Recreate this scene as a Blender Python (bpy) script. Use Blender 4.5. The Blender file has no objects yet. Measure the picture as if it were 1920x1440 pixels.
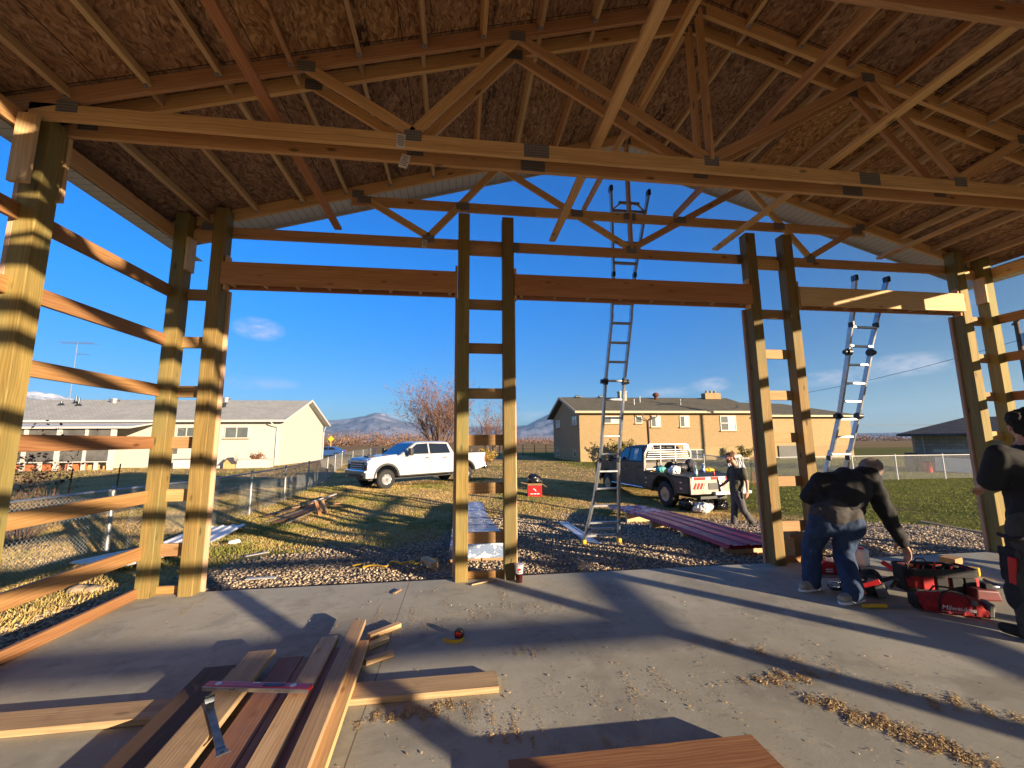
import bpy, bmesh, math, random
import numpy as np
from mathutils import Vector, Matrix, Euler, noise as mnoise

R = math.radians
PI = math.pi
V = Vector
random.seed(7)
rng = np.random.default_rng(11)
scene = bpy.context.scene
COL = scene.collection

# ------------------------------------------------------------------ camera
CAM_H = 1.6
F_PX, PITCH, ROLL, YAW = 767.53, R(7.9357), R(-0.4865), R(7.3959)
fw = V((math.sin(YAW) * math.cos(PITCH), math.cos(YAW) * math.cos(PITCH), math.sin(PITCH)))
r0 = V((math.cos(YAW), -math.sin(YAW), 0))
u0 = r0.cross(fw)
rt = r0 * math.cos(ROLL) + u0 * math.sin(ROLL)
up = -r0 * math.sin(ROLL) + u0 * math.cos(ROLL)
cd = bpy.data.cameras.new('camera')
cam = bpy.data.objects.new('camera', cd)
COL.objects.link(cam)
cam.matrix_world = Matrix(((rt.x, up.x, -fw.x, 0), (rt.y, up.y, -fw.y, 0), (rt.z, up.z, -fw.z, CAM_H), (0, 0, 0, 1)))
cd.sensor_width = 36
cd.lens = F_PX / 1920 * 36
cd.clip_start = 0.05
cd.clip_end = 40000
scene.camera = cam

# ------------------------------------------------------------------ light
SUN_AZ, SUN_EL = R(43), R(9.75)      # azimuth measured from straight behind the camera towards the right
sun_dir = V((math.sin(SUN_AZ) * math.cos(SUN_EL), -math.cos(SUN_AZ) * math.cos(SUN_EL), math.sin(SUN_EL)))
ld = bpy.data.lights.new('sun', 'SUN')
ld.energy = 5.0
ld.angle = R(0.5)
ld.color = (1.0, 0.79, 0.55)
sun = bpy.data.objects.new('sun', ld)
COL.objects.link(sun)
sun.rotation_euler = sun_dir.to_track_quat('Z', 'Y').to_euler()
sun.location = sun_dir * 60

scene.view_settings.view_transform = 'Standard'
scene.view_settings.look = 'None'
scene.view_settings.gamma = 1
scene.view_settings.exposure = 1.68
SKY_STRENGTH = 0.060

world = bpy.data.worlds.new('World')
scene.world = world
world.use_nodes = True


class NT:
    """small node-tree helper"""
    def __init__(self, tree):
        self.t = tree

    def n(self, typ, ins=None, out=0, **props):
        nd = self.t.nodes.new(typ)
        for k, v in props.items():
            setattr(nd, k, v)
        if ins:
            for k, v in ins.items():
                s = nd.inputs[k]
                if hasattr(v, 'is_linked') or isinstance(v, bpy.types.NodeSocket):
                    self.t.links.new(v, s)
                else:
                    s.default_value = v
        return nd.outputs[out]

    def m(self, op, a, b=0.0, c=0.0, clamp=False):
        return self.n('ShaderNodeMath', {0: a, 1: b, 2: c}, operation=op, use_clamp=clamp)

    def vm(self, op, a, b=(0, 0, 0)):
        return self.n('ShaderNodeVectorMath', {0: a, 1: b}, operation=op)

    def mix(self, f, a, b, blend='MIX'):
        nd = self.t.nodes.new('ShaderNodeMix')
        nd.data_type = 'RGBA'
        nd.blend_type = blend
        for idx, v in ((0, f), (6, a), (7, b)):
            s = nd.inputs[idx]
            if isinstance(v, bpy.types.NodeSocket):
                self.t.links.new(v, s)
            elif idx == 0:
                s.default_value = v
            else:
                s.default_value = (*v, 1) if len(v) == 3 else v
        return nd.outputs[2]

    def step(self, x, a, b):
        return self.n('ShaderNodeMapRange', {0: x, 1: a, 2: b, 3: 0.0, 4: 1.0}, interpolation_type='SMOOTHSTEP')

    def noise(self, v, scale=1.0, detail=3.0, rough=0.55, out=0):
        return self.n('ShaderNodeTexNoise', {'Vector': v, 'Scale': scale, 'Detail': detail, 'Roughness': rough}, out=out)

    def scale(self, v, s):
        return self.vm('MULTIPLY', v, s)

    def sep(self, v):
        nd = self.t.nodes.new('ShaderNodeSeparateXYZ')
        self.t.links.new(v, nd.inputs[0])
        return nd.outputs


def build_world():
    t = world.node_tree
    g = NT(t)
    bg = t.nodes['Background']
    sky = t.nodes.new('ShaderNodeTexSky')
    sky.sky_type = 'NISHITA'
    sky.sun_disc = False
    sky.sun_elevation = SUN_EL
    sky.sun_rotation = PI - SUN_AZ
    sky.altitude = 1400
    sky.air_density = 1.1
    sky.dust_density = 0.35
    sky.ozone_density = 2.2
    col = g.n('ShaderNodeHueSaturation', {'Hue': 0.5, 'Saturation': 1.25, 'Value': 1.0, 'Color': sky.outputs[0]})
    d = g.n('ShaderNodeTexCoord', out=0)
    x, y, z = g.sep(d)
    # clear cold air: the low band of the sky away from the sun is pale blue rather than yellow
    low = g.m('SUBTRACT', 1.0, g.step(z, 0.02, 0.42))
    away = g.step(g.m('ADD', g.m('MULTIPLY', x, -math.sin(SUN_AZ)), g.m('MULTIPLY', y, math.cos(SUN_AZ))), -0.3, 0.35)
    tint = g.mix(away, (0.55, 0.55, 0.62), g.mix(low, (0.0, 0.84, 1.52), (0.30, 0.53, 0.88)))
    col = g.mix(1.0, col, tint, 'MULTIPLY')
    az = g.m('ARCTAN2', x, y)
    el = g.m('ARCSINE', z)
    nz = g.noise(g.scale(d, (9, 9, 26)), 1.0, 6, 0.6)
    nzb = g.noise(g.scale(d, (34, 34, 85)), 1.0, 8, 0.68)
    nn = g.m('ADD', g.m('MULTIPLY', nz, 0.5), g.m('MULTIPLY', nzb, 0.5))
    tot = None
    for a, e, wa, we, amp in CLOUDS:
        da = g.m('DIVIDE', g.m('SUBTRACT', az, R(a)), R(wa))
        de = g.m('DIVIDE', g.m('SUBTRACT', el, R(e)), R(we))
        rr = g.m('ADD', g.m('MULTIPLY', da, da), g.m('MULTIPLY', de, de))
        k = g.m('MULTIPLY', g.m('SUBTRACT', 1.0, rr, clamp=True), amp)
        tot = k if tot is None else g.m('MAXIMUM', tot, k)
    m = g.m('MULTIPLY', tot, g.step(nn, 0.36, 0.66))
    m = g.m('MINIMUM', m, 0.85)
    out = g.mix(m, col, (4.2, 4.1, 4.6))
    t.links.new(out, bg.inputs[0])
    bg.inputs[1].default_value = SKY_STRENGTH


# azimuth, elevation, half widths (degrees), density
CLOUDS = [(-25.0, 13.5, 3.0, 1.5, 0.75), (-24.4, 7.1, 4.6, 1.0, 0.42), (33.4, 6.8, 2.6, 1.1, 0.75), (28.0, 6.2, 4.5, .8, 0.45),
          (51.5, 7.3, 5.0, 1.3, 0.75), (46.5, 6.6, 6.0, 1.0, 0.6), (54.5, 12.5, 3.5, 1.4, 0.3),
          (-8.0, 3.2, 4.0, .9, 0.6), (3.0, 2.7, 4.0, 0.9, 0.6), (10.5, 3.4, 3.0, .9, 0.6), (-18.4, 4.4, 3.0, .6, .35)]
build_world()

# ------------------------------------------------------------------ helpers
W = {}          # world matrix of every object made here


def tag(o, label=None, cat=None, group=None, kind=None):
    if label: o['label'] = label
    if cat: o['category'] = cat
    if group: o['group'] = group
    if kind: o['kind'] = kind
    return o


def link(name, me, mat=None, parent=None, M=None):
    o = bpy.data.objects.new(name, me)
    COL.objects.link(o)
    if mat is not None and me is not None:
        for m_ in (mat if isinstance(mat, (list, tuple)) else [mat]):
            me.materials.append(m_)
    if parent is not None:
        P = W[parent.name]
        o.parent = parent
        Mw = P if M is None else M
        o.matrix_basis = P.inverted() @ Mw
    else:
        Mw = Matrix.Identity(4) if M is None else M
        o.matrix_basis = Mw
    W[o.name] = Mw.copy()
    return o


def thing(name, label, cat, loc=(0, 0, 0), rz=0.0, group=None, M=None):
    if M is None:
        M = Matrix.Translation(V(loc)) @ Matrix.Rotation(rz, 4, 'Z')
    o = link(name, None, None, None, M)
    o.empty_display_size = 0.2
    return tag(o, label, cat, group)


def copy_tree(o, parent=None):
    c = o.copy()
    COL.objects.link(c)
    if parent is not None:
        c.parent = parent
    for ch in o.children:
        copy_tree(ch, c)
    return c


def frame(x, upv=(0, 0, 1)):
    """rotation whose local x follows x, local z as close to upv as possible"""
    x = V(x).normalized()
    u = V(upv)
    y = u.cross(x)
    if y.length < 1e-5:
        y = V((0, 1, 0)).cross(x)
    y.normalize()
    z = x.cross(y)
    return Matrix(((x.x, y.x, z.x), (x.y, y.y, z.y), (x.z, y.z, z.z)))


class MB:
    def __init__(self):
        self.v = []
        self.f = []
        self.mi = []

    def add(self, vs, fs, mi=0):
        b = len(self.v)
        self.v.extend([tuple(p) for p in vs])
        self.f.extend([tuple(i + b for i in f) for f in fs])
        self.mi.extend([mi] * len(fs))
        return self

    def box(self, c, s, rot=None, mi=0):
        c = V(c)
        hx, hy, hz = s[0] / 2, s[1] / 2, s[2] / 2
        ps = [V((sx * hx, sy * hy, sz * hz)) for sx in (-1, 1) for sy in (-1, 1) for sz in (-1, 1)]
        if rot is not None:
            ps = [rot @ p for p in ps]
        return self.add([c + p for p in ps], [(0, 1, 3, 2), (4, 6, 7, 5), (0, 4, 5, 1), (2, 3, 7, 6), (0, 2, 6, 4), (1, 5, 7, 3)], mi)

    def beam(self, p0, p1, w, t, upv=(0, 0, 1), mi=0):
        p0, p1 = V(p0), V(p1)
        return self.box((p0 + p1) / 2, ((p1 - p0).length, t, w), frame(p1 - p0, upv), mi)

    def cyl(self, p0, p1, r0, r1=None, n=12, caps=True, mi=0):
        r1 = r0 if r1 is None else r1
        p0, p1 = V(p0), V(p1)
        fr = frame(p1 - p0)
        vs = []
        for p, r in ((p0, r0), (p1, r1)):
            for i in range(n):
                a = 2 * PI * i / n
                vs.append(p + fr @ V((0, r * math.cos(a), r * math.sin(a))))
        fs = [(i, (i + 1) % n, n + (i + 1) % n, n + i) for i in range(n)]
        if caps:
            fs += [tuple(range(n - 1, -1, -1)), tuple(range(n, 2 * n))]
        return self.add(vs, fs, mi)

    def tube(self, pts, r, n=6, mi=0, caps=True):
        pts = [V(p) for p in pts]
        rr = r if isinstance(r, (list, tuple)) else [r] * len(pts)
        vs = []
        upv = V((0, 0, 1))
        for i, p in enumerate(pts):
            d = (pts[min(i + 1, len(pts) - 1)] - pts[max(i - 1, 0)])
            fr = frame(d if d.length > 1e-9 else V((1, 0, 0)), upv if abs(d.normalized().z) < 0.95 else V((0, 1, 0)))
            for k in range(n):
                a = 2 * PI * k / n
                vs.append(p + fr @ V((0, rr[i] * math.cos(a), rr[i] * math.sin(a))))
        fs = []
        for i in range(len(pts) - 1):
            for k in range(n):
                fs.append((i * n + k, i * n + (k + 1) % n, (i + 1) * n + (k + 1) % n, (i + 1) * n + k))
        if caps:
            fs += [tuple(range(n - 1, -1, -1)), tuple(range((len(pts) - 1) * n, len(pts) * n))]
        return self.add(vs, fs, mi)

    def lathe(self, prof, c=(0, 0, 0), rot=None, n=24, mi=0):
        """profile of (r, z) turned round local z"""
        c = V(c)
        vs = []
        for r, z in prof:
            for i in range(n):
                a = 2 * PI * i / n
                p = V((r * math.cos(a), r * math.sin(a), z))
                vs.append(c + (rot @ p if rot is not None else p))
        fs = []
        for j in range(len(prof) - 1):
            for i in range(n):
                fs.append((j * n + i, j * n + (i + 1) % n, (j + 1) * n + (i + 1) % n, (j + 1) * n + i))
        fs.append(tuple(range(n - 1, -1, -1)))
        fs.append(tuple(range((len(prof) - 1) * n, len(prof) * n)))
        return self.add(vs, fs, mi)

    def prism(self, poly, d0, d1, O=(0, 0, 0), X=(1, 0, 0), Y=(0, 0, 1), D=(0, 1, 0), mi=0):
        """outline poly (x, y) in the plane X, Y pushed from d0 to d1 along D"""
        O, X, Y, D = V(O), V(X), V(Y), V(D)
        n = len(poly)
        vs = [O + X * a + Y * b + D * d0 for a, b in poly] + [O + X * a + Y * b + D * d1 for a, b in poly]
        fs = [(i, (i + 1) % n, n + (i + 1) % n, n + i) for i in range(n)]
        fs += [tuple(range(n - 1, -1, -1)), tuple(range(n, 2 * n))]
        return self.add(vs, fs, mi)

    def ell(self, c, r, rot=None, nu=16, nv=10, mi=0):
        c = V(c)
        vs, fs = [], []
        for j in range(nv + 1):
            th = PI * j / nv
            for i in range(nu):
                a = 2 * PI * i / nu
                p = V((r[0] * math.sin(th) * math.cos(a), r[1] * math.sin(th) * math.sin(a), r[2] * math.cos(th)))
                vs.append(c + (rot @ p if rot is not None else p))
        for j in range(nv):
            for i in range(nu):
                fs.append((j * nu + i, (j + 1) * nu + i, (j + 1) * nu + (i + 1) % nu, j * nu + (i + 1) % nu))
        return self.add(vs, fs, mi)

    def mesh(self, name='mesh', smooth=False, fix=True):
        me = bpy.data.meshes.new(name)
        me.from_pydata(self.v, [], self.f)
        if any(self.mi):
            me.polygons.foreach_set('material_index', self.mi)
        if fix:
            bm = bmesh.new()
            bm.from_mesh(me)
            bmesh.ops.recalc_face_normals(bm, faces=bm.faces)
            bm.to_mesh(me)
            bm.free()
        if smooth is not False:
            me.polygons.foreach_set('use_smooth', [True] * len(me.polygons))
            if smooth is not True:
                me.set_sharp_from_angle(angle=R(smooth))
        me.update()
        return me

    def build(self, name, mat, parent=None, M=None, smooth=False, bevel=0.0, seg=2, fix=True):
        me = self.mesh(name, smooth, fix)
        if bevel:
            bm = bmesh.new()
            bm.from_mesh(me)
            es = [e for e in bm.edges if len(e.link_faces) == 2 and e.calc_face_angle(0) > R(30)]
            rb_ = bmesh.ops.bevel(bm, geom=es, offset=bevel, segments=seg, affect='EDGES', profile=0.6, clamp_overlap=True)
            keep = set(rb_['faces'])
            for f_ in bm.faces:
                f_.smooth = f_ in keep      # only the rounded edges are smooth, the flats stay flat
            bm.to_mesh(me)
            bm.free()
        return link(name, me, mat, parent, M)


def npmesh(name, verts, faces_flat, nside, mat, smooth=False, parent=None):
    """fast mesh from numpy arrays, all faces with nside corners"""
    me = bpy.data.meshes.new(name)
    nv, nf = len(verts), len(faces_flat) // nside
    me.vertices.add(nv)
    me.vertices.foreach_set('co', np.asarray(verts, dtype=np.float32).ravel())
    me.loops.add(nf * nside)
    me.loops.foreach_set('vertex_index', np.asarray(faces_flat, dtype=np.int32))
    me.polygons.add(nf)
    me.polygons.foreach_set('loop_start', np.arange(0, nf * nside, nside, dtype=np.int32))
    me.polygons.foreach_set('loop_total', np.full(nf, nside, dtype=np.int32))
    if smooth:
        me.polygons.foreach_set('use_smooth', np.ones(nf, dtype=bool))
    me.update(calc_edges=True)
    return link(name, me, mat, parent)


def board(name, p0, p1, w, t, mat, parent=None, upv=(0, 0, 1), ch=0.003, jig=0.0):
    """sawn timber: local x along its length, width w along upv, thickness t"""
    p0, p1 = V(p0), V(p1)
    L = (p1 - p0).length
    a, b = t / 2, w / 2
    cs = [(-a + ch, -b), (a - ch, -b), (a, -b + ch), (a, b - ch), (a - ch, b), (-a + ch, b), (-a, b - ch), (-a, -b + ch)]
    vs = [(-L / 2, y, z) for y, z in cs] + [(L / 2, y, z) for y, z in cs]
    fs = [(i, i + 8, (i + 1) % 8 + 8, (i + 1) % 8) for i in range(8)] + [tuple(range(8)), tuple(range(15, 7, -1))]
    me = bpy.data.meshes.new(name)
    me.from_pydata(vs, [], fs)
    me.update()
    fr = frame(p1 - p0, upv).to_4x4()
    return link(name, me, mat, parent, Matrix.Translation((p0 + p1) / 2) @ fr)


def organic(name, parts, mat, parent=None, voxel=0.01, smooth=4, M=None, disp=0.0, dscale=8.0, seed=0.0):
    """one continuous skin over tapered limbs and lumps: ('c', p0, r0, p1, r1) / ('e', centre, radii, rot) / ('b', centre, size, rot)"""
    mb = MB()
    for p in parts:
        if p[0] == 'c':
            _, a, ra, b, rb = p
            mb.cyl(a, b, ra, rb, 14)
            mb.ell(a, (ra,) * 3, None, 14, 8)
            mb.ell(b, (rb,) * 3, None, 14, 8)
        elif p[0] == 'e':
            mb.ell(p[1], p[2], p[3] if len(p) > 3 else None)
        else:
            mb.box(p[1], p[2], p[3] if len(p) > 3 else None)
    me = mb.mesh(name)
    tmp = bpy.data.objects.new('tmp', me)
    COL.objects.link(tmp)
    rm = tmp.modifiers.new('r', 'REMESH')
    rm.mode = 'VOXEL'
    rm.voxel_size = voxel
    sm = tmp.modifiers.new('s', 'SMOOTH')
    sm.iterations = smooth
    sm.factor = 0.5
    dg = bpy.context.evaluated_depsgraph_get()
    out = bpy.data.meshes.new_from_object(tmp.evaluated_get(dg))
    bpy.data.objects.remove(tmp)
    if disp:
        n = len(out.vertices)
        co = np.zeros(n * 3)
        no = np.zeros(n * 3)
        out.vertices.foreach_get('co', co)
        out.vertices.foreach_get('normal', no)
        co = co.reshape(-1, 3)
        no = no.reshape(-1, 3)
        for i in range(n):
            q = V(co[i]) * dscale + V((seed, seed * 2, 0))
            d = mnoise.noise(q) + 0.5 * mnoise.noise(q * 2.3)
            co[i] += no[i] * d * disp
        out.vertices.foreach_set('co', co.ravel())
    out.polygons.foreach_set('use_smooth', [True] * len(out.polygons))
    out.update()
    out.name = name
    return link(name, out, mat, parent, M)


def text_mesh(body, size, depth=0.0006, shear=0.0, font_space=1.0):
    cu = bpy.data.curves.new('txt', 'FONT')
    cu.body = body
    cu.size = size
    cu.extrude = depth
    cu.shear = shear
    cu.space_character = font_space
    cu.align_x = 'CENTER'
    cu.align_y = 'CENTER'
    o = bpy.data.objects.new('txt', cu)
    COL.objects.link(o)
    dg = bpy.context.evaluated_depsgraph_get()
    me = bpy.data.meshes.new_from_object(o.evaluated_get(dg))
    bpy.data.objects.remove(o)
    return me


# ------------------------------------------------------------------ materials
def new_mat(name):
    m = bpy.data.materials.new(name)
    m.use_nodes = True
    g = NT(m.node_tree)
    return m, g, m.node_tree.nodes['Principled BSDF']


def setc(g, b, col=None, rough=None, bump=None, bstr=0.3, bdist=0.01, metal=None, spec=None):
    def put(k, v):
        if v is None: return
        s = b.inputs[k]
        if isinstance(v, bpy.types.NodeSocket): g.t.links.new(v, s)
        else: s.default_value = (*v, 1) if isinstance(v, tuple) and len(v) == 3 else v
    put('Base Color', col)
    put('Roughness', rough)
    put('Metallic', metal)
    put('Specular IOR Level', spec)
    if bump is not None:
        put('Normal', g.n('ShaderNodeBump', {'Strength': bstr, 'Distance': bdist, 'Height': bump}))


def plain(name, col, rough=0.6, metal=0.0, var=0.12, scale=6.0, bump=0.0, spec=0.5):
    """paint, plastic, cloth...: a colour with slight uneven wear"""
    m, g, b = new_mat(name)
    oc = g.n('ShaderNodeTexCoord', out=3)
    nz = g.noise(oc, scale, 5, 0.6)
    lo = tuple(c * (1 - var) for c in col)
    hi = tuple(min(1, c * (1 + var)) for c in col)
    c = g.mix(g.step(nz, 0.3, 0.7), lo, hi)
    fine = g.noise(oc, scale * 14, 3, 0.6)
    setc(g, b, c, g.m('ADD', g.m('MULTIPLY', nz, 0.2), rough - 0.1), fine if bump else None, bump, 0.01, metal, spec)
    return m


def wood(name, c_lo, c_hi, knot=0.5, dirt=0.0, green=0.0, rough=0.72, rand=0.32):
    m, g, b = new_mat(name)
    oc = g.n('ShaderNodeTexCoord', out=3)
    rnd = g.n('ShaderNodeObjectInfo', out=5)
    off = g.vm('SCALE', (17.3, 31.1, 23.7))
    off.node.inputs[3].default_value = 1.0
    g.t.links.new(g.m('MULTIPLY', rnd, 9.0), off.node.inputs[3])
    p = g.vm('ADD', oc, off)
    warp = g.noise(g.scale(p, (1.3, 3, 3)), 1.0, 2, 0.5)
    pw = g.vm('ADD', p, g.n('ShaderNodeCombineXYZ', {0: 0.0, 1: g.m('MULTIPLY', warp, 0.06), 2: g.m('MULTIPLY', warp, 0.06)}))
    big = g.noise(g.scale(pw, (0.9, 9, 9)), 1.0, 4, 0.6)
    grain = g.noise(g.scale(pw, (2.2, 75, 75)), 1.0, 3, 0.6)
    ringv = g.n('ShaderNodeTexWave', {'Vector': g.scale(pw, (0.25, 9, 9)), 'Scale': 2.2, 'Distortion': 3.5, 'Detail': 2.0, 'Detail Scale': 1.2}, out=1, wave_type='RINGS', rings_direction='X')
    f = g.m('ADD', g.m('ADD', g.m('MULTIPLY', big, 0.5), g.m('MULTIPLY', grain, 0.42)), g.m('MULTIPLY', ringv, 0.10))
    c = g.mix(g.step(f, 0.33, 0.72), c_lo, c_hi)
    vk = g.n('ShaderNodeTexVoronoi', {'Vector': g.scale(p, (2.6, 7, 7)), 'Scale': 1.0}, out=0)
    kf = g.m('MULTIPLY', g.m('SUBTRACT', 1.0, g.step(vk, 0.05, 0.17)), knot)
    c = g.mix(kf, c, tuple(x * 0.35 for x in c_lo))
    if green:
        c = g.mix(g.m('MULTIPLY', g.step(g.noise(g.scale(p, (0.7, 3, 3)), 1.0, 4, 0.6), 0.4, 0.65), green), c, (0.16, 0.17, 0.07))
    if dirt:
        c = g.mix(g.m('MULTIPLY', g.step(g.noise(oc, 5.0, 6, 0.65), 0.5, 0.72), dirt), c, (0.12, 0.09, 0.06))
    hsv = g.n('ShaderNodeHueSaturation', {'Hue': g.m('ADD', 0.5, g.m('MULTIPLY', g.m('SUBTRACT', rnd, 0.5), 0.02)), 'Saturation': 1.0,
                                          'Value': g.m('ADD', 1 - rand / 2, g.m('MULTIPLY', rnd, rand)), 'Color': c})
    setc(g, b, hsv, rough, f, 0.35, 0.004, 0.0, 0.3)
    return m


M = {}
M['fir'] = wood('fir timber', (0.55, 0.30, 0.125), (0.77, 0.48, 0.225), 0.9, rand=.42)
M['fir_dimmed'] = wood('dimmed fir timber', (0.27, 0.125, 0.045), (0.42, 0.23, 0.095), 0.8)  # same lumber as the trusses, colour darkened for the sunlit girts
M['fir_block'] = wood('pale fir blocking', (0.32, 0.185, 0.075), (0.46, 0.31, 0.15), 0.6)
M['fir_rose'] = wood('rosy sawn plank', (0.27, 0.14, 0.085), (0.40, 0.235, 0.145), 0.4, dirt=.2)
M['fir_pale'] = wood('pale fir timber', (0.54, 0.34, 0.165), (0.72, 0.52, 0.29), 0.6)
M['fir_red'] = wood('red fir header timber', (0.42, 0.185, 0.075), (0.60, 0.31, 0.14), 0.5)
M['treated'] = wood('treated post timber', (0.185, 0.122, 0.036), (0.33, 0.225, 0.075), 0.9, green=0.5, rand=0.22)
M['fir_weather'] = wood('dusty sawn timber', (0.33, 0.21, 0.115), (0.50, 0.345, 0.20), 0.6, dirt=0.35, rand=0.4)
M['cedar_dark'] = wood('dark weathered plank', (0.075, 0.045, 0.028), (0.13, 0.08, 0.05), 0.4, rand=0.1)
M['jamb'] = wood('pink jamb timber', (0.45, 0.27, 0.18), (0.60, 0.40, 0.28), 0.3)
M['galv'] = plain('galvanised steel', (0.36, 0.37, 0.38), 0.5, 0.7, 0.25, 20)
M['white_paint'] = plain('white painted trim', (0.52, 0.51, 0.485), 0.5, 0, 0.05)
M['paper'] = plain('paper tag', (0.75, 0.74, 0.72), 0.8)
M['black'] = plain('black plastic', (0.018, 0.018, 0.02), 0.45)
M['rubber'] = plain('black rubber', (0.02, 0.02, 0.021), 0.8, 0, 0.3)
M['chrome'] = plain('chrome', (0.75, 0.76, 0.78), 0.16, 1.0, 0.03)
M['alu'] = plain('aluminium', (0.40, 0.41, 0.43), 0.36, 0.75, 0.15, 12)
M['white'] = plain('white plastic', (0.78, 0.78, 0.78), 0.5, 0, 0.06)
M['red'] = plain('red plastic', (0.55, 0.018, 0.02), 0.4, 0, 0.15)
M['yellow'] = plain('yellow plastic', (0.72, 0.42, 0.02), 0.45, 0, 0.1)
M['orange'] = plain('orange plastic', (0.75, 0.16, 0.03), 0.45, 0, 0.1)
M['steel'] = plain('dark steel', (0.10, 0.115, 0.13), 0.42, 0.8, 0.3, 14)
M['rust'] = plain('rusty steel', (0.14, 0.05, 0.025), 0.85, 0.2, 0.35, 18)


def mat_glass(name, col, rough=0.08):
    m, g, b = new_mat(name)
    oc = g.n('ShaderNodeTexCoord', out=3)
    nz = g.noise(oc, 1.3, 3)
    c = g.mix(nz, tuple(c * .6 for c in col), tuple(min(1, c * 1.5) for c in col))
    setc(g, b, c, rough, None, 0, 0, 0.0, 0.9)
    b.inputs['Coat Weight'].default_value = 0.6
    b.inputs['Coat Roughness'].default_value = 0.03
    return m


M['glass_dark'] = mat_glass('tinted car glass', (0.012, 0.014, 0.018))
M['glass_house'] = mat_glass('house window glass', (0.10, 0.11, 0.11))
# ------------------------------------------------------------------ setting: slab, ground, gravel, grass, hills
def zg(X, Y):
    X = np.asarray(X, dtype=float)
    Y = np.asarray(Y, dtype=float)
    def ss(a, b, x):
        t = np.clip((x - a) / (b - a), 0, 1)
        return t * t * (3 - 2 * t)
    dx = np.maximum(np.maximum(-3.4 - X, X - 8.1), 0)
    dy = np.maximum(np.maximum(Y - 5.25, -3.4 - Y), 0)
    e = np.minimum(np.hypot(ss(.2, 4.0, dx), ss(.5, 6.0, dy)), 1)
    return -.06 - .34 * e - .2 * np.exp(-((X - 7.5) ** 2 + (Y - 13) ** 2) / (2 * 3.5 ** 2))


def gz(x, y):
    return float(zg(x, y))


def gravel_mask(X, Y):
    """1 inside the gravel apron, 0 in the grass (numpy)"""
    lim = np.interp(X, [-4.2, -3.2, -2.0, -0.5, 1.0, 3.5, 6.0, 8.0, 9.0, 11.0, 13.0], [5.2, 6.7, 7.7, 8.3, 11.5, 12.0, 10.6, 10.4, 8.6, 7.2, 5.4])
    wob = 0.5 * np.sin(X * 2.1 + 0.7 * np.sin(Y * 1.7)) + 0.35 * np.sin(X * 4.3 + Y * 2.2)
    m = (lim + wob * 0.6 - Y) / 0.9
    side = (X + 4.15 + 0.15 * np.sin(Y * 3.0)) / 0.25
    m = np.minimum(m, np.where(Y < 5.2, side, 10))
    m = np.where((Y < 5.2) & (X > 8), (9.6 - X) / 0.4, m)
    m = np.minimum(m, np.clip((X + 4.2) / 0.3, 0, 10))
    return np.clip(m, 0, 1)


def mat_ground():
    m, g, b = new_mat('lawn and earth')
    oc = g.n('ShaderNodeTexCoord', out=3)
    at = g.n('ShaderNodeAttribute', out=2, attribute_name='gravel')
    x, y, z = g.sep(oc)
    n1 = g.noise(oc, 0.35, 5, 0.6)
    n2 = g.noise(oc, 2.2, 6, 0.65)
    n3 = g.noise(oc, 14, 4, 0.7)
    n4 = g.noise(oc, 60, 3, 0.7)
    n3 = g.step(g.m('ADD', g.m('MULTIPLY', n3, 0.55), g.m('MULTIPLY', n4, 0.45)), 0.36, 0.64)
    grn = g.mix(n3, (0.10, 0.11, 0.026), (0.21, 0.205, 0.055))
    dry = g.mix(n3, (0.30, 0.20, 0.085), (0.54, 0.385, 0.18))
    rightg = g.m('MULTIPLY', g.step(x, 8.0, 12.0), 0.27)
    f = g.m('ADD', g.m('MULTIPLY', n1, 0.6), g.m('MULTIPLY', n2, 0.4))
    c = g.mix(g.step(g.m('ADD', f, rightg), 0.49, 0.65), dry, grn)
    earth = g.mix(n3, (0.10, 0.065, 0.042), (0.20, 0.13, 0.085))
    c = g.mix(g.m('MULTIPLY', g.step(g.noise(oc, 0.8, 4, 0.6), 0.56, 0.68), 0.6), c, earth)
    field = g.mix(g.noise(g.scale(oc, (0.02, 0.12, 1)), 1.0, 5, 0.6), (0.20, 0.125, 0.05), (0.40, 0.27, 0.12))
    c = g.mix(g.step(y, 62.0, 90.0), c, field)
    stone = g.mix(n4, (0.12, 0.10, 0.08), (0.34, 0.28, 0.22))
    c = g.mix(at, c, stone)
    setc(g, b, c, 0.95, g.m('ADD', g.m('MULTIPLY', n3, 0.6), g.m('MULTIPLY', n4, 0.4)), 0.5, 0.02, 0.0, 0.02)
    return m


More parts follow.
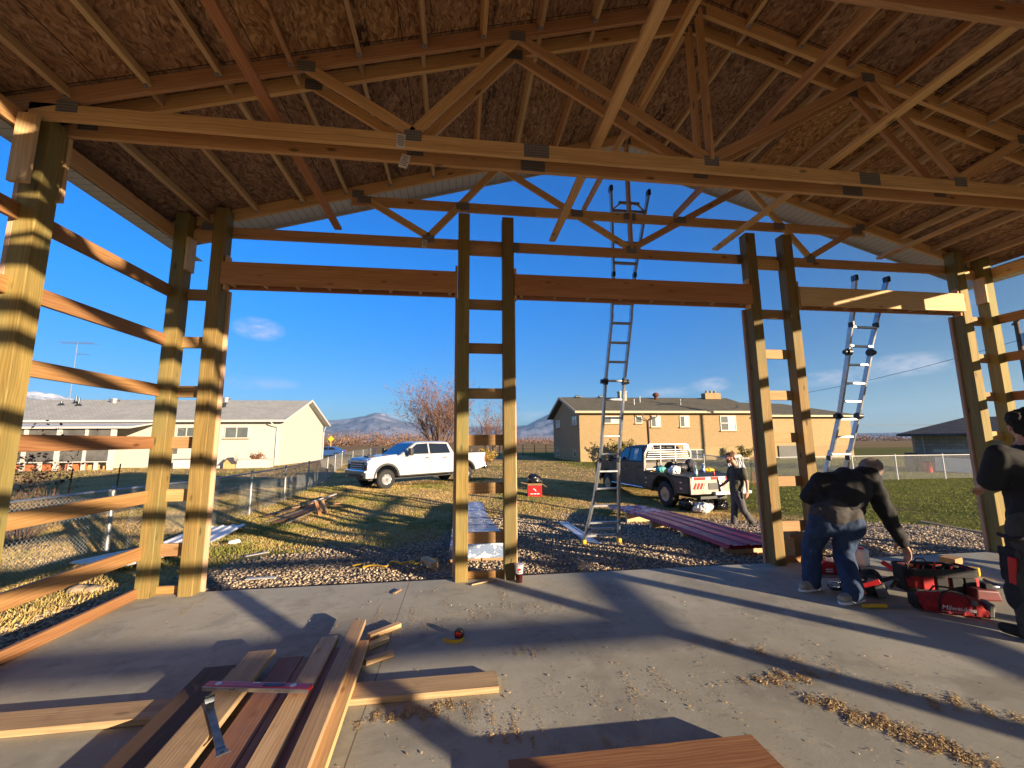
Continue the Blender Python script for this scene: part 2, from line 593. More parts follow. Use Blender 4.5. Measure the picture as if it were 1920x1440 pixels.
def mat_concrete():
    m, g, b = new_mat('slab concrete')
    oc = g.n('ShaderNodeTexCoord', out=3)
    x, y, z = g.sep(oc)
    a = g.noise(oc, 0.55, 6, 0.6)
    bq = g.noise(oc, 3.0, 6, 0.65)
    sw = g.noise(g.vm('ADD', oc, g.scale(g.noise(oc, 1.1, 3, 0.5, out=1), (0.8, 0.8, 0.8))), 1.6, 7, 0.62)
    fine = g.noise(oc, 55, 4, 0.7)
    c = g.mix(g.step(a, 0.3, 0.7), (0.32, 0.312, 0.262), (0.47, 0.455, 0.385))
    c = g.mix(g.m('MULTIPLY', g.step(bq, 0.45, 0.75), 0.4), c, (0.53, 0.515, 0.44))
    c = g.mix(g.m('MULTIPLY', g.step(sw, 0.50, 0.64), 0.45), c, (0.21, 0.205, 0.185))
    c = g.mix(g.m('MULTIPLY', g.step(g.noise(oc, 9, 5, 0.7), 0.62, 0.72), 0.5), c, (0.45, 0.43, 0.39))
    # fine sawdust lying on it
    dust = g.m('MULTIPLY', g.step(g.noise(oc, 2.3, 5, 0.6), 0.46, 0.68), g.step(g.noise(oc, 38, 4, 0.75), 0.50, 0.66))
    c = g.mix(g.m('MULTIPLY', dust, 0.75), c, (0.46, 0.32, 0.165))
    # boot scuffs, pale trowel swirls and hairline cracks
    scuff = g.step(g.noise(g.vm('ADD', g.scale(oc, (5, 11, 1)), g.scale(wv2 := g.noise(oc, 0.9, 2, 0.5, out=1), (4, 4, 0))), 1.0, 4, 0.6), 0.60, 0.68)
    c = g.mix(g.m('MULTIPLY', scuff, 0.30), c, (0.17, 0.165, 0.15))
    pale = g.step(g.noise(g.vm('ADD', g.scale(oc, (9, 4, 1)), g.scale(wv2, (6, 6, 0))), 1.0, 5, 0.65), 0.62, 0.72)
    c = g.mix(g.m('MULTIPLY', pale, 0.35), c, (0.58, 0.56, 0.50))
    ed = g.n('ShaderNodeTexVoronoi', {'Vector': g.vm('ADD', g.scale(oc, (0.33, 0.33, 1)), g.scale(g.noise(oc, 1.6, 5, 0.65, out=1), (0.35, 0.35, 0))), 'Scale': 1.0}, out=0, feature='DISTANCE_TO_EDGE')
    crack = g.m('SUBTRACT', 1.0, g.step(ed, 0.0008, 0.003))
    c = g.mix(g.m('MULTIPLY', crack, 0.16), c, (0.08, 0.075, 0.07))
    # saw-cut control joints
    ln = g.m('SUBTRACT', 1.0, g.step(g.m('ABSOLUTE', g.m('ADD', x, 0.55)), 0.002, 0.006))
    c = g.mix(g.m('MULTIPLY', ln, 0.7), c, (0.07, 0.065, 0.06))
    setc(g, b, c, g.m('ADD', 0.80, g.m('MULTIPLY', bq, 0.2)), g.m('ADD', g.m('MULTIPLY', fine, 0.5), g.m('MULTIPLY', bq, 1.0)), 0.12, 0.015, 0.0, 0.06)
    return m


M['ground'] = mat_ground()
M['concrete'] = mat_concrete()


def graded(lo, a, b_, hi, fine, ratio=1.16):
    xs = list(np.arange(a, b_ + 1e-6, fine))
    st = fine
    while xs[-1] < hi:
        st *= ratio
        xs.append(xs[-1] + st)
    st = fine
    while xs[0] > lo:
        st *= ratio
        xs.insert(0, xs[0] - st)
    return np.array(xs)


def make_ground():
    xs = graded(-12000, -9, 14, 12000, 0.25)
    ys = graded(-4000, -8, 20, 14000, 0.25)
    X, Y = np.meshgrid(xs, ys, indexing='ij')
    Z = zg(X, Y)
    lump = 0.03 * np.sin(X * 1.3 + 2 * np.sin(Y * .6)) * np.cos(Y * 1.1 + np.sin(X * .7)) + 0.012 * np.sin(X * 5.1 + Y * 3.3)
    out = ((X < -3.6) | (X > 8.3) | (Y > 5.6)) & (np.abs(X) < 40) & (np.abs(Y) < 60)
    Z = Z + lump * np.where(out, 0.8, 0)
    nx, ny = X.shape
    vs = np.stack([X, Y, Z], -1).reshape(-1, 3)
    i = np.arange(nx * ny).reshape(nx, ny)
    q = np.stack([i[:-1, :-1], i[1:, :-1], i[1:, 1:], i[:-1, 1:]], -1).ravel()
    o = npmesh('ground', vs, q, 4, M['ground'], True)
    at = o.data.attributes.new('gravel', 'FLOAT', 'POINT')
    at.data.foreach_set('value', gravel_mask(X, Y).ravel().astype(np.float32))
    tag(o, kind='structure')


make_ground()

sl = MB()
sl.box((2.35, .89, -0.10), (11.46, 8.50, 0.20))
tag(sl.build('concrete_slab', M['concrete'], bevel=0.012), kind='structure')


def mat_stone():
    m, g, b = new_mat('gravel stones')
    r = g.n('ShaderNodeNewGeometry', out=8)
    c = g.n('ShaderNodeValToRGB', {0: r})
    cr = c.node.color_ramp
    cr.elements[0].color = (0.16, 0.135, 0.11, 1)
    cr.elements[1].color = (0.68, 0.55, 0.40, 1)
    e = cr.elements.new(0.45); e.color = (0.37, 0.29, 0.205, 1)
    e = cr.elements.new(0.75); e.color = (0.50, 0.395, 0.275, 1)
    setc(g, b, c, 0.9, None, 0, 0, 0, 0.05)
    return m


def scatter(n, box, density_fn, far_bias=0):
    x0, x1, y0, y1 = box
    X = rng.uniform(x0, x1, n)
    Y = rng.uniform(y0, y1, n)
    k = rng.uniform(0, 1, n) < density_fn(X, Y)
    return X[k], Y[k]


def gz_surf(X, Y):
    lump = 0.03 * np.sin(X * 1.3 + 2 * np.sin(Y * .6)) * np.cos(Y * 1.1 + np.sin(X * .7)) + 0.012 * np.sin(X * 5.1 + Y * 3.3)
    out = ((X < -3.6) | (X > 8.3) | (Y > 5.6))
    return zg(X, Y) + lump * np.where(out, 0.8, 0)


def make_gravel():
    # octahedral pebbles, squashed and turned
    base = np.array([(1, 0, 0), (-1, 0, 0), (0, 1, 0), (0, -1, 0), (0, 0, 1), (0, 0, -1)], float)
    tri = np.array([(0, 2, 4), (2, 1, 4), (1, 3, 4), (3, 0, 4), (2, 0, 5), (1, 2, 5), (3, 1, 5), (0, 3, 5)])
    X, Y = scatter(120000, (-5.0, 12.0, 5.22, 13.0), lambda X, Y: gravel_mask(X, Y) * np.interp(Y, [5, 8, 13], [0.85, 0.6, 0.4]))
    X2, Y2 = scatter(9000, (-4.2, -3.45, -1.0, 5.2), lambda X, Y: gravel_mask(X, Y))
    X = np.concatenate([X, X2]); Y = np.concatenate([Y, Y2])
    n = len(X)
    s = rng.uniform(0.009, 0.024, n) * np.interp(Y, [5, 12], [1.0, 1.4])
    sc = np.stack([s * rng.uniform(.8, 1.4, n), s * rng.uniform(.7, 1.1, n), s * rng.uniform(.5, .8, n)], -1)
    P = base[None] * sc[:, None] * rng.uniform(.75, 1.2, (n, 6, 1))
    a = rng.uniform(0, 2 * PI, n)
    tx = rng.uniform(-.6, .6, n)
    ca, sa, ct, st = np.cos(a), np.sin(a), np.cos(tx), np.sin(tx)
    y1 = P[..., 1] * ct[:, None] - P[..., 2] * st[:, None]
    z1 = P[..., 1] * st[:, None] + P[..., 2] * ct[:, None]
    x2 = P[..., 0] * ca[:, None] - y1 * sa[:, None]
    y2 = P[..., 0] * sa[:, None] + y1 * ca[:, None]
    Z = gz_surf(X, Y) + s * 0.25
    vs = np.stack([x2 + X[:, None], y2 + Y[:, None], z1 + Z[:, None]], -1).reshape(-1, 3)
    fs = (tri[None] + (np.arange(n) * 6)[:, None, None]).reshape(-1)
    tag(npmesh('gravel', vs, fs, 3, mat_stone()), 'loose tan gravel spread in front of the slab', 'gravel', kind='stuff')


make_gravel()


def mat_grass():
    m, g, b = new_mat('grass blades')
    oc = g.n('ShaderNodeTexCoord', out=3)
    x, y, z = g.sep(oc)
    r = g.n('ShaderNodeNewGeometry', out=8)
    f = g.m('ADD', g.m('MULTIPLY', g.noise(oc, 0.35, 5, 0.6), 0.6), g.m('MULTIPLY', g.noise(oc, 2.2, 6, 0.65), 0.4))
    rightg = g.m('MULTIPLY', g.step(x, 8.0, 12.0), 0.27)
    k = g.step(g.m('ADD', g.m('ADD', f, rightg), g.m('MULTIPLY', g.m('SUBTRACT', r, 0.5), 0.10)), 0.44, 0.60)
    grn = g.mix(r, (0.13, 0.145, 0.028), (0.30, 0.30, 0.075))
    dry = g.mix(r, (0.36, 0.24, 0.09), (0.68, 0.49, 0.22))
    setc(g, b, g.mix(k, dry, grn), 0.8, None, 0, 0, 0, 0.05)
    return m


def make_grass():
    mg = mat_grass()
    xs, ys, hs = [], [], []
    for box, n, h in (((-10, -3.2, 4.5, 20), 130000, .046), ((-4, 8, 7, 20), 140000, .040), ((7.5, 26, 5.0, 19), 150000, .036), ((-9, -3.6, -1, 5), 12000, .07), ((-40, 40, 18, 42), 80000, .07)):
        X, Y = scatter(n, box, lambda X, Y: 1 - gravel_mask(X, Y) * 0.985)
        k = (np.sin(X * 2.7 + 1.3 * np.sin(Y * 1.9)) * np.sin(Y * 2.3 + X * .6) + rng.uniform(-.6, 1.2, len(X))) > -0.25
        X, Y = X[k], Y[k]
        xs.append(X); ys.append(Y); hs.append(h * rng.uniform(.4, 1.25, len(X)))
    X, Y, H = np.concatenate(xs), np.concatenate(ys), np.concatenate(hs)
    n = len(X)
    a = rng.uniform(0, 2 * PI, n)
    wd = H * 0.16 + 0.003
    lean = rng.uniform(.2, 1.1, n) * H
    la = rng.uniform(0, 2 * PI, n)
    Z = gz_surf(X, Y) - 0.006
    vs = np.zeros((n, 3, 3))
    vs[:, 0] = np.stack([X - wd * np.cos(a), Y - wd * np.sin(a), Z], -1)
    vs[:, 1] = np.stack([X + wd * np.cos(a), Y + wd * np.sin(a), Z], -1)
    vs[:, 2] = np.stack([X + lean * np.cos(la), Y + lean * np.sin(la), Z + H], -1)
    tag(npmesh('grass', vs.reshape(-1, 3), np.arange(n * 3), 3, mg), 'patchy green and straw coloured lawn grass', 'grass', kind='stuff')


make_grass()


def make_sawdust():
    xs, ys, ss = [], [], []
    def cloud(cx, cy, rx, ry, n, s, rot=0):
        n = int(n * 4)
        rx *= .9; ry *= .75
        a, b_ = rng.normal(0, 1, n), rng.normal(0, 1, n)
        a = a + .25 * np.sin(a * 9 + cx); b_ = b_ + .9 * np.sin(a * 4.0 + cy * 3) + .5 * np.sin(a * 11.0)
        c_, s_ = math.cos(rot), math.sin(rot)
        xs.append(cx + rx * a * c_ - ry * b_ * s_); ys.append(cy + rx * a * s_ + ry * b_ * c_)
        ss.append((rng.uniform(.2, 1.2, n) ** 3.2 + .16) * s * .34)
    for c in SAW:
        cloud(*c)
    n = 6500
    xs.append(rng.uniform(-1.6, 6.5, n)); ys.append(rng.uniform(1.9, 5.0, n)); ss.append((rng.uniform(.2, 1.0, n) ** 5 + .10) * 0.0085)
    X, Y, S = np.concatenate(xs), np.concatenate(ys), np.concatenate(ss)
    k = (Y < 5.08) & (X > -3.3)
    X, Y, S = X[k], Y[k], S[k]
    n = len(X)
    a = rng.uniform(0, 2 * PI, n)
    el = rng.uniform(.15, .6, n)
    dx, dy = np.cos(a) * S, np.sin(a) * S
    ex, ey = -np.sin(a) * S * el, np.cos(a) * S * el
    z0 = 0.002 + rng.uniform(0, .004, n)
    z1 = z0 + S * rng.uniform(.1, .7, n)
    vs = np.zeros((n, 4, 3))
    vs[:, 0] = np.stack([X - dx - ex, Y - dy - ey, z0], -1)
    vs[:, 1] = np.stack([X + dx - ex, Y + dy - ey, z0 + S * .2], -1)
    vs[:, 2] = np.stack([X + dx + ex, Y + dy + ey, z1], -1)
    vs[:, 3] = np.stack([X - dx + ex, Y - dy + ey, z1 * .7], -1)
    m, g, b = new_mat('wood chips')
    r = g.n('ShaderNodeNewGeometry', out=8)
    setc(g, b, g.mix(r, (0.33, 0.205, 0.085), (0.62, 0.46, 0.25)), 0.9)
    tag(npmesh('sawdust', vs.reshape(-1, 3), np.arange(n * 4), 4, m), 'scattered tan sawdust and wood chips on the slab', 'sawdust', kind='stuff')


SAW = [(-0.25, 2.74, 0.14, 0.035, 2200, .010, 0.1), (0.15, 2.62, .2, .1, 300, .009), (2.36, 2.28, 0.17, 0.045, 3000, .013, -0.95), (2.5, 2.08, 0.10, 0.05, 1300, .013, -.9), (2.2, 2.75, 0.16, 0.04, 1100, .012, 0.0),
       (2.25, 3.1, 0.35, 0.06, 420, .011, -0.7), (0.35, 4.2, .5, .18, 260, .012), (-0.5, 4.0, .25, .2, 420, .009), (0.55, 3.35, .1, .05, 120, .012), (0.3, 2.45, .12, .05, 170, .011),
       (1.3, 2.75, .4, .15, 220, .012), (0.75, 2.3, .2, .06, 200, .010), (-2.6, 4.75, .03, .3, 160, .009, 0), (3.0, 2.35, .2, .06, 700, .012, -.7), (1.2, 4.1, .5, .2, 160, .012)]
make_sawdust()
# ------------------------------------------------------------------ the pole barn
def mat_osb():
    m, g, b = new_mat('osb sheathing')
    oc = g.n('ShaderNodeTexCoord', out=3)
    x, y, z = g.sep(oc)
    wv = g.noise(oc, 3.0, 3, 0.6, out=1)
    p = g.vm('ADD', oc, g.scale(wv, (0.25, 0.25, 0.0)))
    def flake(rot, sc, seed):
        q = g.n('ShaderNodeMapping', {'Vector': p, 'Location': (seed, seed * 2, 0), 'Rotation': (0, 0, rot), 'Scale': sc})
        v = g.n('ShaderNodeTexVoronoi', {'Vector': q, 'Scale': 1.0, 'Randomness': 1.0}, out=1)
        return g.sep(v)
    a = flake(0.3, (58, 15, 1), 0)
    b2 = flake(-0.9, (50, 16, 1), 5)
    c2 = flake(1.3, (66, 19, 1), 9)
    sel = g.step(g.noise(oc, 9, 2), 0.45, 0.55)
    v = g.m('ADD', g.m('MULTIPLY', a[0], g.m('SUBTRACT', 1.0, sel)), g.m('MULTIPLY', b2[0], sel))
    v = g.m('ADD', g.m('MULTIPLY', v, 0.65), g.m('MULTIPLY', c2[1], 0.35))
    col = g.n('ShaderNodeValToRGB', {0: v})
    cr = col.node.color_ramp
    cr.elements[0].position = 0.12; cr.elements[0].color = (0.155, 0.080, 0.040, 1)
    cr.elements[1].position = 0.92; cr.elements[1].color = (0.56, 0.36, 0.19, 1)
    e = cr.elements.new(0.38); e.color = (0.30, 0.165, 0.082, 1)
    e = cr.elements.new(0.66); e.color = (0.42, 0.24, 0.115, 1)
    col = g.mix(g.m('MULTIPLY', g.step(g.noise(oc, 1.2, 4, 0.6), 0.45, 0.65), 0.35), col, (0.12, 0.055, 0.024))
    # sheet joints every 1.22 m and 2.44 m
    def seam(u, per, w):
        fr = g.m('ABSOLUTE', g.m('SUBTRACT', g.m('FRACT', g.m('DIVIDE', g.m('ADD', u, 50.0), per)), 0.5))
        return g.m('SUBTRACT', 1.0, g.step(fr, w / per * 0.5, w / per))
    s = g.m('MAXIMUM', seam(x, 1.22, 0.006), seam(y, 2.44, 0.006))
    col = g.mix(g.m('MULTIPLY', s, 0.85), col, (0.02, 0.012, 0.008))
    # every sheet a little lighter or darker than its neighbour
    cell = g.n('ShaderNodeCombineXYZ', {0: g.m('FLOOR', g.m('ADD', g.m('DIVIDE', g.m('ADD', x, 50.0), 1.22), 0.5)), 1: g.m('FLOOR', g.m('ADD', g.m('DIVIDE', g.m('ADD', y, 50.0), 2.44), 0.5)), 2: 0.0})
    wn = g.n('ShaderNodeTexWhiteNoise', {'Vector': cell}, out=0)
    col = g.n('ShaderNodeHueSaturation', {'Hue': g.m('ADD', 0.494, g.m('MULTIPLY', wn, 0.012)), 'Saturation': g.m('ADD', 0.85, g.m('MULTIPLY', wn, 0.25)), 'Value': g.m('ADD', 0.8, g.m('MULTIPLY', wn, 0.5)), 'Color': col})
    # smudged dark stencil ink in rows along the sheets
    row = g.m('ABSOLUTE', g.m('SUBTRACT', g.m('FRACT', g.m('DIVIDE', g.m('ADD', x, 50.33), 1.22)), 0.5))
    rowm = g.m('SUBTRACT', 1.0, g.step(row, 0.035, 0.06))
    blk = g.m('MULTIPLY', g.step(g.noise(g.scale(oc, (3, 1.4, 1)), 1.0, 2), 0.5, 0.55), g.step(g.noise(g.scale(oc, (40, 14, 1)), 1.0, 3), 0.44, 0.5))
    col = g.mix(g.m('MULTIPLY', g.m('MULTIPLY', rowm, blk), 0.8), col, (0.022, 0.015, 0.012))
    setc(g, b, col, 0.72, v, 0.3, 0.003, 0, 0.3)
    return m


M['osb'] = mat_osb()


def mat_plate():
    m, g, b = new_mat('toothed truss plate')
    oc = g.n('ShaderNodeTexCoord', out=3)
    x, y, z = g.sep(oc)
    sx = g.m('SINE', g.m('MULTIPLY', x, 2 * PI / 0.013))
    sy = g.m('SINE', g.m('MULTIPLY', z, 2 * PI / 0.024))
    t = g.step(g.m('MULTIPLY', g.m('MULTIPLY', g.m('ADD', sx, 1), 0.5), g.m('MULTIPLY', g.m('ADD', sy, 1), 0.5)), 0.25, 0.6)
    c = g.mix(t, (0.34, 0.33, 0.32), (0.10, 0.09, 0.08))
    setc(g, b, c, 0.5, t, -0.6, 0.004, 0.6)
    return m


M['plate'] = mat_plate()


def mat_soffit():
    m, g, b = new_mat('white vented soffit')
    oc = g.n('ShaderNodeTexCoord', out=3)
    x, y, z = g.sep(oc)
    u = g.m('FRACT', g.m('DIVIDE', g.m('ADD', x, 60.0), 0.10))
    s = g.m('SUBTRACT', 1.0, g.step(g.m('ABSOLUTE', g.m('SUBTRACT', u, 0.5)), 0.03, 0.07))
    c = g.mix(s, (0.60, 0.595, 0.57), (0.34, 0.335, 0.32))
    setc(g, b, c, 0.5, s, -0.5, 0.006)
    return m


M['soffit'] = mat_soffit()

barn = thing('pole_barn', 'open timber frame of a half built pole barn with osb roof over the concrete slab', 'barn')
RX, SL = 2.37, 0.297                     # ridge, slope
XL, XR = -3.356, 8.096


def zc(x):
    """underside of the top chords"""
    return 5.875 - SL * abs(x - RX)


def deckz(x):
    return zc(x) + 0.145 / math.cos(math.atan(SL))


PW, PD = 0.148, 0.146
ROWS = [3.342, 1.61, -0.12, -1.70, -3.27]
REAR = ROWS[-1]
FX = [-3.356, -2.937, -0.032, 0.541, 4.015, 4.594, 7.466, XR - PW]
FT = [4.33, 4.42, 4.54, 4.52, 4.51, 4.52, 4.42, 4.33]
for x0, top in zip(FX, FT):
    board('post', (x0 + PW / 2, 5.0 + PD / 2, -0.10), (x0 + PW / 2, 5.0 + PD / 2, top), PW, PD, M['treated'], barn, upv=(1, 0, 0), ch=0.006)
for y in ROWS:
    for x0 in (XL, XR - PW):
        board('post', (x0 + PW / 2, y + PD / 2, -0.10), (x0 + PW / 2, y + PD / 2, 4.16), PW, PD, M['treated'], barn, upv=(1, 0, 0), ch=0.006)
# rear wall posts, behind the camera
for x0 in (-0.6, 5.2):
    board('post', (x0 + PW / 2, REAR + PD / 2, -0.10), (x0 + PW / 2, REAR + PD / 2, 4.16), PW, PD, M['treated'], barn, upv=(1, 0, 0), ch=0.006)
rx_ = [XL, -0.6, 5.2, XR - PW]

GZ = [0.455, 1.035, 1.615, 2.195, 2.775, 3.355]
edges = sorted(ROWS) + [5.0]
for a, b_ in zip(rx_[:-1], rx_[1:]):
    for z in GZ + [3.935]:
        board('girt', (a + PW + .001, REAR + 0.019, z), (b_ - .001, REAR + 0.019, z), 0.132, 0.038, M['fir_dimmed'], barn)
for xi, (xa, s) in enumerate(((XL + 0.019, 1), (XR - 0.019, -1))):
    for a, b_ in zip(edges[:-1], edges[1:]):
        for k, z in enumerate(GZ):
            if xi == 1 and z < 0.9 and a < 0:
                pass
            board('girt', (xa, a + PD + 0.001, z), (xa, b_ - 0.001, z), 0.132, 0.038, M['fir_dimmed'], barn)
    for a, b_ in zip(edges[:-1], edges[1:]):
        board('base_plate', (xa, a + PD + 0.001, 0.05), (xa, b_ - 0.001, 0.05), 0.10, 0.04, M['fir_dimmed'], barn)
# blocking between the paired front posts
for i, j in ((0, 1), (2, 3), (4, 5), (6, 7)):
    for z in GZ + [0.04]:
        board('girt_block', (FX[i] + PW + 0.001, 5.126, z), (FX[j] - 0.001, 5.126, z), 0.132 if z > .1 else .078, 0.038, M['fir_block'] if z > .1 else M['fir_dimmed'], barn)
    board('girt_block', (FX[i] + PW + 0.001, 5.126, 4.10), (FX[j] - 0.001, 5.126, 4.10), 0.15, 0.038, M['fir'], barn)
# jamb boards nailed on the outside of the door posts, in lengths between the girt ends
for x0, s in ((FX[1] + PW, 1), (FX[2], -1), (FX[3] + PW, 1), (FX[4], -1), (FX[5] + PW, 1), (FX[6], -1)):
    board('door_jamb', (x0 + s * 0.006, 5.168, -0.05), (x0 + s * 0.006, 5.168, 3.42), 0.05, 0.038, M['jamb'], barn, upv=(1, 0, 0))
board('corner_trim', (FX[0] - 0.012, 5.17, 0.0), (FX[0] - 0.012, 5.17, 3.95), 0.06, 0.04, M['jamb'], barn, upv=(1, 0, 0))
for y in ROWS[:2]:
    for xx in (XL - 0.02, XR + 0.02):
        board('corner_trim', (xx, y + 0.05, 0.0), (xx, y + 0.05, 3.95), 0.09, 0.036, M['jamb'], barn, upv=(0, 1, 0))

# door headers: two planks with packers between
for (a, b_), mt in (((FX[1] + PW, FX[2]), 'fir_red'), ((FX[3] + PW, FX[4]), 'fir_red'), ((FX[5] + PW, FX[6]), 'fir_pale')):
    hz = 3.59
    h = board('header', (a + 0.004, 5.0 - 0.016, hz), (b_ - 0.004, 5.0 - 0.016, hz), 0.275, 0.038, M[mt], barn)
    board('back_plank', (a + 0.004, 5.126, hz - 0.012), (b_ - 0.004, 5.126, hz - 0.012), 0.275, 0.036, M['fir_red'], h)
    n = 8
    for k in range(n):
        x = a + 0.1 + (b_ - a - 0.2) * k / (n - 1)
        board('packer', (x, 5.0055, 3.475), (x, 5.1055, 3.475), 0.035, 0.035, M['fir_pale'], h)
for x in (FX[1] + PW + .03, FX[2] - .018, FX[3] + PW + .018, FX[4] - .018, FX[5] + PW + .018, FX[6] - .03):
    board('cripple', (x, 5.052, 3.40), (x, 5.052, 3.82), 0.09, 0.03, M['fir'], barn, upv=(0, 1, 0))


def truss(yf, webs, gable=False, plates=True):
    """yf: front face; one trussed frame 38 mm thick"""
    t = 0.038
    y = yf + t / 2
    zb = 4.183
    bc = board('truss', (XL + 0.02, y, zb), (XR - 0.02, y, zb), 0.134, t, M['fir'], barn)
    for s in (-1, 1):
        xe = XL - 0.12 if s < 0 else XR + 0.12
        w = 0.142
        off = w / 2 / math.cos(math.atan(SL))
        board('top_chord', (xe, y, zc(xe) + off), (RX, y, zc(RX) + off), w, t, M['fir'], bc)
    for (xa, za), (xb, zb_) in webs:
        board('web', (xa, y - .001, za), (xb, y - .001, zb_), 0.089, t - 0.002, M['fir'], bc)
    if plates:
        pl = [(xa, za) for (xa, za), _ in webs] + [(xb, zb_) for _, (xb, zb_) in webs]
        done = []
        for x, z in pl + [(XL + .28, 4.2), (XR - .28, 4.2)]:
            if any(abs(x - q) + abs(z - r) < 0.15 for q, r in done):
                continue
            done.append((x, z))
            zz = 4.235 if z < 4.4 else min(z, zc(x) + 0.06) + 0.0
            for s in (-1, 1):
                p = MB().box((0, 0, 0), (0.15, 0.002, 0.105))
                p.build('connector_plate', M['plate'], bc, Matrix.Translation((x, y + s * (t / 2 + 0.0015), zz)))
        for x in (0.67, 4.08):
            for s in (-1, 1):
                MB().box((0, 0, 0), (0.23, 0.002, 0.13)).build('connector_plate', M['plate'], bc, Matrix.Translation((x, y + s * (t / 2 + 0.0015), zb)))
    return bc


def webset(a, b_, c):
    """a, b_ top-joint offsets from the ridge, c bottom-joint offset"""
    L = []
    for s in (-1, 1):
        j1 = (RX + s * c, 4.27)
        k1 = (RX + s * a, zc(RX + s * a) + 0.03)
        k2 = (RX + s * b_, zc(RX + s * b_) + 0.03)
        m_ = (RX + s * 0.03, 4.27)
        L += [(k1, j1), (j1, k2), (k2, m_)]
    L.append(((RX, 4.25), (RX, zc(RX) + 0.03)))
    return L


WS = webset(3.70, 1.86, 2.79)
gt = truss(5.148, WS)
# gable girts between the webs of the end truss
for a, b_ in ((-1.42, 1.02), (1.02, 2.32), (2.42, 3.72), (3.72, 6.16)):
    board('gable_girt', (a, 5.190, 4.73), (b_, 5.190, 4.73), 0.132, 0.036, M['fir'], gt)
for x in (-1.25, 0.02, 1.6, 2.37, 3.13, 4.7, 6.0):
    MB().box((0, 0, 0), (0.17, 0.002, 0.10)).build('connector_plate', M['plate'], gt, Matrix.Translation((x, 5.145, 4.73)))
truss(3.302, WS)
truss(3.490, WS)
truss(1.757, WS)
truss(1.570, WS, plates=False)
for y in (-0.16, 0.03, -1.74, -1.55):
    truss(y, WS, plates=False)
truss(REAR - 0.04, WS, plates=False)
# shims at the truss seats
for y in (3.302 - 0.0395, 3.342 + PD + 0.0395):
    for x0 in (XL, XR - PW):
        board('bearing_block', (x0 + PW / 2, y, 3.55), (x0 + PW / 2, y, 4.11), 0.135, 0.037, M['fir_pale'], barn, upv=(1, 0, 0))
for x0 in (XL, XR - PW):
    s = 1 if x0 < 0 else -1
    xx = x0 + (PW + 0.02 if s > 0 else -0.02)
    board('bearing_block', (xx, 5.06, 3.62), (xx, 5.06, 4.02), 0.14, 0.037, M['fir_pale'], barn, upv=(0, 1, 0))

# purlins hung between the truss pairs
ys = [(3.532, 5.146), (1.797, 3.300), (0.07, 1.568), (-1.51, -0.162), (-3.27, -1.742)]
pxs = [-3.08, -2.54, -2.00, -1.455, -0.91, -0.36, 0.19, 0.735, 1.28, 1.83]
pxs = pxs + [2 * RX - x for x in pxs]
for (ya, yb) in ys:
    for i, x in enumerate(pxs):
        zt = deckz(x) - 0.006
        jx = random.uniform(-.02, .02)
        mt = M['fir_pale'] if random.random() < .75 else M['fir']
        if ya < 1.7 and abs(x - RX) > 5.2:
            pass
        n_ = V((SL * (1 if x < RX else -1) * -1, 0, 1))
        p = board('purlin', (x + jx, ya, zt - 0.052), (x + jx, yb, zt - 0.052), 0.10, 0.038, mt, barn, upv=n_)
        if ya > 1.7:
            for yy in (ya + 0.02, yb - 0.02):
                MB().box((0, 0, 0), (0.036, 0.042, 0.05)).build('purlin_hanger', M['galv'], p, Matrix.Translation((x + jx, yy, zt - 0.083)))
    # purlins between the two halves of each pair
for ya, yb in ((3.340, 3.489), (1.608, 1.756)):
    for x in pxs:
        zt = deckz(x) - 0.006
        board('purlin', (x, ya, zt - 0.052), (x, yb, zt - 0.052), 0.10, 0.038, M['fir_pale'], barn)

# long runners laid over the bottom chords, and the raised ones tied to the webs
for x, z, ya in ((-1.62, 4.297, -3.5), (1.20, 4.297, -3.5), (3.62, 4.297, -3.5), (6.33, 4.297, -3.5)):
    board('runner', (x, ya + .3, z), (x, 1.6, z), 0.089, 0.038, M['fir'], barn, upv=(1, 0, 0))
    board('runner', (x + 0.05, 1.3, z + .0385), (x + 0.05, 5.20, z + .0385), 0.089, 0.038, M['fir_red'] if x < 0 else M['fir'], barn, upv=(1, 0, 0))
for x, s in ((1.70, 1), (3.06, -1)):
    board('runner', (x, -3.2, 4.80), (x, 5.186, 4.80), 0.089, 0.038, M['fir'], barn, upv=(0, 0, 1))

# eave ledgers, soffits, fascia
for s, xw in ((-1, XL), (1, XR)):
    board('eave_ledger', (xw + s * 0.02, REAR, 4.085), (xw + s * 0.02, 5.17, 4.085), 0.15, 0.038, M['fir'], barn)
    sf = MB().box((0, 0, 0), (9.6, 0.16, 0.008))
    sf.build('eave_soffit', M['soffit'], barn, Matrix.Translation((xw + s * 0.125, 0.85, 4.005)) @ Matrix.Rotation(PI / 2, 4, 'Z'))
    fa = MB().box((xw + s * 0.215, 0.85, 4.12), (0.02, 9.6, 0.24))
    fa.build('fascia', M['white_paint'], barn)

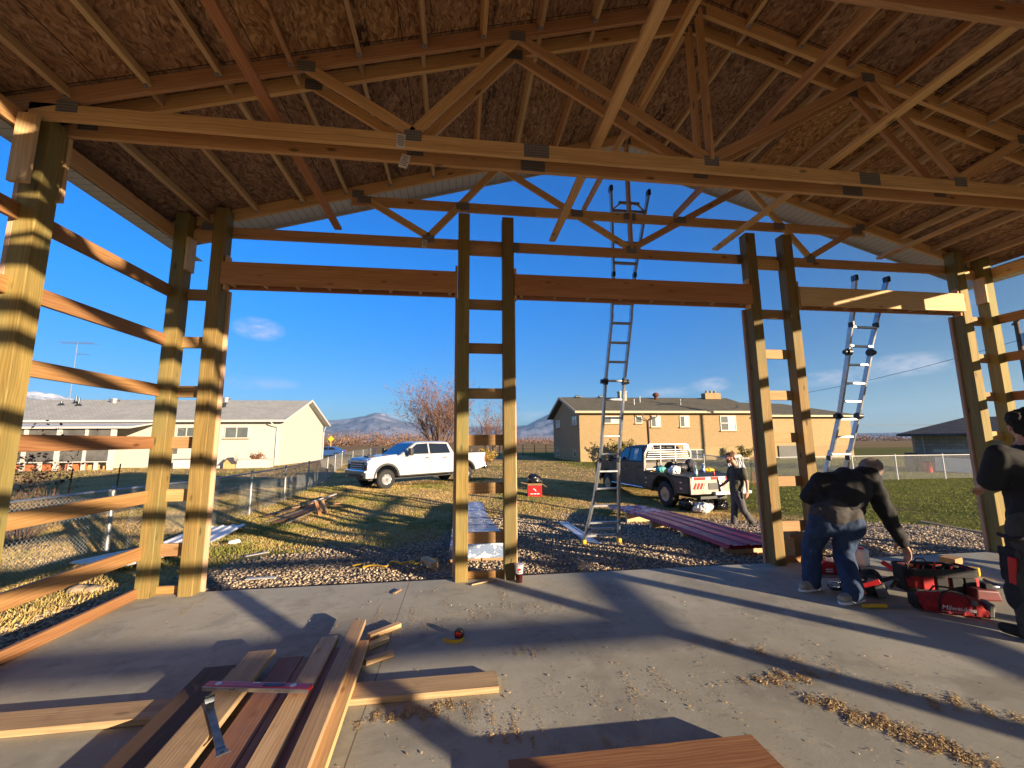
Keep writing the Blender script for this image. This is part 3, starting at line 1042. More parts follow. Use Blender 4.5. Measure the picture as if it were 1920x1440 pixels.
# osb deck with the roofing felt above it
for s in (-1, 1):
    xe = RX + s * (XR - RX + 0.20)
    L = math.hypot(xe - RX, SL * abs(xe - RX))
    ang = math.atan(SL) * s
    MM = Matrix.Translation((RX, 0.82, deckz(RX))) @ Matrix.Rotation(ang, 4, 'Y')
    d = MB().box((s * L / 2, 0, 0.007), (L, 9.66, 0.012))
    o = d.build('roof_sheathing', M['osb'], barn, MM)
    f = MB().box((s * L / 2, 0, 0.019), (L + 0.04, 9.7, 0.008))
    f.build('roofing_felt', M['black'], o, MM)
    # rake soffit past the end truss
    sp = MB().box((s * L / 2, 0, 0), (L, 0.42, 0.008))
    sp.build('rake_soffit', M['soffit'], barn, Matrix.Translation((RX, 5.41, deckz(RX) - 0.02)) @ Matrix.Rotation(ang, 4, 'Y'))
    rb = MB().box((s * L / 2, 0, 0), (L, 0.02, 0.17))
    rb.build('rake_board', M['white_paint'], barn, Matrix.Translation((RX, 5.63, deckz(RX) + 0.02)) @ Matrix.Rotation(ang, 4, 'Y'))
board('ridge_beam', (RX, 3.532, deckz(RX) - .07), (RX, 5.146, deckz(RX) - .07), 0.10, 0.038, M['fir'], barn)


def paper_tag(x, y, z, rot, size=(0.075, 0.13)):
    m = MB().box((0, 0, 0), (size[0], 0.0015, size[1]))
    o = m.build('paper_tag', M['paper'], barn, Matrix.Translation((x, y, z)) @ Matrix.Rotation(rot, 4, 'Y'))
    l = MB()
    for k in range(6):
        l.box((random.uniform(-.004, .004), -0.0012, size[1] * (0.36 - k * 0.13)), (size[0] * random.uniform(.55, .85), 0.0008, 0.006))
    l.build('print', M['steel'], o, Matrix.Translation((x, y, z)) @ Matrix.Rotation(rot, 4, 'Y'))


paper_tag(-0.52, 3.299, 4.17, 0.0)
paper_tag(-0.50, 3.40, 4.055, 0.25)
paper_tag(-0.47, 5.14, 4.16, 0.1, (.06, .11))
# ------------------------------------------------------------------ hills, haze, far wood
def make_hills():
    prof = [(-62, 1.2), (-50, 3.0), (-45, 4.3), (-43, 4.7), (-42.2, 4.85), (-41, 4.6), (-38, 3.6), (-32, 2.6), (-25, 2.3), (-20, 2.5), (-17.4, 2.75), (-14.6, 2.95),
            (-12.6, 3.3), (-11.2, 3.75), (-10.2, 3.65), (-8.9, 3.15), (-6.5, 2.5), (-1.5, 2.15), (3, 1.9), (7.3, 2.0), (9.4, 2.2), (11, 3.0), (12.4, 3.6), (14, 4.0), (18, 3.0), (24, 1.6), (32, .7), (45, .35), (62, .3)]
    pa, pe = np.array([p[0] for p in prof]), np.array([p[1] for p in prof])
    na, nr = 760, 90
    A = np.linspace(-62, 62, na)
    Rr = np.linspace(2340, 4140, nr)
    verts = np.zeros((na, nr, 3))
    for i, a in enumerate(A):
        top = math.tan(R(np.interp(a, pa, pe))) * 3330
        for j, r in enumerate(Rr):
            t = (r - 2340) / 990
            s = min(t, 1.0) ** 0.8 if t < 1 else max(0, 1 - (t - 1) * 0.9)
            x, y = r * math.sin(R(a)), r * math.cos(R(a))
            q = V((x / 405, y / 405, 0))
            rid = 1 - abs(mnoise.noise(q + V((3.1, 0, 0)))) * 2
            rid2 = 1 - abs(mnoise.noise(q * 2.7 + V((9, 4, 0)))) * 2
            rid3 = 1 - abs(mnoise.noise(q * 7.0)) * 2
            env = s * (1 - s) * 4 * 0.6 + 0.12 * s
            z = top * s + (rid * 0.55 + rid2 * 0.3 + rid3 * 0.14) * env * (27 + top * 0.30)
            verts[i, j] = (x, y, max(z, -30) - 3)
    idx = np.arange(na * nr).reshape(na, nr)
    q = np.stack([idx[:-1, :-1], idx[1:, :-1], idx[1:, 1:], idx[:-1, 1:]], -1).ravel()
    m, g, b = new_mat('haze tinted mountain slopes')
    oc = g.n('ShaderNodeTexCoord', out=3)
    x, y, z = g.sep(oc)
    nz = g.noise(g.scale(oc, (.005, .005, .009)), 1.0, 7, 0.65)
    c = g.mix(g.step(nz, 0.35, 0.65), (0.09, 0.105, 0.165), (0.205, 0.21, 0.285))  # distance haze mixed into the slope colour as lilac blue
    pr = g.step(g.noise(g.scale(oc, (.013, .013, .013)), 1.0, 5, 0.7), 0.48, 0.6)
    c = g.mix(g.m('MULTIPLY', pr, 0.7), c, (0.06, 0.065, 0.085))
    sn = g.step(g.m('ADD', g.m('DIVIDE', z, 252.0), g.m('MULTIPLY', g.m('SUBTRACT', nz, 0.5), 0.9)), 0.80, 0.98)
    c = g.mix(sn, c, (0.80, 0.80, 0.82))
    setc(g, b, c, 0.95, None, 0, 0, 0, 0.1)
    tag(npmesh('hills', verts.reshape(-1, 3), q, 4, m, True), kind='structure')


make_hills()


def make_haze():
    m = bpy.data.materials.new('valley air')
    m.use_nodes = True
    t = m.node_tree
    t.nodes.clear()
    out = t.nodes.new('ShaderNodeOutputMaterial')
    v = t.nodes.new('ShaderNodeVolumePrincipled')
    v.inputs['Color'].default_value = (0.36, 0.62, 1.0, 1)
    v.inputs['Density'].default_value = HAZE
    v.inputs['Anisotropy'].default_value = 0.1
    t.links.new(v.outputs[0], out.inputs['Volume'])
    b = MB().box((0, 1350, 158), (9200, 6600, 320))
    tag(b.build('haze', m), 'thin blue valley haze over the fields and hills', 'haze', kind='stuff')


HAZE = 0.00016
make_haze()


def leaf_mat(name, a, b_, dead=None):
    m, g, bs = new_mat(name)
    r = g.n('ShaderNodeNewGeometry', out=8)
    c = g.mix(r, a, b_)
    setc(g, bs, c, 0.7, None, 0, 0, 0, 0.2)
    return m


M['bark'] = plain('grey brown bark', (0.16, 0.105, 0.085), 0.9, 0, 0.35, 20)
M['twig_red'] = plain('red brown twigs', (0.17, 0.085, 0.06), 0.9, 0, 0.3, 12)
M['leaf_rust'] = leaf_mat('rust leaves', (0.16, 0.07, 0.035), (0.34, 0.18, 0.10))
M['leaf_yellow'] = leaf_mat('yellow leaves', (0.26, 0.17, 0.03), (0.52, 0.36, 0.09))
M['leaf_olive'] = leaf_mat('olive leaves', (0.10, 0.09, 0.025), (0.30, 0.24, 0.07))
M['leaf_dark'] = leaf_mat('dark dry leaves', (0.03, 0.018, 0.012), (0.09, 0.05, 0.03))
M['leaf_wood'] = leaf_mat('far autumn wood', (0.12, 0.065, 0.045), (0.30, 0.18, 0.11))


def leaves_mesh(name, P, size, mat, parent=None):
    n = len(P)
    P = np.asarray(P, dtype=float)
    a = rng.normal(0, 1, (n, 3)); a /= np.linalg.norm(a, axis=1)[:, None]
    b = rng.normal(0, 1, (n, 3)); b -= (a * b).sum(1)[:, None] * a; b /= np.linalg.norm(b, axis=1)[:, None]
    s = size * rng.uniform(.5, 1.3, n)[:, None]
    vs = np.stack([P - a * s, P + b * s * .55, P + a * s, P - b * s * .55], 1).reshape(-1, 3)
    return npmesh(name, vs, np.arange(n * 4), 4, mat, False, parent)


def far_wood():
    pts = []
    for a0, a1, d, h, n in ((-24, -3, 260, 7.5, 16000), (-3, 12, 330, 5.5, 8000), (12, 60, 380, 4.8, 18000), (-60, -24, 300, 6, 5000)):
        k = int((a1 - a0) * 4.5)
        for c in range(k):
            az = R(rng.uniform(a0, a1))
            dd = d + rng.uniform(-25, 60)
            hh = h * rng.uniform(.35, 1.25)
            w = rng.uniform(1.5, 7)
            m_ = n // k
            x = dd * math.sin(az) + rng.normal(0, w, m_)
            y = dd * math.cos(az) + rng.normal(0, w, m_)
            z = -.4 + hh * np.abs(rng.normal(.45, .3, m_))
            pts.append(np.stack([x, y, z], -1))
    o = leaves_mesh('far_wood', np.concatenate(pts), 0.5, M['leaf_wood'])
    tag(o, 'low brown autumn woodland along the far edge of the fields', 'woodland', kind='stuff')


far_wood()


def bare_tree(name, label, cat, loc, height, spread, stems, mat_twig, mat_leaf, nleaf, leaf, group=None, depth=4, seed=1, r0=0.05):
    rnd = random.Random(seed)
    t = thing(name, label, cat, loc, 0, group)
    tr, tw = MB(), MB()
    tips = []
    def grow(p, d, L, r, lev):
        n = 4
        pts, rad = [p], [r]
        q = p.copy()
        dd = d.copy()
        for i in range(n):
            dd = (dd + V((rnd.gauss(0, .10), rnd.gauss(0, .10), rnd.gauss(0.03, .06)))).normalized()
            q = q + dd * (L / n)
            pts.append(q.copy()); rad.append(r * (1 - 0.55 * (i + 1) / n))
            if lev >= 2: tips.append(q.copy())
        (tr if lev < 2 else tw).tube(pts, rad, 5 if lev < 2 else 3, caps=False)
        if lev < depth:
            for k in range(rnd.randint(3, 5)):
                f = rnd.uniform(.3, 1.0)
                i = min(n - 1, int(f * n))
                base = pts[i].lerp(pts[i + 1], f * n - i if f < 1 else 1)
                nd = (dd + V((rnd.gauss(0, .5), rnd.gauss(0, .5), rnd.gauss(0.15, .35)))).normalized()
                grow(base, nd, L * rnd.uniform(.42, .68), rad[i] * .55, lev + 1)
    for s in range(stems):
        a = 2 * PI * s / max(1, stems) + rnd.uniform(-.3, .3)
        tilt = spread * rnd.uniform(.4, 1.0)
        d = V((math.cos(a) * tilt, math.sin(a) * tilt, 1)).normalized()
        grow(V((math.cos(a) * .12 * spread, math.sin(a) * .12 * spread, -.05)), d, height * rnd.uniform(.42, .58), r0, 0)
    tr.build('trunk', M['bark'], t, smooth=True, fix=False)
    tw.build('crown', mat_twig, t, fix=False)
    if nleaf:
        P = []
        mw = W[t.name]
        for i in range(nleaf):
            q = rnd.choice(tips)
            P.append(tuple(mw @ (q + V((rnd.gauss(0, .06), rnd.gauss(0, .06), rnd.gauss(0, .06))))))
        o = leaves_mesh('leaves', np.array(P) - np.array(W[t.name].translation), leaf, mat_leaf, t)
    return t


bare_tree('autumn_tree', 'wide many stemmed bare tree with rusty leaves behind the white pickup', 'tree', (-2.4, 50, -.4), 10.4, .50, 30, M['twig_red'], M['leaf_rust'], 7000, .085, depth=4, seed=5, r0=.09)
bare_tree('autumn_tree', 'smaller nearly leafless tree seen between the two middle barn posts', 'tree', (3.1, 40, -.4), 8.0, .50, 9, M['twig_red'], M['leaf_rust'], 600, .075, depth=4, seed=9, r0=.055)
bare_tree('shrub', 'yellow leaved bush low behind the tail of the white pickup', 'shrub', (2.3, 36, -.4), 1.5, .9, 14, M['twig_red'], M['leaf_yellow'], 2600, .07, depth=3, seed=12, r0=.02)
bare_tree('shrub', 'low orange bush left of the rear of the white pickup', 'shrub', (.2, 35, -.4), 1.5, .9, 12, M['twig_red'], M['leaf_yellow'], 2000, .07, depth=3, seed=13, r0=.02)
bare_tree('shrub', 'olive and yellow shrub against the brick house behind the tall ladder', 'shrub', (15.1, 36.6, -.4), 2.3, .75, 14, M['bark'], M['leaf_olive'], 2600, .085, depth=3, seed=21, r0=.025)
bare_tree('shrub', 'small green shrub beside the brick house behind the metal fence', 'shrub', (27.4, 36.8, -.4), 1.6, .7, 9, M['bark'], M['leaf_olive'], 900, .08, depth=3, seed=22, r0=.02)
bare_tree('shrub', 'rust coloured shrub in the white planter', 'shrub', (-16.7, 37.0, .1), .85, .9, 9, M['twig_red'], M['leaf_rust'], 700, .075, depth=3, seed=23, r0=.015)
bare_tree('sapling', 'bare sapling between the planter shrub and the kennel', 'sapling', (-18.0, 36.6, -.4), 1.9, .35, 3, M['bark'], M['leaf_dark'], 0, .05, depth=2, seed=24, r0=.02)
bare_tree('weeds', 'tall bare weed stems with black dried leaves behind the left fence', 'weeds', (-9.4, 10.6, -.4), 2.6, .45, 12, M['bark'], M['leaf_dark'], 420, .045, depth=3, seed=31, r0=.011)
bare_tree('weeds', 'pale dry weed clump low behind the near chain link fence', 'weeds', (-8.9, 9.9, -.4), 1.3, .7, 22, M['leaf_yellow'], M['leaf_dark'], 60, .03, depth=3, seed=32, r0=.008)


# ------------------------------------------------------------------ houses
def mat_siding():
    m, g, b = new_mat('white lap siding')
    oc = g.n('ShaderNodeTexCoord', out=3)
    x, y, z = g.sep(oc)
    u = g.m('FRACT', g.m('DIVIDE', g.m('ADD', z, 10.0), 0.2))
    s = g.m('SUBTRACT', 1.0, g.step(u, 0.0, 0.10))
    nz = g.noise(oc, 1.0, 4)
    c = g.mix(nz, (0.46, 0.455, 0.415), (0.53, 0.525, 0.475))
    c = g.mix(g.m('MULTIPLY', s, 0.55), c, (0.22, 0.21, 0.20))
    setc(g, b, c, 0.6, u, 0.4, 0.02)
    return m


def mat_brick():
    m, g, b = new_mat('tan brick')
    oc = g.n('ShaderNodeTexCoord', out=3)
    x, y, z = g.sep(oc)
    p = g.n('ShaderNodeCombineXYZ', {0: g.m('ADD', x, y), 1: z, 2: 0.0})
    br = g.t.nodes.new('ShaderNodeTexBrick')
    g.t.links.new(p, br.inputs['Vector'])
    br.inputs['Color1'].default_value = (0.33, 0.225, 0.105, 1)
    br.inputs['Color2'].default_value = (0.255, 0.16, 0.07, 1)
    br.inputs['Mortar'].default_value = (0.35, 0.27, 0.14, 1)
    br.inputs['Scale'].default_value = 1.0
    br.inputs['Mortar Size'].default_value = 0.012
    br.inputs['Brick Width'].default_value = 0.26
    br.inputs['Row Height'].default_value = 0.095
    br.inputs['Bias'].default_value = -0.2
    c = g.mix(0.35, br.outputs[0], g.mix(g.noise(oc, 0.8, 4), (0.285, 0.19, 0.088), (0.355, 0.245, 0.12)))
    setc(g, b, c, 0.85, br.outputs[1], -0.3, 0.01)
    return m


def mat_shingle(name, a, b_):
    m, g, b = new_mat(name)
    oc = g.n('ShaderNodeTexCoord', out=3)
    x, y, z = g.sep(oc)
    p = g.n('ShaderNodeCombineXYZ', {0: x, 1: y, 2: 0.0})
    br = g.t.nodes.new('ShaderNodeTexBrick')
    g.t.links.new(p, br.inputs['Vector'])
    br.inputs['Color1'].default_value = (*a, 1)
    br.inputs['Color2'].default_value = (*b_, 1)
    br.inputs['Mortar'].default_value = (*[c * .6 for c in a], 1)
    br.inputs['Scale'].default_value = 1.0
    br.inputs['Mortar Size'].default_value = 0.012
    br.inputs['Brick Width'].default_value = 0.32
    br.inputs['Row Height'].default_value = 0.16
    c = g.mix(g.m('MULTIPLY', g.step(g.noise(oc, .6, 5), .4, .7), .4), br.outputs[0], tuple(x_ * 0.75 for x_ in a))
    setc(g, b, c, 0.9, br.outputs[1], -0.3, 0.02, 0, .2)
    return m


M['siding'] = mat_siding()
M['brick'] = mat_brick()
M['shingle_white'] = mat_shingle('pale grey shingles', (0.34, 0.34, 0.325), (0.44, 0.44, 0.42))
M['shingle_olive'] = mat_shingle('olive grey shingles', (0.115, 0.105, 0.075), (0.165, 0.15, 0.11))
M['shingle_dark'] = mat_shingle('charcoal shingles', (0.055, 0.055, 0.062), (0.09, 0.09, 0.098))
M['stucco'] = plain('tan stucco', (0.345, 0.255, 0.125), 0.9, 0, 0.08, 3, bump=.2)
M['trim_tan'] = plain('cream trim', (0.46, 0.38, 0.25), 0.6, 0, 0.05)
M['curtain'] = plain('white curtain', (0.60, 0.58, 0.52), 0.8, 0, 0.15, 3)
M['orange_panel'] = plain('orange brown panel', (0.50, 0.15, 0.05), 0.7, 0, 0.2)
M['tan_panel'] = plain('tan board', (0.52, 0.33, 0.14), 0.7, 0, 0.2)
M['screen'] = plain('grey insect screen', (0.10, 0.098, 0.095), 0.7, 0, 0.25, 1.2)


def window(par, x0, x1, z0, z1, y, mull=1, sill=True, axis='x', frame_mat=None, curtain=False):
    """window set into a wall that faces -y (axis x) or -x (axis y)"""
    fm = frame_mat or M['white_paint']
    def P(a, d, z): return (a, y + d, z) if axis == 'x' else (y + d, a, z)
    def S(a, d, z): return (a, d, z) if axis == 'x' else (d, a, z)
    f = MB()
    w, h = x1 - x0, z1 - z0
    t = 0.07
    f.box(P((x0 + x1) / 2, -.01, z1 - t / 2), S(w, .08, t)); f.box(P((x0 + x1) / 2, -.01, z0 + t / 2), S(w, .08, t))
    for a in [x0 + t / 2, x1 - t / 2] + [x0 + w * (k + 1) / (mull + 1) for k in range(mull)]:
        f.box(P(a, -.008, (z0 + z1) / 2), S(t, .076, h - 2 * t))
    o = f.build('window', fm, par, Matrix.Identity(4))
    MB().box(P((x0 + x1) / 2, .0, (z0 + z1) / 2), S(w - .02, .03, h - .02)).build('pane', M['glass_house'], o, Matrix.Identity(4))
    if curtain:
        MB().box(P(x0 + w * .72, -.02, (z0 + z1) / 2), S(w * .42, .012, h - 2 * t)).build('curtain', M['curtain'], o, Matrix.Identity(4))
    if sill:
        MB().box(P((x0 + x1) / 2, -.05, z0 - .05), S(w + .16, .16, .09)).build('sill', M['stucco'], o, Matrix.Identity(4))
    return o


def gable_roof(mb, x0, x1, y0, yr, y1, ze, zr, t=0.12, ends=True):
    mb.prism([(y0, ze), (yr, zr), (y1, ze), (y1, ze - t), (yr, zr - t), (y0, ze - t)], x0, x1, (0, 0, 0), (0, 1, 0), (0, 0, 1), (1, 0, 0))


# white house on the left
wh = thing('white_house', 'long low white house with pale shingle roof and lean-to porch behind the left fence', 'house', (-28, 45, -.4))
b = MB()
b.prism([(39.7, -.5), (51.2, -.5), (51.2, 3.5), (45.5, 5.82), (39.7, 3.5)], -44, -15.95, (0, 0, 0), (0, 1, 0), (0, 0, 1), (1, 0, 0))
b.build('wall', M['siding'], wh, Matrix.Identity(4))
r_ = MB()
gable_roof(r_, -44.5, -15.45, 39.05, 45.5, 52.0, 3.60, 6.02)
roof = r_.build('roof', M['shingle_white'], wh, Matrix.Identity(4))
v = MB()
for x, y, z, h, rr in ((-37.2, 43.6, 5.25, .45, .09), (-36.6, 44.3, 5.5, .75, .08), (-35.6, 43.4, 5.2, .8, .08)):
    v.cyl((x, y, z), (x, y, z + h), rr, rr * .9, 10); v.lathe([(.28, 0), (.1, .2)], (x, y, z + .05))
v.build('vent_pipe', M['steel'], roof, Matrix.Identity(4), smooth=30)
for x, y, z in ((-33.5, 44.6, 5.6), (-23.6, 45.0, 5.8)):
    MB().cyl((x, y, z), (x, y, z + .38), .3, .3, 14).cyl((x, y, z + .3), (x, y, z + .42), .42, .40, 14).build('roof_vent', M['galv'], roof, Matrix.Identity(4), smooth=30)
MB().box((-22.9, 43.1, 5.2), (.5, .35, .5)).box((-22.9, 43.1, 5.5), (.62, .45, .08)).build('roof_vent', M['steel'], roof, Matrix.Identity(4))
f = MB()
f.box((-29.97, 38.99, 3.57), (29.1, .10, .18))
f.box((-15.40, 42.28, 4.80), (.06, 6.90, .22), Matrix.Rotation(math.atan2(2.42, 6.45), 3, 'X')); f.box((-15.40, 48.74, 4.80), (.06, 6.94, .22), Matrix.Rotation(-math.atan2(2.42, 6.5), 3, 'X'))
f.build('gutter', M['white_paint'], wh, Matrix.Identity(4))
MB().tube([(-16.6, 38.96, 3.45), (-16.5, 39.1, 3.3), (-16.3, 39.62, 3.0), (-16.3, 39.62, -.3)], .05, 8).build('downspout', M['white_paint'], wh, Matrix.Identity(4))
MB().tube([(-15.9, 52.0, 3.45), (-15.85, 51.4, 3.1), (-15.85, 51.2, 2.8), (-15.85, 51.2, -.3)], .05, 8).build('downspout', M['white_paint'], wh, Matrix.Identity(4))
for x0, x1, z0, z1 in ((-20.7, -18.7, 2.05, 3.08), (-24.6, -23.0, 2.2, 3.08)):
    window(wh, x0, x1, z0, z1, 39.68)
po = MB()
po.prism([(36.4, 3.02), (39.68, 3.50), (39.68, 3.42), (36.4, 2.86)], -37.6, -26.0, (0, 0, 0), (0, 1, 0), (0, 0, 1), (1, 0, 0))
po.build('porch_roof', M['white_paint'], wh, Matrix.Identity(4))
for x, w in ((-33.5, .22), (-31.2, .3), (-29.3, .16), (-27.4, .32), (-36.4, .3)):
    MB().box((x, 36.8, 1.22), (w, .2, 3.28)).build('porch_post', M['white_paint'], wh, Matrix.Identity(4))
MB().box((-32, 36.8, .26), (9.6, .22, .08)).build('porch_rail', M['white_paint'], wh, Matrix.Identity(4))
for x in (-35.2, -34.3, -32.3, -30.2, -28.4):
    MB().box((x, 36.8, -.11), (.2, .16, .66)).build('porch_baluster', M['white_paint'], wh, Matrix.Identity(4))
for x0, x1, mt, z1 in ((-36.2, -31.4, 'orange_panel', .1), (-31.0, -29.5, 'orange_panel', .18), (-29.4, -28.6, 'tan_panel', 0), (-28.3, -27.6, 'tan_panel', -.1)):
    MB().box(((x0 + x1) / 2, 37.4, (z1 - .4) / 2), (x1 - x0, .1, z1 + .4)).build('porch_panel', M[mt], wh, Matrix.Identity(4))
MB().box((-32, 36.84, 1.6), (9.1, .02, 2.52)).build('porch_screen', M['screen'], wh, Matrix.Identity(4))
MB().box((-24.9, 39.66, 1.3), (1.0, .06, 1.1)).build('door', M['screen'], wh, Matrix.Identity(4))

an = thing('tv_antenna', 'tall thin rooftop television antenna on a mast above the white house', 'antenna', (-38.6, 46, 5.2))
MB().cyl((0, 0, -.3), (0, 0, 6.8), .035, .03, 6).build('mast', M['galv'], an)
a1 = MB().cyl((-1.6, 0, 6.65), (1.6, 0, 6.65), .022, .022, 5)
for k in range(12):
    x = -1.5 + 3.0 * k / 11
    a1.cyl((x, -.5 - .03 * k, 6.68), (x, .5 + .03 * k, 6.68), .012, .012, 4)
a1.build('boom', M['galv'], an)
a2 = MB().cyl((-.1, 0, 5.5), (1.2, 0, 5.5), .02, .02, 5)
for k in range(6):
    a2.cyl((.1 + .2 * k, -.25, 5.52), (.1 + .2 * k, .25, 5.52), .01, .01, 4)
a2.build('boom', M['galv'], an)

pl = MB().box((-17.5, 37.0, -.08), (4.0, .9, .66)).box((-17.5, 37.0, .27), (4.1, 1.0, .05))
tag(pl.build('planter', M['white_paint']), 'long white planter box in front of the white house', 'planter')
dg_ = thing('kennel', 'little grey kennel with pointed roof in front of the white house', 'kennel', (-18.35, 36.3, -.4))
MB().prism([(-.3, 0), (.3, 0), (.3, .45), (0, .78), (-.3, .45)], -.35, .35).build('body', M['tan_panel'], dg_)
MB().beam((-.42, 0, .38), (0.02, 0, .86), .9, .05, (0, 1, 0)).beam((.42, 0, .38), (-.02, 0, .86), .9, .05, (0, 1, 0)).build('roof', M['shingle_dark'], dg_)
bn = thing('garden_bin', 'grey plastic storage bin by the wall of the white house', 'bin', (-22.3, 37.6, -.4))
MB().box((0, 0, .35), (1.6, .8, .7)).build('body', M['curtain'], bn, bevel=.03)
MB().box((0, 0, .74), (1.7, .9, .08)).build('lid', M['galv'], bn, bevel=.02)

# brick house
bh = thing('brick_house', 'long split level tan brick house with olive shingle roof across the yard', 'house', (21, 43, -.4))
I4 = Matrix.Identity(4)
b = MB()
b.prism([(38.1, .89), (49.0, .89), (49.0, 4.15), (43.7, 6.0), (38.1, 4.15)], 11.4, 31.4, (0, 0, 0), (0, 1, 0), (0, 0, 1), (1, 0, 0))
b.build('wall', M['brick'], bh, I4)
MB().box((21.4, 43.55, .195), (19.97, 10.87, 1.385)).build('foundation', M['stucco'], bh, I4)
r_ = MB()
gable_roof(r_, 10.9, 30.75, 37.45, 43.7, 50.0, 4.34, 6.32, .16)
roof = r_.build('roof', M['shingle_olive'], bh, I4)
f = MB().box((20.9, 37.40, 4.27), (20.2, .12, .20))
f.beam((10.85, 37.45, 4.26), (10.85, 43.7, 6.24), .26, .06).beam((10.85, 50.0, 4.26), (10.85, 43.7, 6.24), .26, .06)
f.build('fascia', M['trim_tan'], bh, I4)
MB().box((20.9, 37.78, 4.16), (19.9, .62, .03)).build('soffit', M['trim_tan'], bh, I4)
wg = MB().box((36, 43.5, 1.9), (9.2, 10.8, 4.4))
wg.build('wing_wall', M['stucco'], bh, I4)
MB().box((37.2, 38.05, .24), (6.3, .06, 1.28)).build('wing_brick', M['brick'], bh, I4)
MB().box((33.1, 38.03, .25), (2.2, .08, 1.3)).build('shaded_opening', M['screen'], bh, I4)  # dark sheet standing for the shade inside the carport opening
wr = MB()
wr.add([(30.7, 37.5, 4.10), (41.4, 37.5, 3.95), (41.4, 49.9, 3.95), (30.7, 49.9, 4.10), (30.7, 43.7, 5.86), (37.6, 43.7, 5.70),
        (30.7, 37.5, 3.93), (41.4, 37.5, 3.78), (41.4, 49.9, 3.78), (30.7, 49.9, 3.93)],
       [(0, 1, 5, 4), (1, 2, 5), (2, 3, 4, 5), (0, 4, 3), (6, 7, 1, 0), (7, 8, 2, 1), (8, 9, 3, 2), (9, 6, 0, 3), (9, 8, 7, 6)])
wr.build('wing_roof', M['shingle_olive'], bh, I4)
hp = MB().add([(30.751, 37.45, 4.34), (30.751, 43.7, 6.32), (30.751, 50, 4.34), (32.6, 43.7, 5.78), (30.751, 43.7, 4.3)], [(0, 3, 1), (1, 3, 2)])
hp.build('roof_hip', M['shingle_olive'], bh, I4, fix=False)
MB().box((35.6, 37.44, 3.87), (11.6, .1, .16)).build('fascia', M['trim_tan'], bh, I4)
for x0, x1, z0, z1, mu, cu in ((13.76, 15.32, 3.2, 3.92, 1, True), (17.0, 17.7, 3.2, 3.92, 0, False), (18.6, 19.6, 2.84, 3.94, 1, True), (21.6, 22.6, 2.83, 3.94, 1, True), (25.9, 27.6, 2.45, 3.94, 1, True)):
    window(bh, x0, x1, z0, z1, 38.08, mu, True, 'x', None, cu)
MB().box((26.75, 38.03, 3.2), (1.6, .05, .07)).build('transom', M['white_paint'], bh, I4)
window(bh, 22.4, 23.95, -.33, .64, 38.08, 1, False)
for a0, a1, z0, z1 in ((45.5, 47.6, 3.05, 3.95), (38.8, 40.6, 3.1, 4.0)):
    window(bh, a0, a1, z0, z1, 11.38, 1, True, 'y')
for a0, a1, z0, z1 in ((46.2, 47.4, -.1, .55), (39.4, 40.3, 0, .65)):
    window(bh, a0, a1, z0, z1, 11.38, 0, False, 'y')
d = MB().tube([(17.5, 37.5, 4.1), (17.6, 37.7, 3.75), (18.3, 38.0, 3.45), (18.32, 38.02, .3), (18.32, 38.02, -.3)], .055, 8).tube([(19.1, 37.5, 4.15), (19.0, 37.7, 3.8), (18.3, 38.0, 3.45)], .05, 8)
d.build('downspout', M['bark'], bh, I4)
c = MB().box((17.6, 42.5, 6.2), (.75, .75, 1.2)).box((17.6, 42.5, 6.82), (.85, .85, .1))
c.build('chimney', M['trim_tan'], roof, I4)
c = MB().box((28.5, 43.2, 6.45), (1.9, .8, .7))
for x in (28.0, 28.5, 29.0): c.cyl((x, 43.2, 6.78), (x, 43.2, 7.08), .16, .14, 10)
o = c.build('chimney', M['brick'], roof, I4)
MB().cyl((21.7, 42.9, 6.0), (21.7, 42.9, 6.35), .2, .2, 12).ell((21.7, 42.9, 6.55), (.36, .36, .26)).build('turbine_vent', M['rust'], roof, I4, smooth=True)
for x, y, z, h in ((17.9, 40.2, 5.15, .65), (19.1, 41.4, 5.5, .75), (23.0, 40.2, 5.15, .65)):
    MB().cyl((x, y, z - .1), (x, y, z + h), .07, .07, 8).build('vent_pipe', M['galv'], roof, I4)
for x in (12.9, 15.6):
    MB().box((x, 43.4, 6.36), (.7, .45, .22)).build('roof_vent', M['steel'], roof, I4, bevel=.05)

# grey block shed on the right, turned so that its front looks at the barn
sh = thing('block_shed', 'low grey concrete block shed with dark hipped roof at the right edge of the lawn', 'shed', (27.2, 21.6, -.4), math.atan2(-.77, .64))


def mat_block():
    m, g, b = new_mat('concrete block')
    oc = g.n('ShaderNodeTexCoord', out=3)
    x, y, z = g.sep(oc)
    p = g.n('ShaderNodeCombineXYZ', {0: g.m('ADD', x, y), 1: z, 2: 0.0})
    br = g.t.nodes.new('ShaderNodeTexBrick')
    g.t.links.new(p, br.inputs['Vector'])
    br.inputs['Color1'].default_value = (0.24, 0.225, 0.20, 1); br.inputs['Color2'].default_value = (0.30, 0.28, 0.25, 1)
    br.inputs['Mortar'].default_value = (0.17, 0.16, 0.145, 1)
    br.inputs['Scale'].default_value = 1.0; br.inputs['Mortar Size'].default_value = 0.012
    br.inputs['Brick Width'].default_value = .42; br.inputs['Row Height'].default_value = .21
    c = g.mix(g.m('MULTIPLY', g.step(g.noise(oc, .7, 5), .4, .7), .5), br.outputs[0], (0.13, 0.11, 0.09))
    setc(g, b, c, .9, br.outputs[1], -.3, .01)
    return m


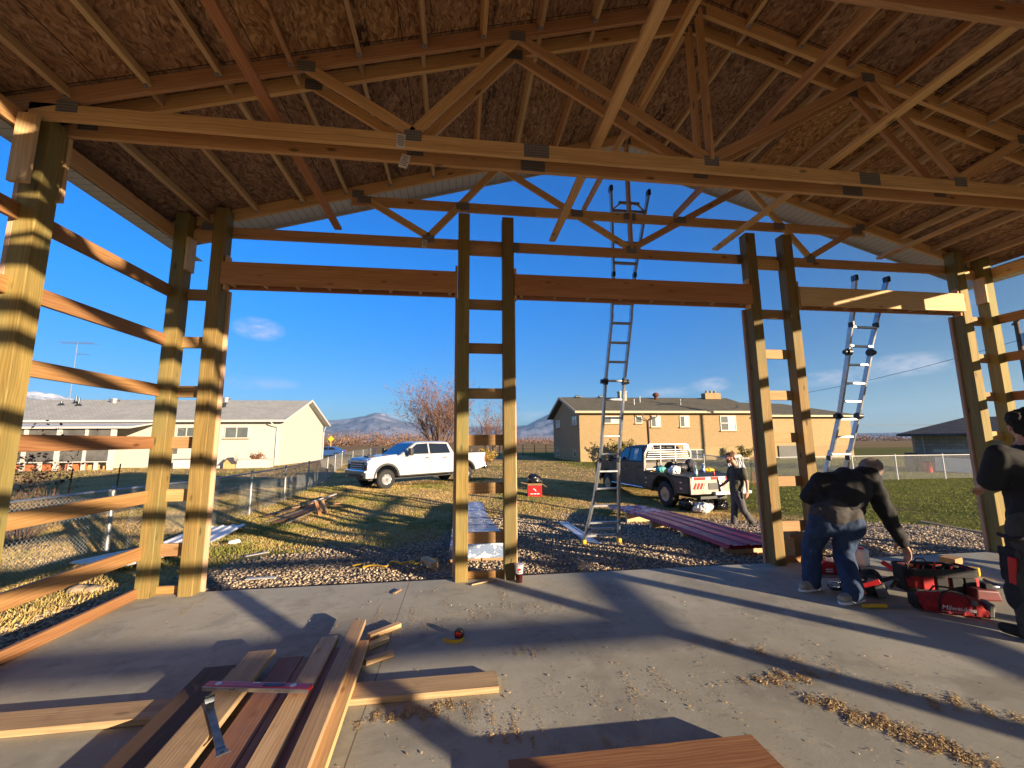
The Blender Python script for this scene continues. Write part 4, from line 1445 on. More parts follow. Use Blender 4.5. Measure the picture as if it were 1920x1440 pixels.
MB().box((5.0, 2.5, .95), (10, 5.0, 2.3)).build('wall', mat_block(), sh)
ro = MB()
ro.add([(-.75, -.9, 2.22), (10.9, -.9, 2.22), (10.9, 5.9, 2.22), (-.75, 5.9, 2.22), (2.4, 2.5, 3.2), (8.0, 2.5, 3.2), (-.75, -.9, 2.10), (10.9, -.9, 2.10), (10.9, 5.9, 2.10), (-.75, 5.9, 2.10)],
       [(0, 1, 5, 4), (1, 2, 5), (2, 3, 4, 5), (3, 0, 4), (6, 7, 1, 0), (7, 8, 2, 1), (8, 9, 3, 2), (9, 6, 0, 3), (9, 8, 7, 6)])
ro.build('roof', M['shingle_dark'], sh)
MB().box((1.5, -.02, 1.22), (1.5, .03, .2)).build('vent_block', M['galv'], sh)
MB().box((3.6, -.02, 1.22), (1.7, .03, .2)).build('vent_block', M['galv'], sh)
MB().cyl((.42, -.07, 0), (.36, -.07, 2.1), .03, .03, 8).build('pipe', M['galv'], sh)
SH = W[sh.name]
lw = MB().box((0, 0, .40), (1.75, .05, .80), Matrix.Rotation(R(14), 3, 'X') @ Matrix.Rotation(R(4), 3, 'Y'))
tag(lw.build('panel_board', M['white'], None, SH @ Matrix.Translation((1.6, -.42, .03)), bevel=.01), 'white board leaning low against the block shed', 'board')
bb = thing('bin', 'dark red bin standing beside the leaning white board at the shed', 'bin', tuple(SH @ V((.42, -.45, 0))))
MB().cyl((0, 0, 0), (0, 0, .58), .2, .25, 14).build('body', M['red'], bb, smooth=30)
MB().cyl((0, 0, .58), (0, 0, .63), .27, .27, 14).build('rim', M['black'], bb, smooth=30)
bb = thing('bin', 'black tall barrel at the left corner of the block shed', 'bin', tuple(SH @ V((-.25, -.15, 0))))
MB().lathe([(.26, 0), (.3, .3), (.3, .8), (.27, 1.05)]).build('body', M['steel'], bb, smooth=30)
MB().cyl((0, 0, 1.05), (0, 0, 1.1), .29, .29, 14).build('lid', M['black'], bb, smooth=30)

# utility pole and its wires
up_ = thing('utility_pole', 'tall dark wooden utility pole beyond the right corner posts', 'pole', (38.2, 22.8, -.4))
MB().cyl((0, 0, -.2), (0, 0, 10.6), .17, .12, 12).build('pole', M['cedar_dark'], up_, smooth=30)
MB().box((0, 0, 9.9), (2.2, .1, .12), Matrix.Rotation(R(40), 3, 'Z')).build('crossarm', M['cedar_dark'], up_)
MB().cyl((.0, -.32, 8.2), (.0, -.32, 9.0), .2, .2, 12).build('transformer', M['galv'], up_, smooth=30)


def wire(name, label, a, b_, sag, r=.016):
    a, b_ = V(a), V(b_)
    pts = [a.lerp(b_, t / 16) - V((0, 0, 4 * sag * (t / 16) * (1 - t / 16))) for t in range(17)]
    tag(MB().tube(pts, r, 5).build(name, M['black']), label, 'wire')


wire('service_wire', 'black service wire sagging from the utility pole to the brick house roof', (38.2, 22.8, 8.2), (30.4, 40, 5.6), .55)
wire('power_line', 'straight pale power line above the block shed roof', (26.4, 39.5, 3.3), (60, 42, 3.1), .12, .02)

rk = thing('warning_sign', 'yellow diamond road sign on a wooden post far beyond the blue car', 'sign', (-24.6, 84, -.4))
MB().box((0, 0, 1.4), (.14, .1, 3.0)).build('post', M['tan_panel'], rk)
MB().box((0, -.07, 2.7), (.85, .03, .85), Matrix.Rotation(R(45), 3, 'Y')).build('panel', M['yellow'], rk)


# ------------------------------------------------------------------ fences
def chain_fence(name, label, pts, h, mat_mesh, mat_post, pitch, r, extra=None):
    pts = [V((x, y, gz(x, y))) for x, y in pts]
    t = thing(name, label, 'fence', tuple(pts[0]))
    for p in pts:
        m_ = MB().cyl(p - V((0, 0, .1)), p + V((0, 0, h + .03)), .03, .03, 10).ell(p + V((0, 0, h + .045)), (.036, .036, .03))
        m_.build('fence_post', mat_post, t, I4, smooth=30)
    rail = MB()
    rail.tube([p + V((0, 0, h)) for p in pts], .021, 8)
    rail.build('top_rail', mat_post, t, I4, smooth=30)
    # woven wires: each strand zigzags up the fabric
    S, E = [], []
    for a, b_ in zip(pts[:-1], pts[1:]):
        L = (b_ - a).length
        n = max(1, int(L / pitch))
        nz = max(2, int((h - .06) / (pitch * .5)))
        for k in range(n):
            off = V((0, 0, 0))
            prev = None
            for j in range(nz + 1):
                s = (k + .5 + (.5 if j % 2 else 0)) / n
                p = a.lerp(b_, min(s, 1)) + V((0, 0, .03 + (h - .06) * j / nz)) + V((.004 * ((j % 2) * 2 - 1), .004, 0))
                if prev is not None:
                    S.append(prev); E.append(p)
                prev = p
            prev = None
            for j in range(nz + 1):
                s = (k + .5 - (.5 if j % 2 else 0)) / n
                p = a.lerp(b_, max(s, 0)) + V((0, 0, .03 + (h - .06) * j / nz)) - V((.004 * ((j % 2) * 2 - 1), .004, 0))
                if prev is not None:
                    S.append(prev); E.append(p)
                prev = p
    S, E = np.array(S), np.array(E)
    d = E - S
    d /= np.linalg.norm(d, axis=1)[:, None]
    u = np.cross(d, (0.3, 1, 0.1)); u /= np.linalg.norm(u, axis=1)[:, None]
    w = np.cross(d, u)
    n = len(S)
    vs = np.zeros((n, 6, 3))
    for k in range(3):
        a = 2 * PI * k / 3
        o = (u * math.cos(a) + w * math.sin(a)) * r
        vs[:, k] = S + o
        vs[:, 3 + k] = E + o
    q = np.array([(0, 1, 4, 3), (1, 2, 5, 4), (2, 0, 3, 5)])
    fs = (q[None] + (np.arange(n) * 6)[:, None, None]).ravel()
    npmesh('wire_mesh', vs.reshape(-1, 3) - np.array(pts[0]), fs, 4, mat_mesh, False, t)
    return t


M['wire'] = plain('galvanised wire', (0.42, 0.43, 0.43), 0.5, 0.5, .15)
M['wire_white'] = plain('pale coated wire', (0.48, 0.48, 0.46), 0.6, 0, .1)
chain_fence('chain_link_fence', 'galvanised chain link fence running back along the left side of the yard', [(-6.35, 3.2), (-6.3, 5.8), (-6.12, 8.37), (-6.0, 10.6), (-5.87, 12.84), (-5.99, 15.49), (-6.45, 19.1), (-7.05, 23.7)], 1.15, M['wire'], M['galv'], .062, .0022)
chain_fence('chain_link_fence', 'far chain link fence crossing behind the hood of the white pickup', [(-7.2, 24.2), (-8.3, 29.5), (-9.6, 36), (-10.2, 42), (-10.8, 49), (-11.4, 56), (-12, 63)], 1.15, M['wire'], M['galv'], .30, .005)
chain_fence('chain_link_fence', 'white chain link fence crossing the lawn in front of the block shed', [(13.0, 17.7), (16.3, 17.7), (18.6, 17.6), (20.9, 17.55), (23.5, 17.5), (25.1, 17.45)], 1.15, M['wire_white'], M['white_paint'], .075, .0032)
chain_fence('chain_link_fence', 'grey chain link fence running from the lawn back towards the brick house', [(13.02, 18.0), (14.3, 22.8), (15.4, 27.5), (16.8, 33)], 1.1, M['wire'], M['galv'], .10, .0035)
for x, y, lab in ((-13.9, 17.0, 'rusty steel fence stake left of the near barn posts'), (-14.9, 20.5, 'rusty steel fence stake nearer the white house porch end')):
    m_ = MB().beam((x, y, -.45), (x + .05, y, .75), .045, .008, (1, 0, 0)).beam((x, y + .025, -.45), (x + .05, y + .025, .75), .008, .045, (1, 0, 0))
    tag(m_.build('fence_stake', M['rust']), lab, 'stake')
wf = thing('wire_fence', 'far field fence of thin posts and wires left of the brick house', 'fence', (8, 56, -.4))
fp = MB()
for k in range(7): MB().cyl((-2.5 + k * 1.6, 0, 0), (-2.5 + k * 1.6, 0, 1.5), .05, .05, 8).build('fence_post', M['cedar_dark'], wf)
for z in (.5, .95, 1.4): fp.cyl((-2.5, 0, z), (7.1, 0, z), .015, .015, 4)
fp.build('wires', M['wire'], wf)
# ------------------------------------------------------------------ vehicles (local frame: x forwards, y to the vehicle's left, z up)
def paint(name, col, rough=0.28, metal=0.0, dust=0.25):
    m, g, b = new_mat(name)
    oc = g.n('ShaderNodeTexCoord', out=3)
    x, y, z = g.sep(oc)
    n = g.noise(oc, 2.2, 6, .65)
    d = g.m('MULTIPLY', g.step(n, .45, .75), dust)
    c = g.mix(d, col, (0.30, 0.26, 0.20))
    setc(g, b, c, g.m('ADD', rough, g.m('MULTIPLY', d, .5)), None, 0, 0, metal)
    b.inputs['Coat Weight'].default_value = .6
    b.inputs['Coat Roughness'].default_value = .08
    return m


M['car_white'] = paint('white car paint', (0.44, 0.45, 0.47), .3, 0, .12)
M['car_grey'] = paint('dark grey metallic paint', (0.062, 0.058, 0.054), .42, .2, .3)
M['car_grey'].node_tree.nodes['Principled BSDF'].inputs['Coat Weight'].default_value = 0.0
M['car_grey'].node_tree.nodes['Principled BSDF'].inputs['Specular IOR Level'].default_value = .2
M['car_blue'] = paint('blue car paint', (0.035, 0.10, 0.30), .3, .2, .15)
M['bed_black'] = plain('black bed coating', (0.022, 0.022, 0.024), .6, 0, .4, 8, bump=.3)
M['lamp_red'] = mat_glass('red lamp lens', (0.50, 0.012, 0.012), .2)
M['lamp_clear'] = mat_glass('clear lamp lens', (0.45, 0.46, 0.48), .15)
M['rim_alu'] = plain('alloy wheel', (0.36, 0.37, 0.39), .3, .85, .06)


def wheel(par, x, y, r, w, side, spokes=6, name='wheel', mw=None):
    """side +1: outer face towards +y"""
    Mx = W[par.name] @ Matrix.Translation((x, y, r))
    rot = Matrix.Rotation(-side * PI / 2, 3, 'X')
    t = MB()
    t.lathe([(r * .58, -w / 2), (r * .86, -w / 2), (r * .97, -w * .40), (r, -w * .25), (r, w * .25), (r * .97, w * .40), (r * .86, w / 2), (r * .60, w / 2), (r * .58, w * .3)], (0, 0, 0), rot, 36)
    for k in range(40):
        a = 2 * PI * k / 40
        for s in (-1, 1):
            t.box(rot @ V((r * 1.0 * math.cos(a), r * 1.0 * math.sin(a), s * w * .16)), (.03, .045, w * .2), rot @ Matrix.Rotation(a, 3, 'Z'))
    tw = t.build(name, M['rubber'], par, Mx, smooth=35)
    q = MB()
    q.lathe([(r * .60, w * .42), (r * .57, w * .46), (r * .53, w * .40), (r * .51, w * .0)], (0, 0, 0), rot, 36)
    for k in range(spokes):
        a = 2 * PI * k / spokes
        for da in (-.13, .13):
            p0 = V((r * .12 * math.cos(a), r * .12 * math.sin(a), w * .32))
            p1 = V((r * .55 * math.cos(a + da), r * .55 * math.sin(a + da), w * .38))
            q.beam(rot @ p0, rot @ p1, .034, .035, rot @ V((0, 0, 1)))
    q.lathe([(r * .2, w * .1), (r * .18, w * .36), (r * .12, w * .42), (.01, w * .42)], (0, 0, 0), rot, 20)
    q.build('rim', M['rim_alu'], tw, Mx, smooth=35)
    MB().lathe([(r * .52, -w * .1), (r * .52, w * .05), (.01, w * .05)], (0, 0, 0), rot, 24).build('brake_disc', M['black'], tw, Mx)
    return tw


def arc(cx, cz, r, a0, a1, n=9):
    return [(cx + r * math.cos(R(a0 + (a1 - a0) * i / (n - 1))), cz + r * math.sin(R(a0 + (a1 - a0) * i / (n - 1)))) for i in range(n)]


def loft(mb, rings, caps=True, mi=0):
    n = len(rings[0])
    vs = [p for r in rings for p in r]
    fs = []
    for j in range(len(rings) - 1):
        for i in range(n):
            fs.append((j * n + i, j * n + (i + 1) % n, (j + 1) * n + (i + 1) % n, (j + 1) * n + i))
    if caps:
        fs += [tuple(range(n - 1, -1, -1)), tuple(range((len(rings) - 1) * n, len(rings) * n))]
    return mb.add(vs, fs, mi)


def rrect(x0, x1, y0, y1, z, r, n=4):
    """rounded rectangle ring in the plane z (z may be a function of x)"""
    out = []
    for cx, cy, a in ((x1 - r, y1 - r, 0), (x0 + r, y1 - r, 90), (x0 + r, y0 + r, 180), (x1 - r, y0 + r, 270)):
        for i in range(n + 1):
            t = R(a + 90 * i / n)
            x, y = cx + r * math.cos(t), cy + r * math.sin(t)
            out.append((x, y, z(x) if callable(z) else z))
    return out


def side_panel(mb, poly, y, t):
    mb.prism(poly, y, y + t, (0, 0, 0), (1, 0, 0), (0, 0, 1), (0, 1, 0))


def cab(par, xw0, xw1, xr1, xr0, zb, zr, hb, hr, mat, windows, ws=True):
    """greenhouse: base from xw0 (rear) to xw1 (windscreen foot), roof xr0..xr1; glass set 6 mm proud of the shell"""
    m = MB()
    loft(m, [rrect(xw0, xw1, -hb, hb, zb, .10), rrect(xw0 + (xr0 - xw0) * .93, xw1 + (xr1 - xw1) * .93, -(hb + (hr - hb) * .93), hb + (hr - hb) * .93, zb + (zr - zb) * .90, .14),
             rrect(xr0 + .05, xr1 - .08, -hr + .06, hr - .06, zr - .02, .16), rrect(xr0 + .25, xr1 - .3, -hr + .25, hr - .25, zr + .015, .2)])
    c = m.build('cab', mat, par, smooth=35)
    def sidep(x, z, s):
        f = (z - zb) / (zr - zb)
        return (x, s * (hb + (hr - hb) * f + .007), z)
    for poly in windows:
        for s in (-1, 1):
            g_ = MB()
            vs = [sidep(x, z, s) for x, z in poly]
            vs2 = [(x, y - s * .02, z) for x, y, z in vs]
            n = len(vs)
            g_.add(vs + vs2, [tuple(range(n)), tuple(range(2 * n - 1, n - 1, -1))] + [(i, (i + 1) % n, n + (i + 1) % n, n + i) for i in range(n)])
            g_.build('side_window', M['glass_dark'], par)
    def quad(xa, za, xb, zb_, wa, wb, name):
        d = V((xb - xa, 0, zb_ - za)).normalized()
        nrm = V((d.z, 0, -d.x)) * (1 if name == 'windscreen' else -1)
        vs = [V((xa, -wa, za)), V((xa, wa, za)), V((xb, wb, zb_)), V((xb, -wb, zb_))]
        g_ = MB()
        vo = [v_ + nrm * .008 for v_ in vs]
        vi = [v_ - nrm * .02 for v_ in vs]
        g_.add(vo + vi, [(0, 1, 2, 3), (7, 6, 5, 4), (0, 1, 5, 4), (1, 2, 6, 5), (2, 3, 7, 6), (3, 0, 4, 7)])
        g_.build(name, M['glass_dark'], par)
    def lerp(t): return xw1 + (xr1 - xw1) * t, zb + (zr - zb) * t
    xa, za = lerp(.03); xb, zb2 = lerp(.86)
    quad(xa + .0, za, xb, zb2, hb - .12, hr - .04, 'windscreen')
    def lerp2(t): return xw0 + (xr0 - xw0) * t, zb + (zr - zb) * t
    xa, za = lerp2(.12); xb, zb2 = lerp2(.82)
    quad(xa, za, xb, zb2, hb - .22, hr - .12, 'rear_window')
    return c


def place(px, py, yaw):
    return Matrix.Translation((px, py, gz(px, py))) @ Matrix.Rotation(yaw, 4, 'Z')


# --- white crew cab pickup
heading = math.atan2(-2.66, -3.53)
fwd = V((math.cos(heading), math.sin(heading), 0)); lft = V((-fwd.y, fwd.x, 0))
mid = (V((-3.18, 18.64, 0)) + V((.35, 21.3, 0))) / 2 - lft * .88
wt = thing('pickup_truck', 'clean white crew cab pickup parked on the grass facing left', 'pickup', M=place(mid.x, mid.y, heading))
WB, HW = 2.15, .98
prof = [(3.02, .62), (3.05, .98), (3.0, 1.22), (2.85, 1.31), (1.52, 1.41)] + [(-1.50, 1.43), (-3.42, 1.43), (-3.47, 1.38), (-3.46, .74), (-3.2, .66)] + arc(-WB, .50, .56, 8, 172)[::1][::1]
prof = [(3.02, .62), (3.05, .98), (3.0, 1.22), (2.85, 1.31), (1.52, 1.41), (-1.50, 1.43), (-3.42, 1.43), (-3.47, 1.38), (-3.46, .74), (-3.2, .66), (-WB - .56, .56)] + arc(-WB, .48, .56, 172, 8) + [(-WB + .6, .52), (WB - .6, .50)] + arc(WB, .48, .56, 172, 8) + [(2.75, .60)]
b = MB()
b.prism(prof, -HW, HW, (0, 0, 0), (1, 0, 0), (0, 0, 1), (0, 1, 0))
b.build('body', M['car_white'], wt, bevel=.045, seg=3)
MB().prism([(2.98, 1.255), (2.80, 1.33), (1.6, 1.45), (1.5, 1.42), (1.5, 1.36), (2.9, 1.25)], -.72, .72, (0, 0, 0), (1, 0, 0), (0, 0, 1), (0, 1, 0)).build('bonnet', M['car_white'], wt, bevel=.03)
MB().box((2.52, 0, 1.385), (.30, .5, .04), Matrix.Rotation(R(5), 3, 'Y')).build('bonnet_scoop', M['black'], wt, bevel=.01)
cab(wt, -1.52, 1.55, .62, -1.22, 1.40, 2.02, .94, .74, M['car_white'],
    [[(1.24, 1.45), (.62, 1.90), (.02, 1.93), (.02, 1.45)], [(-.06, 1.45), (-.06, 1.93), (-1.08, 1.90), (-1.22, 1.46)]])
MB().box((-2.5, 0, 1.452), (1.82, 1.72, .045)).build('bed_cover', M['bed_black'], wt, bevel=.015)
MB().box((-3.47, 0, 1.08), (.03, 1.5, .58)).build('tailgate', M['car_white'], wt, bevel=.01)
bm_ = MB().box((3.06, 0, .72), (.24, 1.98, .24)); bm_.build('front_bumper', M['chrome'], wt, bevel=.05)
for s in (-1, 1):
    MB().box((2.86, s * .86, .66), (.50, .30, .36)).build('bumper_end', M['car_white'], wt, bevel=.05)
    hl = MB().prism([(0, 0), (.10, .05), (.10, .17), (0, .16)], -.25, .25, (3.02, s * .72, 1.08), (1, 0, 0), (0, 0, 1), (0, 1, 0))
    hl = MB().box((2.98, s * .80, 1.17), (.16, .40, .10)); hl.build('headlight', M['lamp_clear'], wt, bevel=.03)
    MB().box((3.01, s * .83, .93), (.12, .26, .26)).build('fog_housing', M['black'], wt, bevel=.03)
    MB().box((-3.43, s * .94, 1.15), (.10, .09, .42)).build('tail_light', M['lamp_red'], wt, bevel=.02)
    MB().box((-3.52, s * .80, .68), (.20, .42, .20)).build('bumper_step', M['chrome'], wt, bevel=.03)
    mr = MB().box((1.16, s * 1.24, 1.56), (.16, .24, .32)).beam((1.2, s * .96, 1.48), (1.18, s * 1.2, 1.52), .07, .05)
    mo = mr.build('mirror', M['black'], wt, bevel=.03)
    MB().box((1.07, s * 1.24, 1.57), (.015, .19, .26)).build('mirror_glass', M['chrome'], mo)
    for x in (.16, -.86):
        MB().box((x, s * (HW + .012), 1.26), (.24, .03, .045)).build('door_handle', M['chrome'], wt, bevel=.01)
    for x in (1.28, -.02, -1.16):
        MB().box((x, s * (HW + .0005), .98), (.012, .004, .82)).build('door_gap', M['black'], wt)
    MB().box((0.1, s * (HW + .03), .52), (3.0, .16, .06)).build('side_step', M['black'], wt, bevel=.02)
    for x in (WB, -WB):
        fl = MB()
        o_, i_ = arc(x, .48, .62, 180, 0, 15), arc(x, .48, .54, 0, 180, 15)
        fl.prism(o_ + i_, -.02, .02, (0, s * (HW + .012), 0), (1, 0, 0), (0, 0, 1), (0, 1, 0))
        fl.build('wheel_arch', M['black'], wt)
    for x in (WB, -WB):
        wheel(wt, x, s * .86, .41, .29, s, 8)
gr = MB().box((3.045, 0, 1.02), (.06, 1.22, .40))
go = gr.build('grille', M['black'], wt, bevel=.02)
for z in (.88, .97, 1.06, 1.16):
    MB().box((3.08, 0, z), (.03, 1.24, .028)).build('grille_bar', M['chrome'], go, bevel=.006)
MB().box((3.085, 0, 1.20), (.03, 1.5, .035)).build('grille_bar', M['chrome'], go, bevel=.006)
MB().box((3.16, 0, .60), (.06, 1.3, .12)).build('lower_intake', M['black'], wt, bevel=.01)
MB().box((-3.54, 0, .68), (.18, 1.3, .18)).build('rear_bumper', M['chrome'], wt, bevel=.03)
MB().box((0, 0, .45), (5.6, 1.2, .18)).build('chassis', M['black'], wt)

# --- dark grey flatbed truck
heading = math.atan2(3.77, -.59)
fwd = V((math.cos(heading), math.sin(heading), 0)); lft = V((-fwd.y, fwd.x, 0))
mid = (V((6.87, 13.23, 0)) + V((6.28, 16.99, 0))) / 2 - lft * .93
gt_ = thing('flatbed_truck', 'dark grey crew cab truck with black flat bed and aluminium headache rack', 'truck', M=place(mid.x, mid.y, heading) @ Matrix.Translation((0, 0, -.02)))
WB = 1.95
prof = [(2.95, .60), (2.98, 1.0), (2.9, 1.26), (2.7, 1.33), (1.5, 1.40), (-.72, 1.40), (-.76, .60), (-.70, .52), (WB - .6, .50)] + arc(WB, .46, .55, 172, 8) + [(2.7, .56)]
MB().prism(prof, -.98, .98, (0, 0, 0), (1, 0, 0), (0, 0, 1), (0, 1, 0)).build('body', M['car_grey'], gt_, bevel=.045, seg=3)
cab(gt_, -.76, 1.52, .68, -.56, 1.37, 1.98, .95, .75, M['car_grey'],
    [[(1.22, 1.42), (.66, 1.85), (.36, 1.88), (.36, 1.42)], [(.26, 1.42), (.26, 1.88), (-.44, 1.86), (-.58, 1.43)]])
for s in (-1, 1):
    for x in (.46, -.46):
        MB().box((x, s * .995, 1.20), (.20, .03, .06)).build('door_handle', M['black'], gt_, bevel=.015)
    for x in (1.24, .30):
        MB().box((x, s * .9805, .96), (.012, .004, .8)).build('door_gap', M['black'], gt_)
    mr = MB().box((1.12, s * 1.24, 1.52), (.13, .2, .34)).beam((1.2, s * .96, 1.45), (1.13, s * 1.2, 1.45), .06, .05)
    mo = mr.build('mirror', M['black'], gt_, bevel=.03)
    MB().box((1.045, s * 1.24, 1.53), (.015, .16, .28)).build('mirror_glass', M['chrome'], mo)
    MB().box((.3, s * 1.02, .50), (2.2, .14, .05)).build('side_step', M['chrome'], gt_, bevel=.02)
    wheel(gt_, WB, s * .84, .41, .28, s, 6)
    wheel(gt_, -WB, s * .90, .41, .28, s, 6)
    fl = MB()
    fl.prism(arc(WB, .46, .60, 180, 0, 15) + arc(WB, .46, .54, 0, 180, 15), -.015, .015, (0, s * .99, 0), (1, 0, 0), (0, 0, 1), (0, 1, 0))
    fl.build('wheel_arch', M['black'], gt_)
    # bed side skirt with the wheel arch cut out
    sk = [(-.86, 1.00), (-.86, .55), (-WB + .62, .50)] + arc(-WB, .44, .60, 4, 176) + [(-WB - .62, .50), (-3.18, .55), (-3.22, 1.00)]
    so = MB().prism(sk, -.03, .03, (0, s * 1.06, 0), (1, 0, 0), (0, 0, 1), (0, 1, 0)).build('bed_skirt', M['car_grey'], gt_, bevel=.01)
    MB().prism(arc(-WB, .44, .66, 180, 0, 15) + arc(-WB, .44, .60, 0, 180, 15), -.02, .02, (0, s * 1.085, 0), (1, 0, 0), (0, 0, 1), (0, 1, 0)).build('wheel_arch', M['black'], gt_)
    for x, z in ((-1.02, .86), (-1.02, .70), (-2.86, .86), (-2.86, .68)):
        MB().box((x, s * 1.092, z), (.10, .012, .045)).build('marker_light', M['lamp_clear'], so)
MB().box((2.98, 0, .75), (.2, 1.9, .25)).build('front_bumper', M['chrome'], gt_, bevel=.05)
MB().box((2.97, 0, 1.05), (.05, 1.2, .34)).build('grille', M['chrome'], gt_, bevel=.02)
MB().box((-.2, 0, .42), (5.6, 1.0, .16)).build('chassis', M['black'], gt_)
MB().box((-2.04, 0, 1.03), (2.40, 2.18, .06)).build('bed_deck', M['bed_black'], gt_, bevel=.01)
# headache rack
M['rack'] = plain('dark rack aluminium', (.23, .225, .215), .4, .7, .25, 6)  # darker than the other aluminium
rk = MB()
for y in (-.98, .98):
    rk.beam((-.80, y, 1.06), (-.86, y, 1.70), .09, .05, (0, 1, 0)); rk.beam((-.86, y, 1.69), (-.88, y * .80, 2.02), .09, .05, (0, 1, 0))
rk.box((-.88, 0, 2.02), (.07, 1.62, .06)).box((-.85, 0, 1.50), (.05, 1.9, .05)).box((-.84, 0, 1.14), (.05, 1.9, .06))
for y in (-.32, .32):
    rk.beam((-.83, y, 1.08), (-.87, y, 1.98), .05, .04, (0, 1, 0))
ro_ = rk.build('headache_rack', M['rack'], gt_, bevel=.008)
for z in (1.58, 1.66, 1.74, 1.82):
    MB().box((-.865, 0, z), (.03, 1.78 - (z - 1.58) * .7, .028)).build('louver', M['rack'], ro_)
for s in (-1, 1):
    MB().prism([(-.10, .0), (.16, .0), (.16, .20), (-.06, .20)] if s > 0 else [(-.16, .0), (.10, .0), (.06, .20), (-.16, .20)], -.01, .01, (-.90, s * .72, 1.80), (0, 1, 0), (0, 0, 1), (1, 0, 0)).build('lamp_panel', M['rack'], ro_)
    for k, mt in ((-.05, 'lamp_red' if s > 0 else 'lamp_clear'), (.07, 'lamp_clear')):
        MB().ell((-.915, s * .72 + k + .02 * s, 1.90), (.012, .038, .085)).build('rack_lamp', M[mt], ro_, smooth=True)
# tail board
M['tail'] = plain('dusty tail board metal', (.27, .22, .18), .5, .3, .3, 5)
tb = MB().box((-3.25, 0, .78), (.06, 2.16, .50))
to = tb.build('tail_board', M['tail'], gt_, bevel=.01)
MB().box((-3.285, -.04, 1.0), (.02, 2.12, .085)).build('reflective_strip', M['white'], to)
for y0, w in ((.75, .42), (.2, .3), (-.5, .6)):
    MB().box((-3.297, y0, 1.0), (.01, w, .08)).build('reflective_patch', M['lamp_red'], to)
for y in (-.45, -.65, -.85):
    MB().cyl((-3.281, y, .93), (-3.30, y, .93), .045, .045, 14).build('round_lamp', M['lamp_red'], to)
for k in range(3):
    MB().box((-3.288, .92 - .12 * k, .78), (.014, .055, .19), Matrix.Rotation(R(28), 3, 'X')).build('stripe_lamp', M['lamp_red'], to)
MB().box((-3.288, .56, .78), (.012, .05, .19), Matrix.Rotation(R(28), 3, 'X')).build('stripe_lamp', M['lamp_clear'], to)
MB().box((-3.286, -.52, .74), (.012, .32, .18)).build('number_plate', M['paper'], to)
MB().box((-3.289, .26, .76), (.02, .34, .20)).build('storage_recess', M['black'], to)
MB().beam((-3.30, .05, 1.0), (-3.32, -.02, .56), .06, .06, (0, 1, 0)).build('tail_post', M['alu'], to)
MB().box((-3.33, -.1, .55), (.12, .75, .10)).box((-3.33, -.9, .55), (.1, .4, .1)).build('step_bar', M['alu'], gt_, bevel=.015)
MB().cyl((-3.2, -.5, .50), (-3.5, -.5, .50), .07, .05, 12).build('tow_hitch', M['steel'], gt_)
# decal in the rear door glass: crest and two lines of unreadable small print
dc = MB().prism([(0, .16), (.09, .20), (.13, .10), (.10, -.02), (0, -.07), (-.10, -.02), (-.13, .10), (-.09, .20)], 0, .002, (-.14, .865, 1.68), (1, 0, 0), (0, -.3, 1), (0, 1, .3))
for k, w in enumerate((.30, .24, .28)):
    dc.box((-.14, .895 - (.62 - k * .06) * 0 + k * .018, 1.585 - k * .055), (w, .003, .022), Matrix.Rotation(R(18), 3, 'X'))
dc.build('window_decal', M['white'], gt_)

# --- blue saloon far left
bc = thing('car', 'blue saloon parked beside the gable end of the white house', 'car', M=place(-17.6, 59, R(178)))
prof = [(2.3, .45), (2.32, .70), (2.1, .88), (1.0, 1.0), (-1.3, 1.02), (-2.15, .98), (-2.25, .75), (-2.22, .42), (-1.75, .36)] + arc(-1.35, .33, .36, 172, 8) + [(.9, .30)] + arc(1.40, .33, .36, 172, 8) + [(2.0, .38)]
MB().prism(prof, -.9, .9, (0, 0, 0), (1, 0, 0), (0, 0, 1), (0, 1, 0)).build('body', M['car_blue'], bc, bevel=.06, seg=3)
cab(bc, -1.75, 1.15, .25, -.85, 1.0, 1.46, .84, .62, M['car_blue'], [[(.85, 1.04), (.28, 1.36), (-.22, 1.38), (-.22, 1.04)], [(-.3, 1.04), (-.3, 1.38), (-.85, 1.36), (-1.3, 1.05)]])
for s in (-1, 1):
    for x in (1.40, -1.35): wheel(bc, x, s * .78, .33, .22, s, 5)
    MB().box((2.27, s * .65, .72), (.08, .4, .12)).build('headlight', M['lamp_clear'], bc, bevel=.02)
    MB().box((-2.22, s * .68, .85), (.06, .35, .14)).build('tail_light', M['lamp_red'], bc, bevel=.02)
    MB().box((.7, s * .98, 1.06), (.1, .14, .1)).build('mirror', M['car_blue'], bc, bevel=.02)
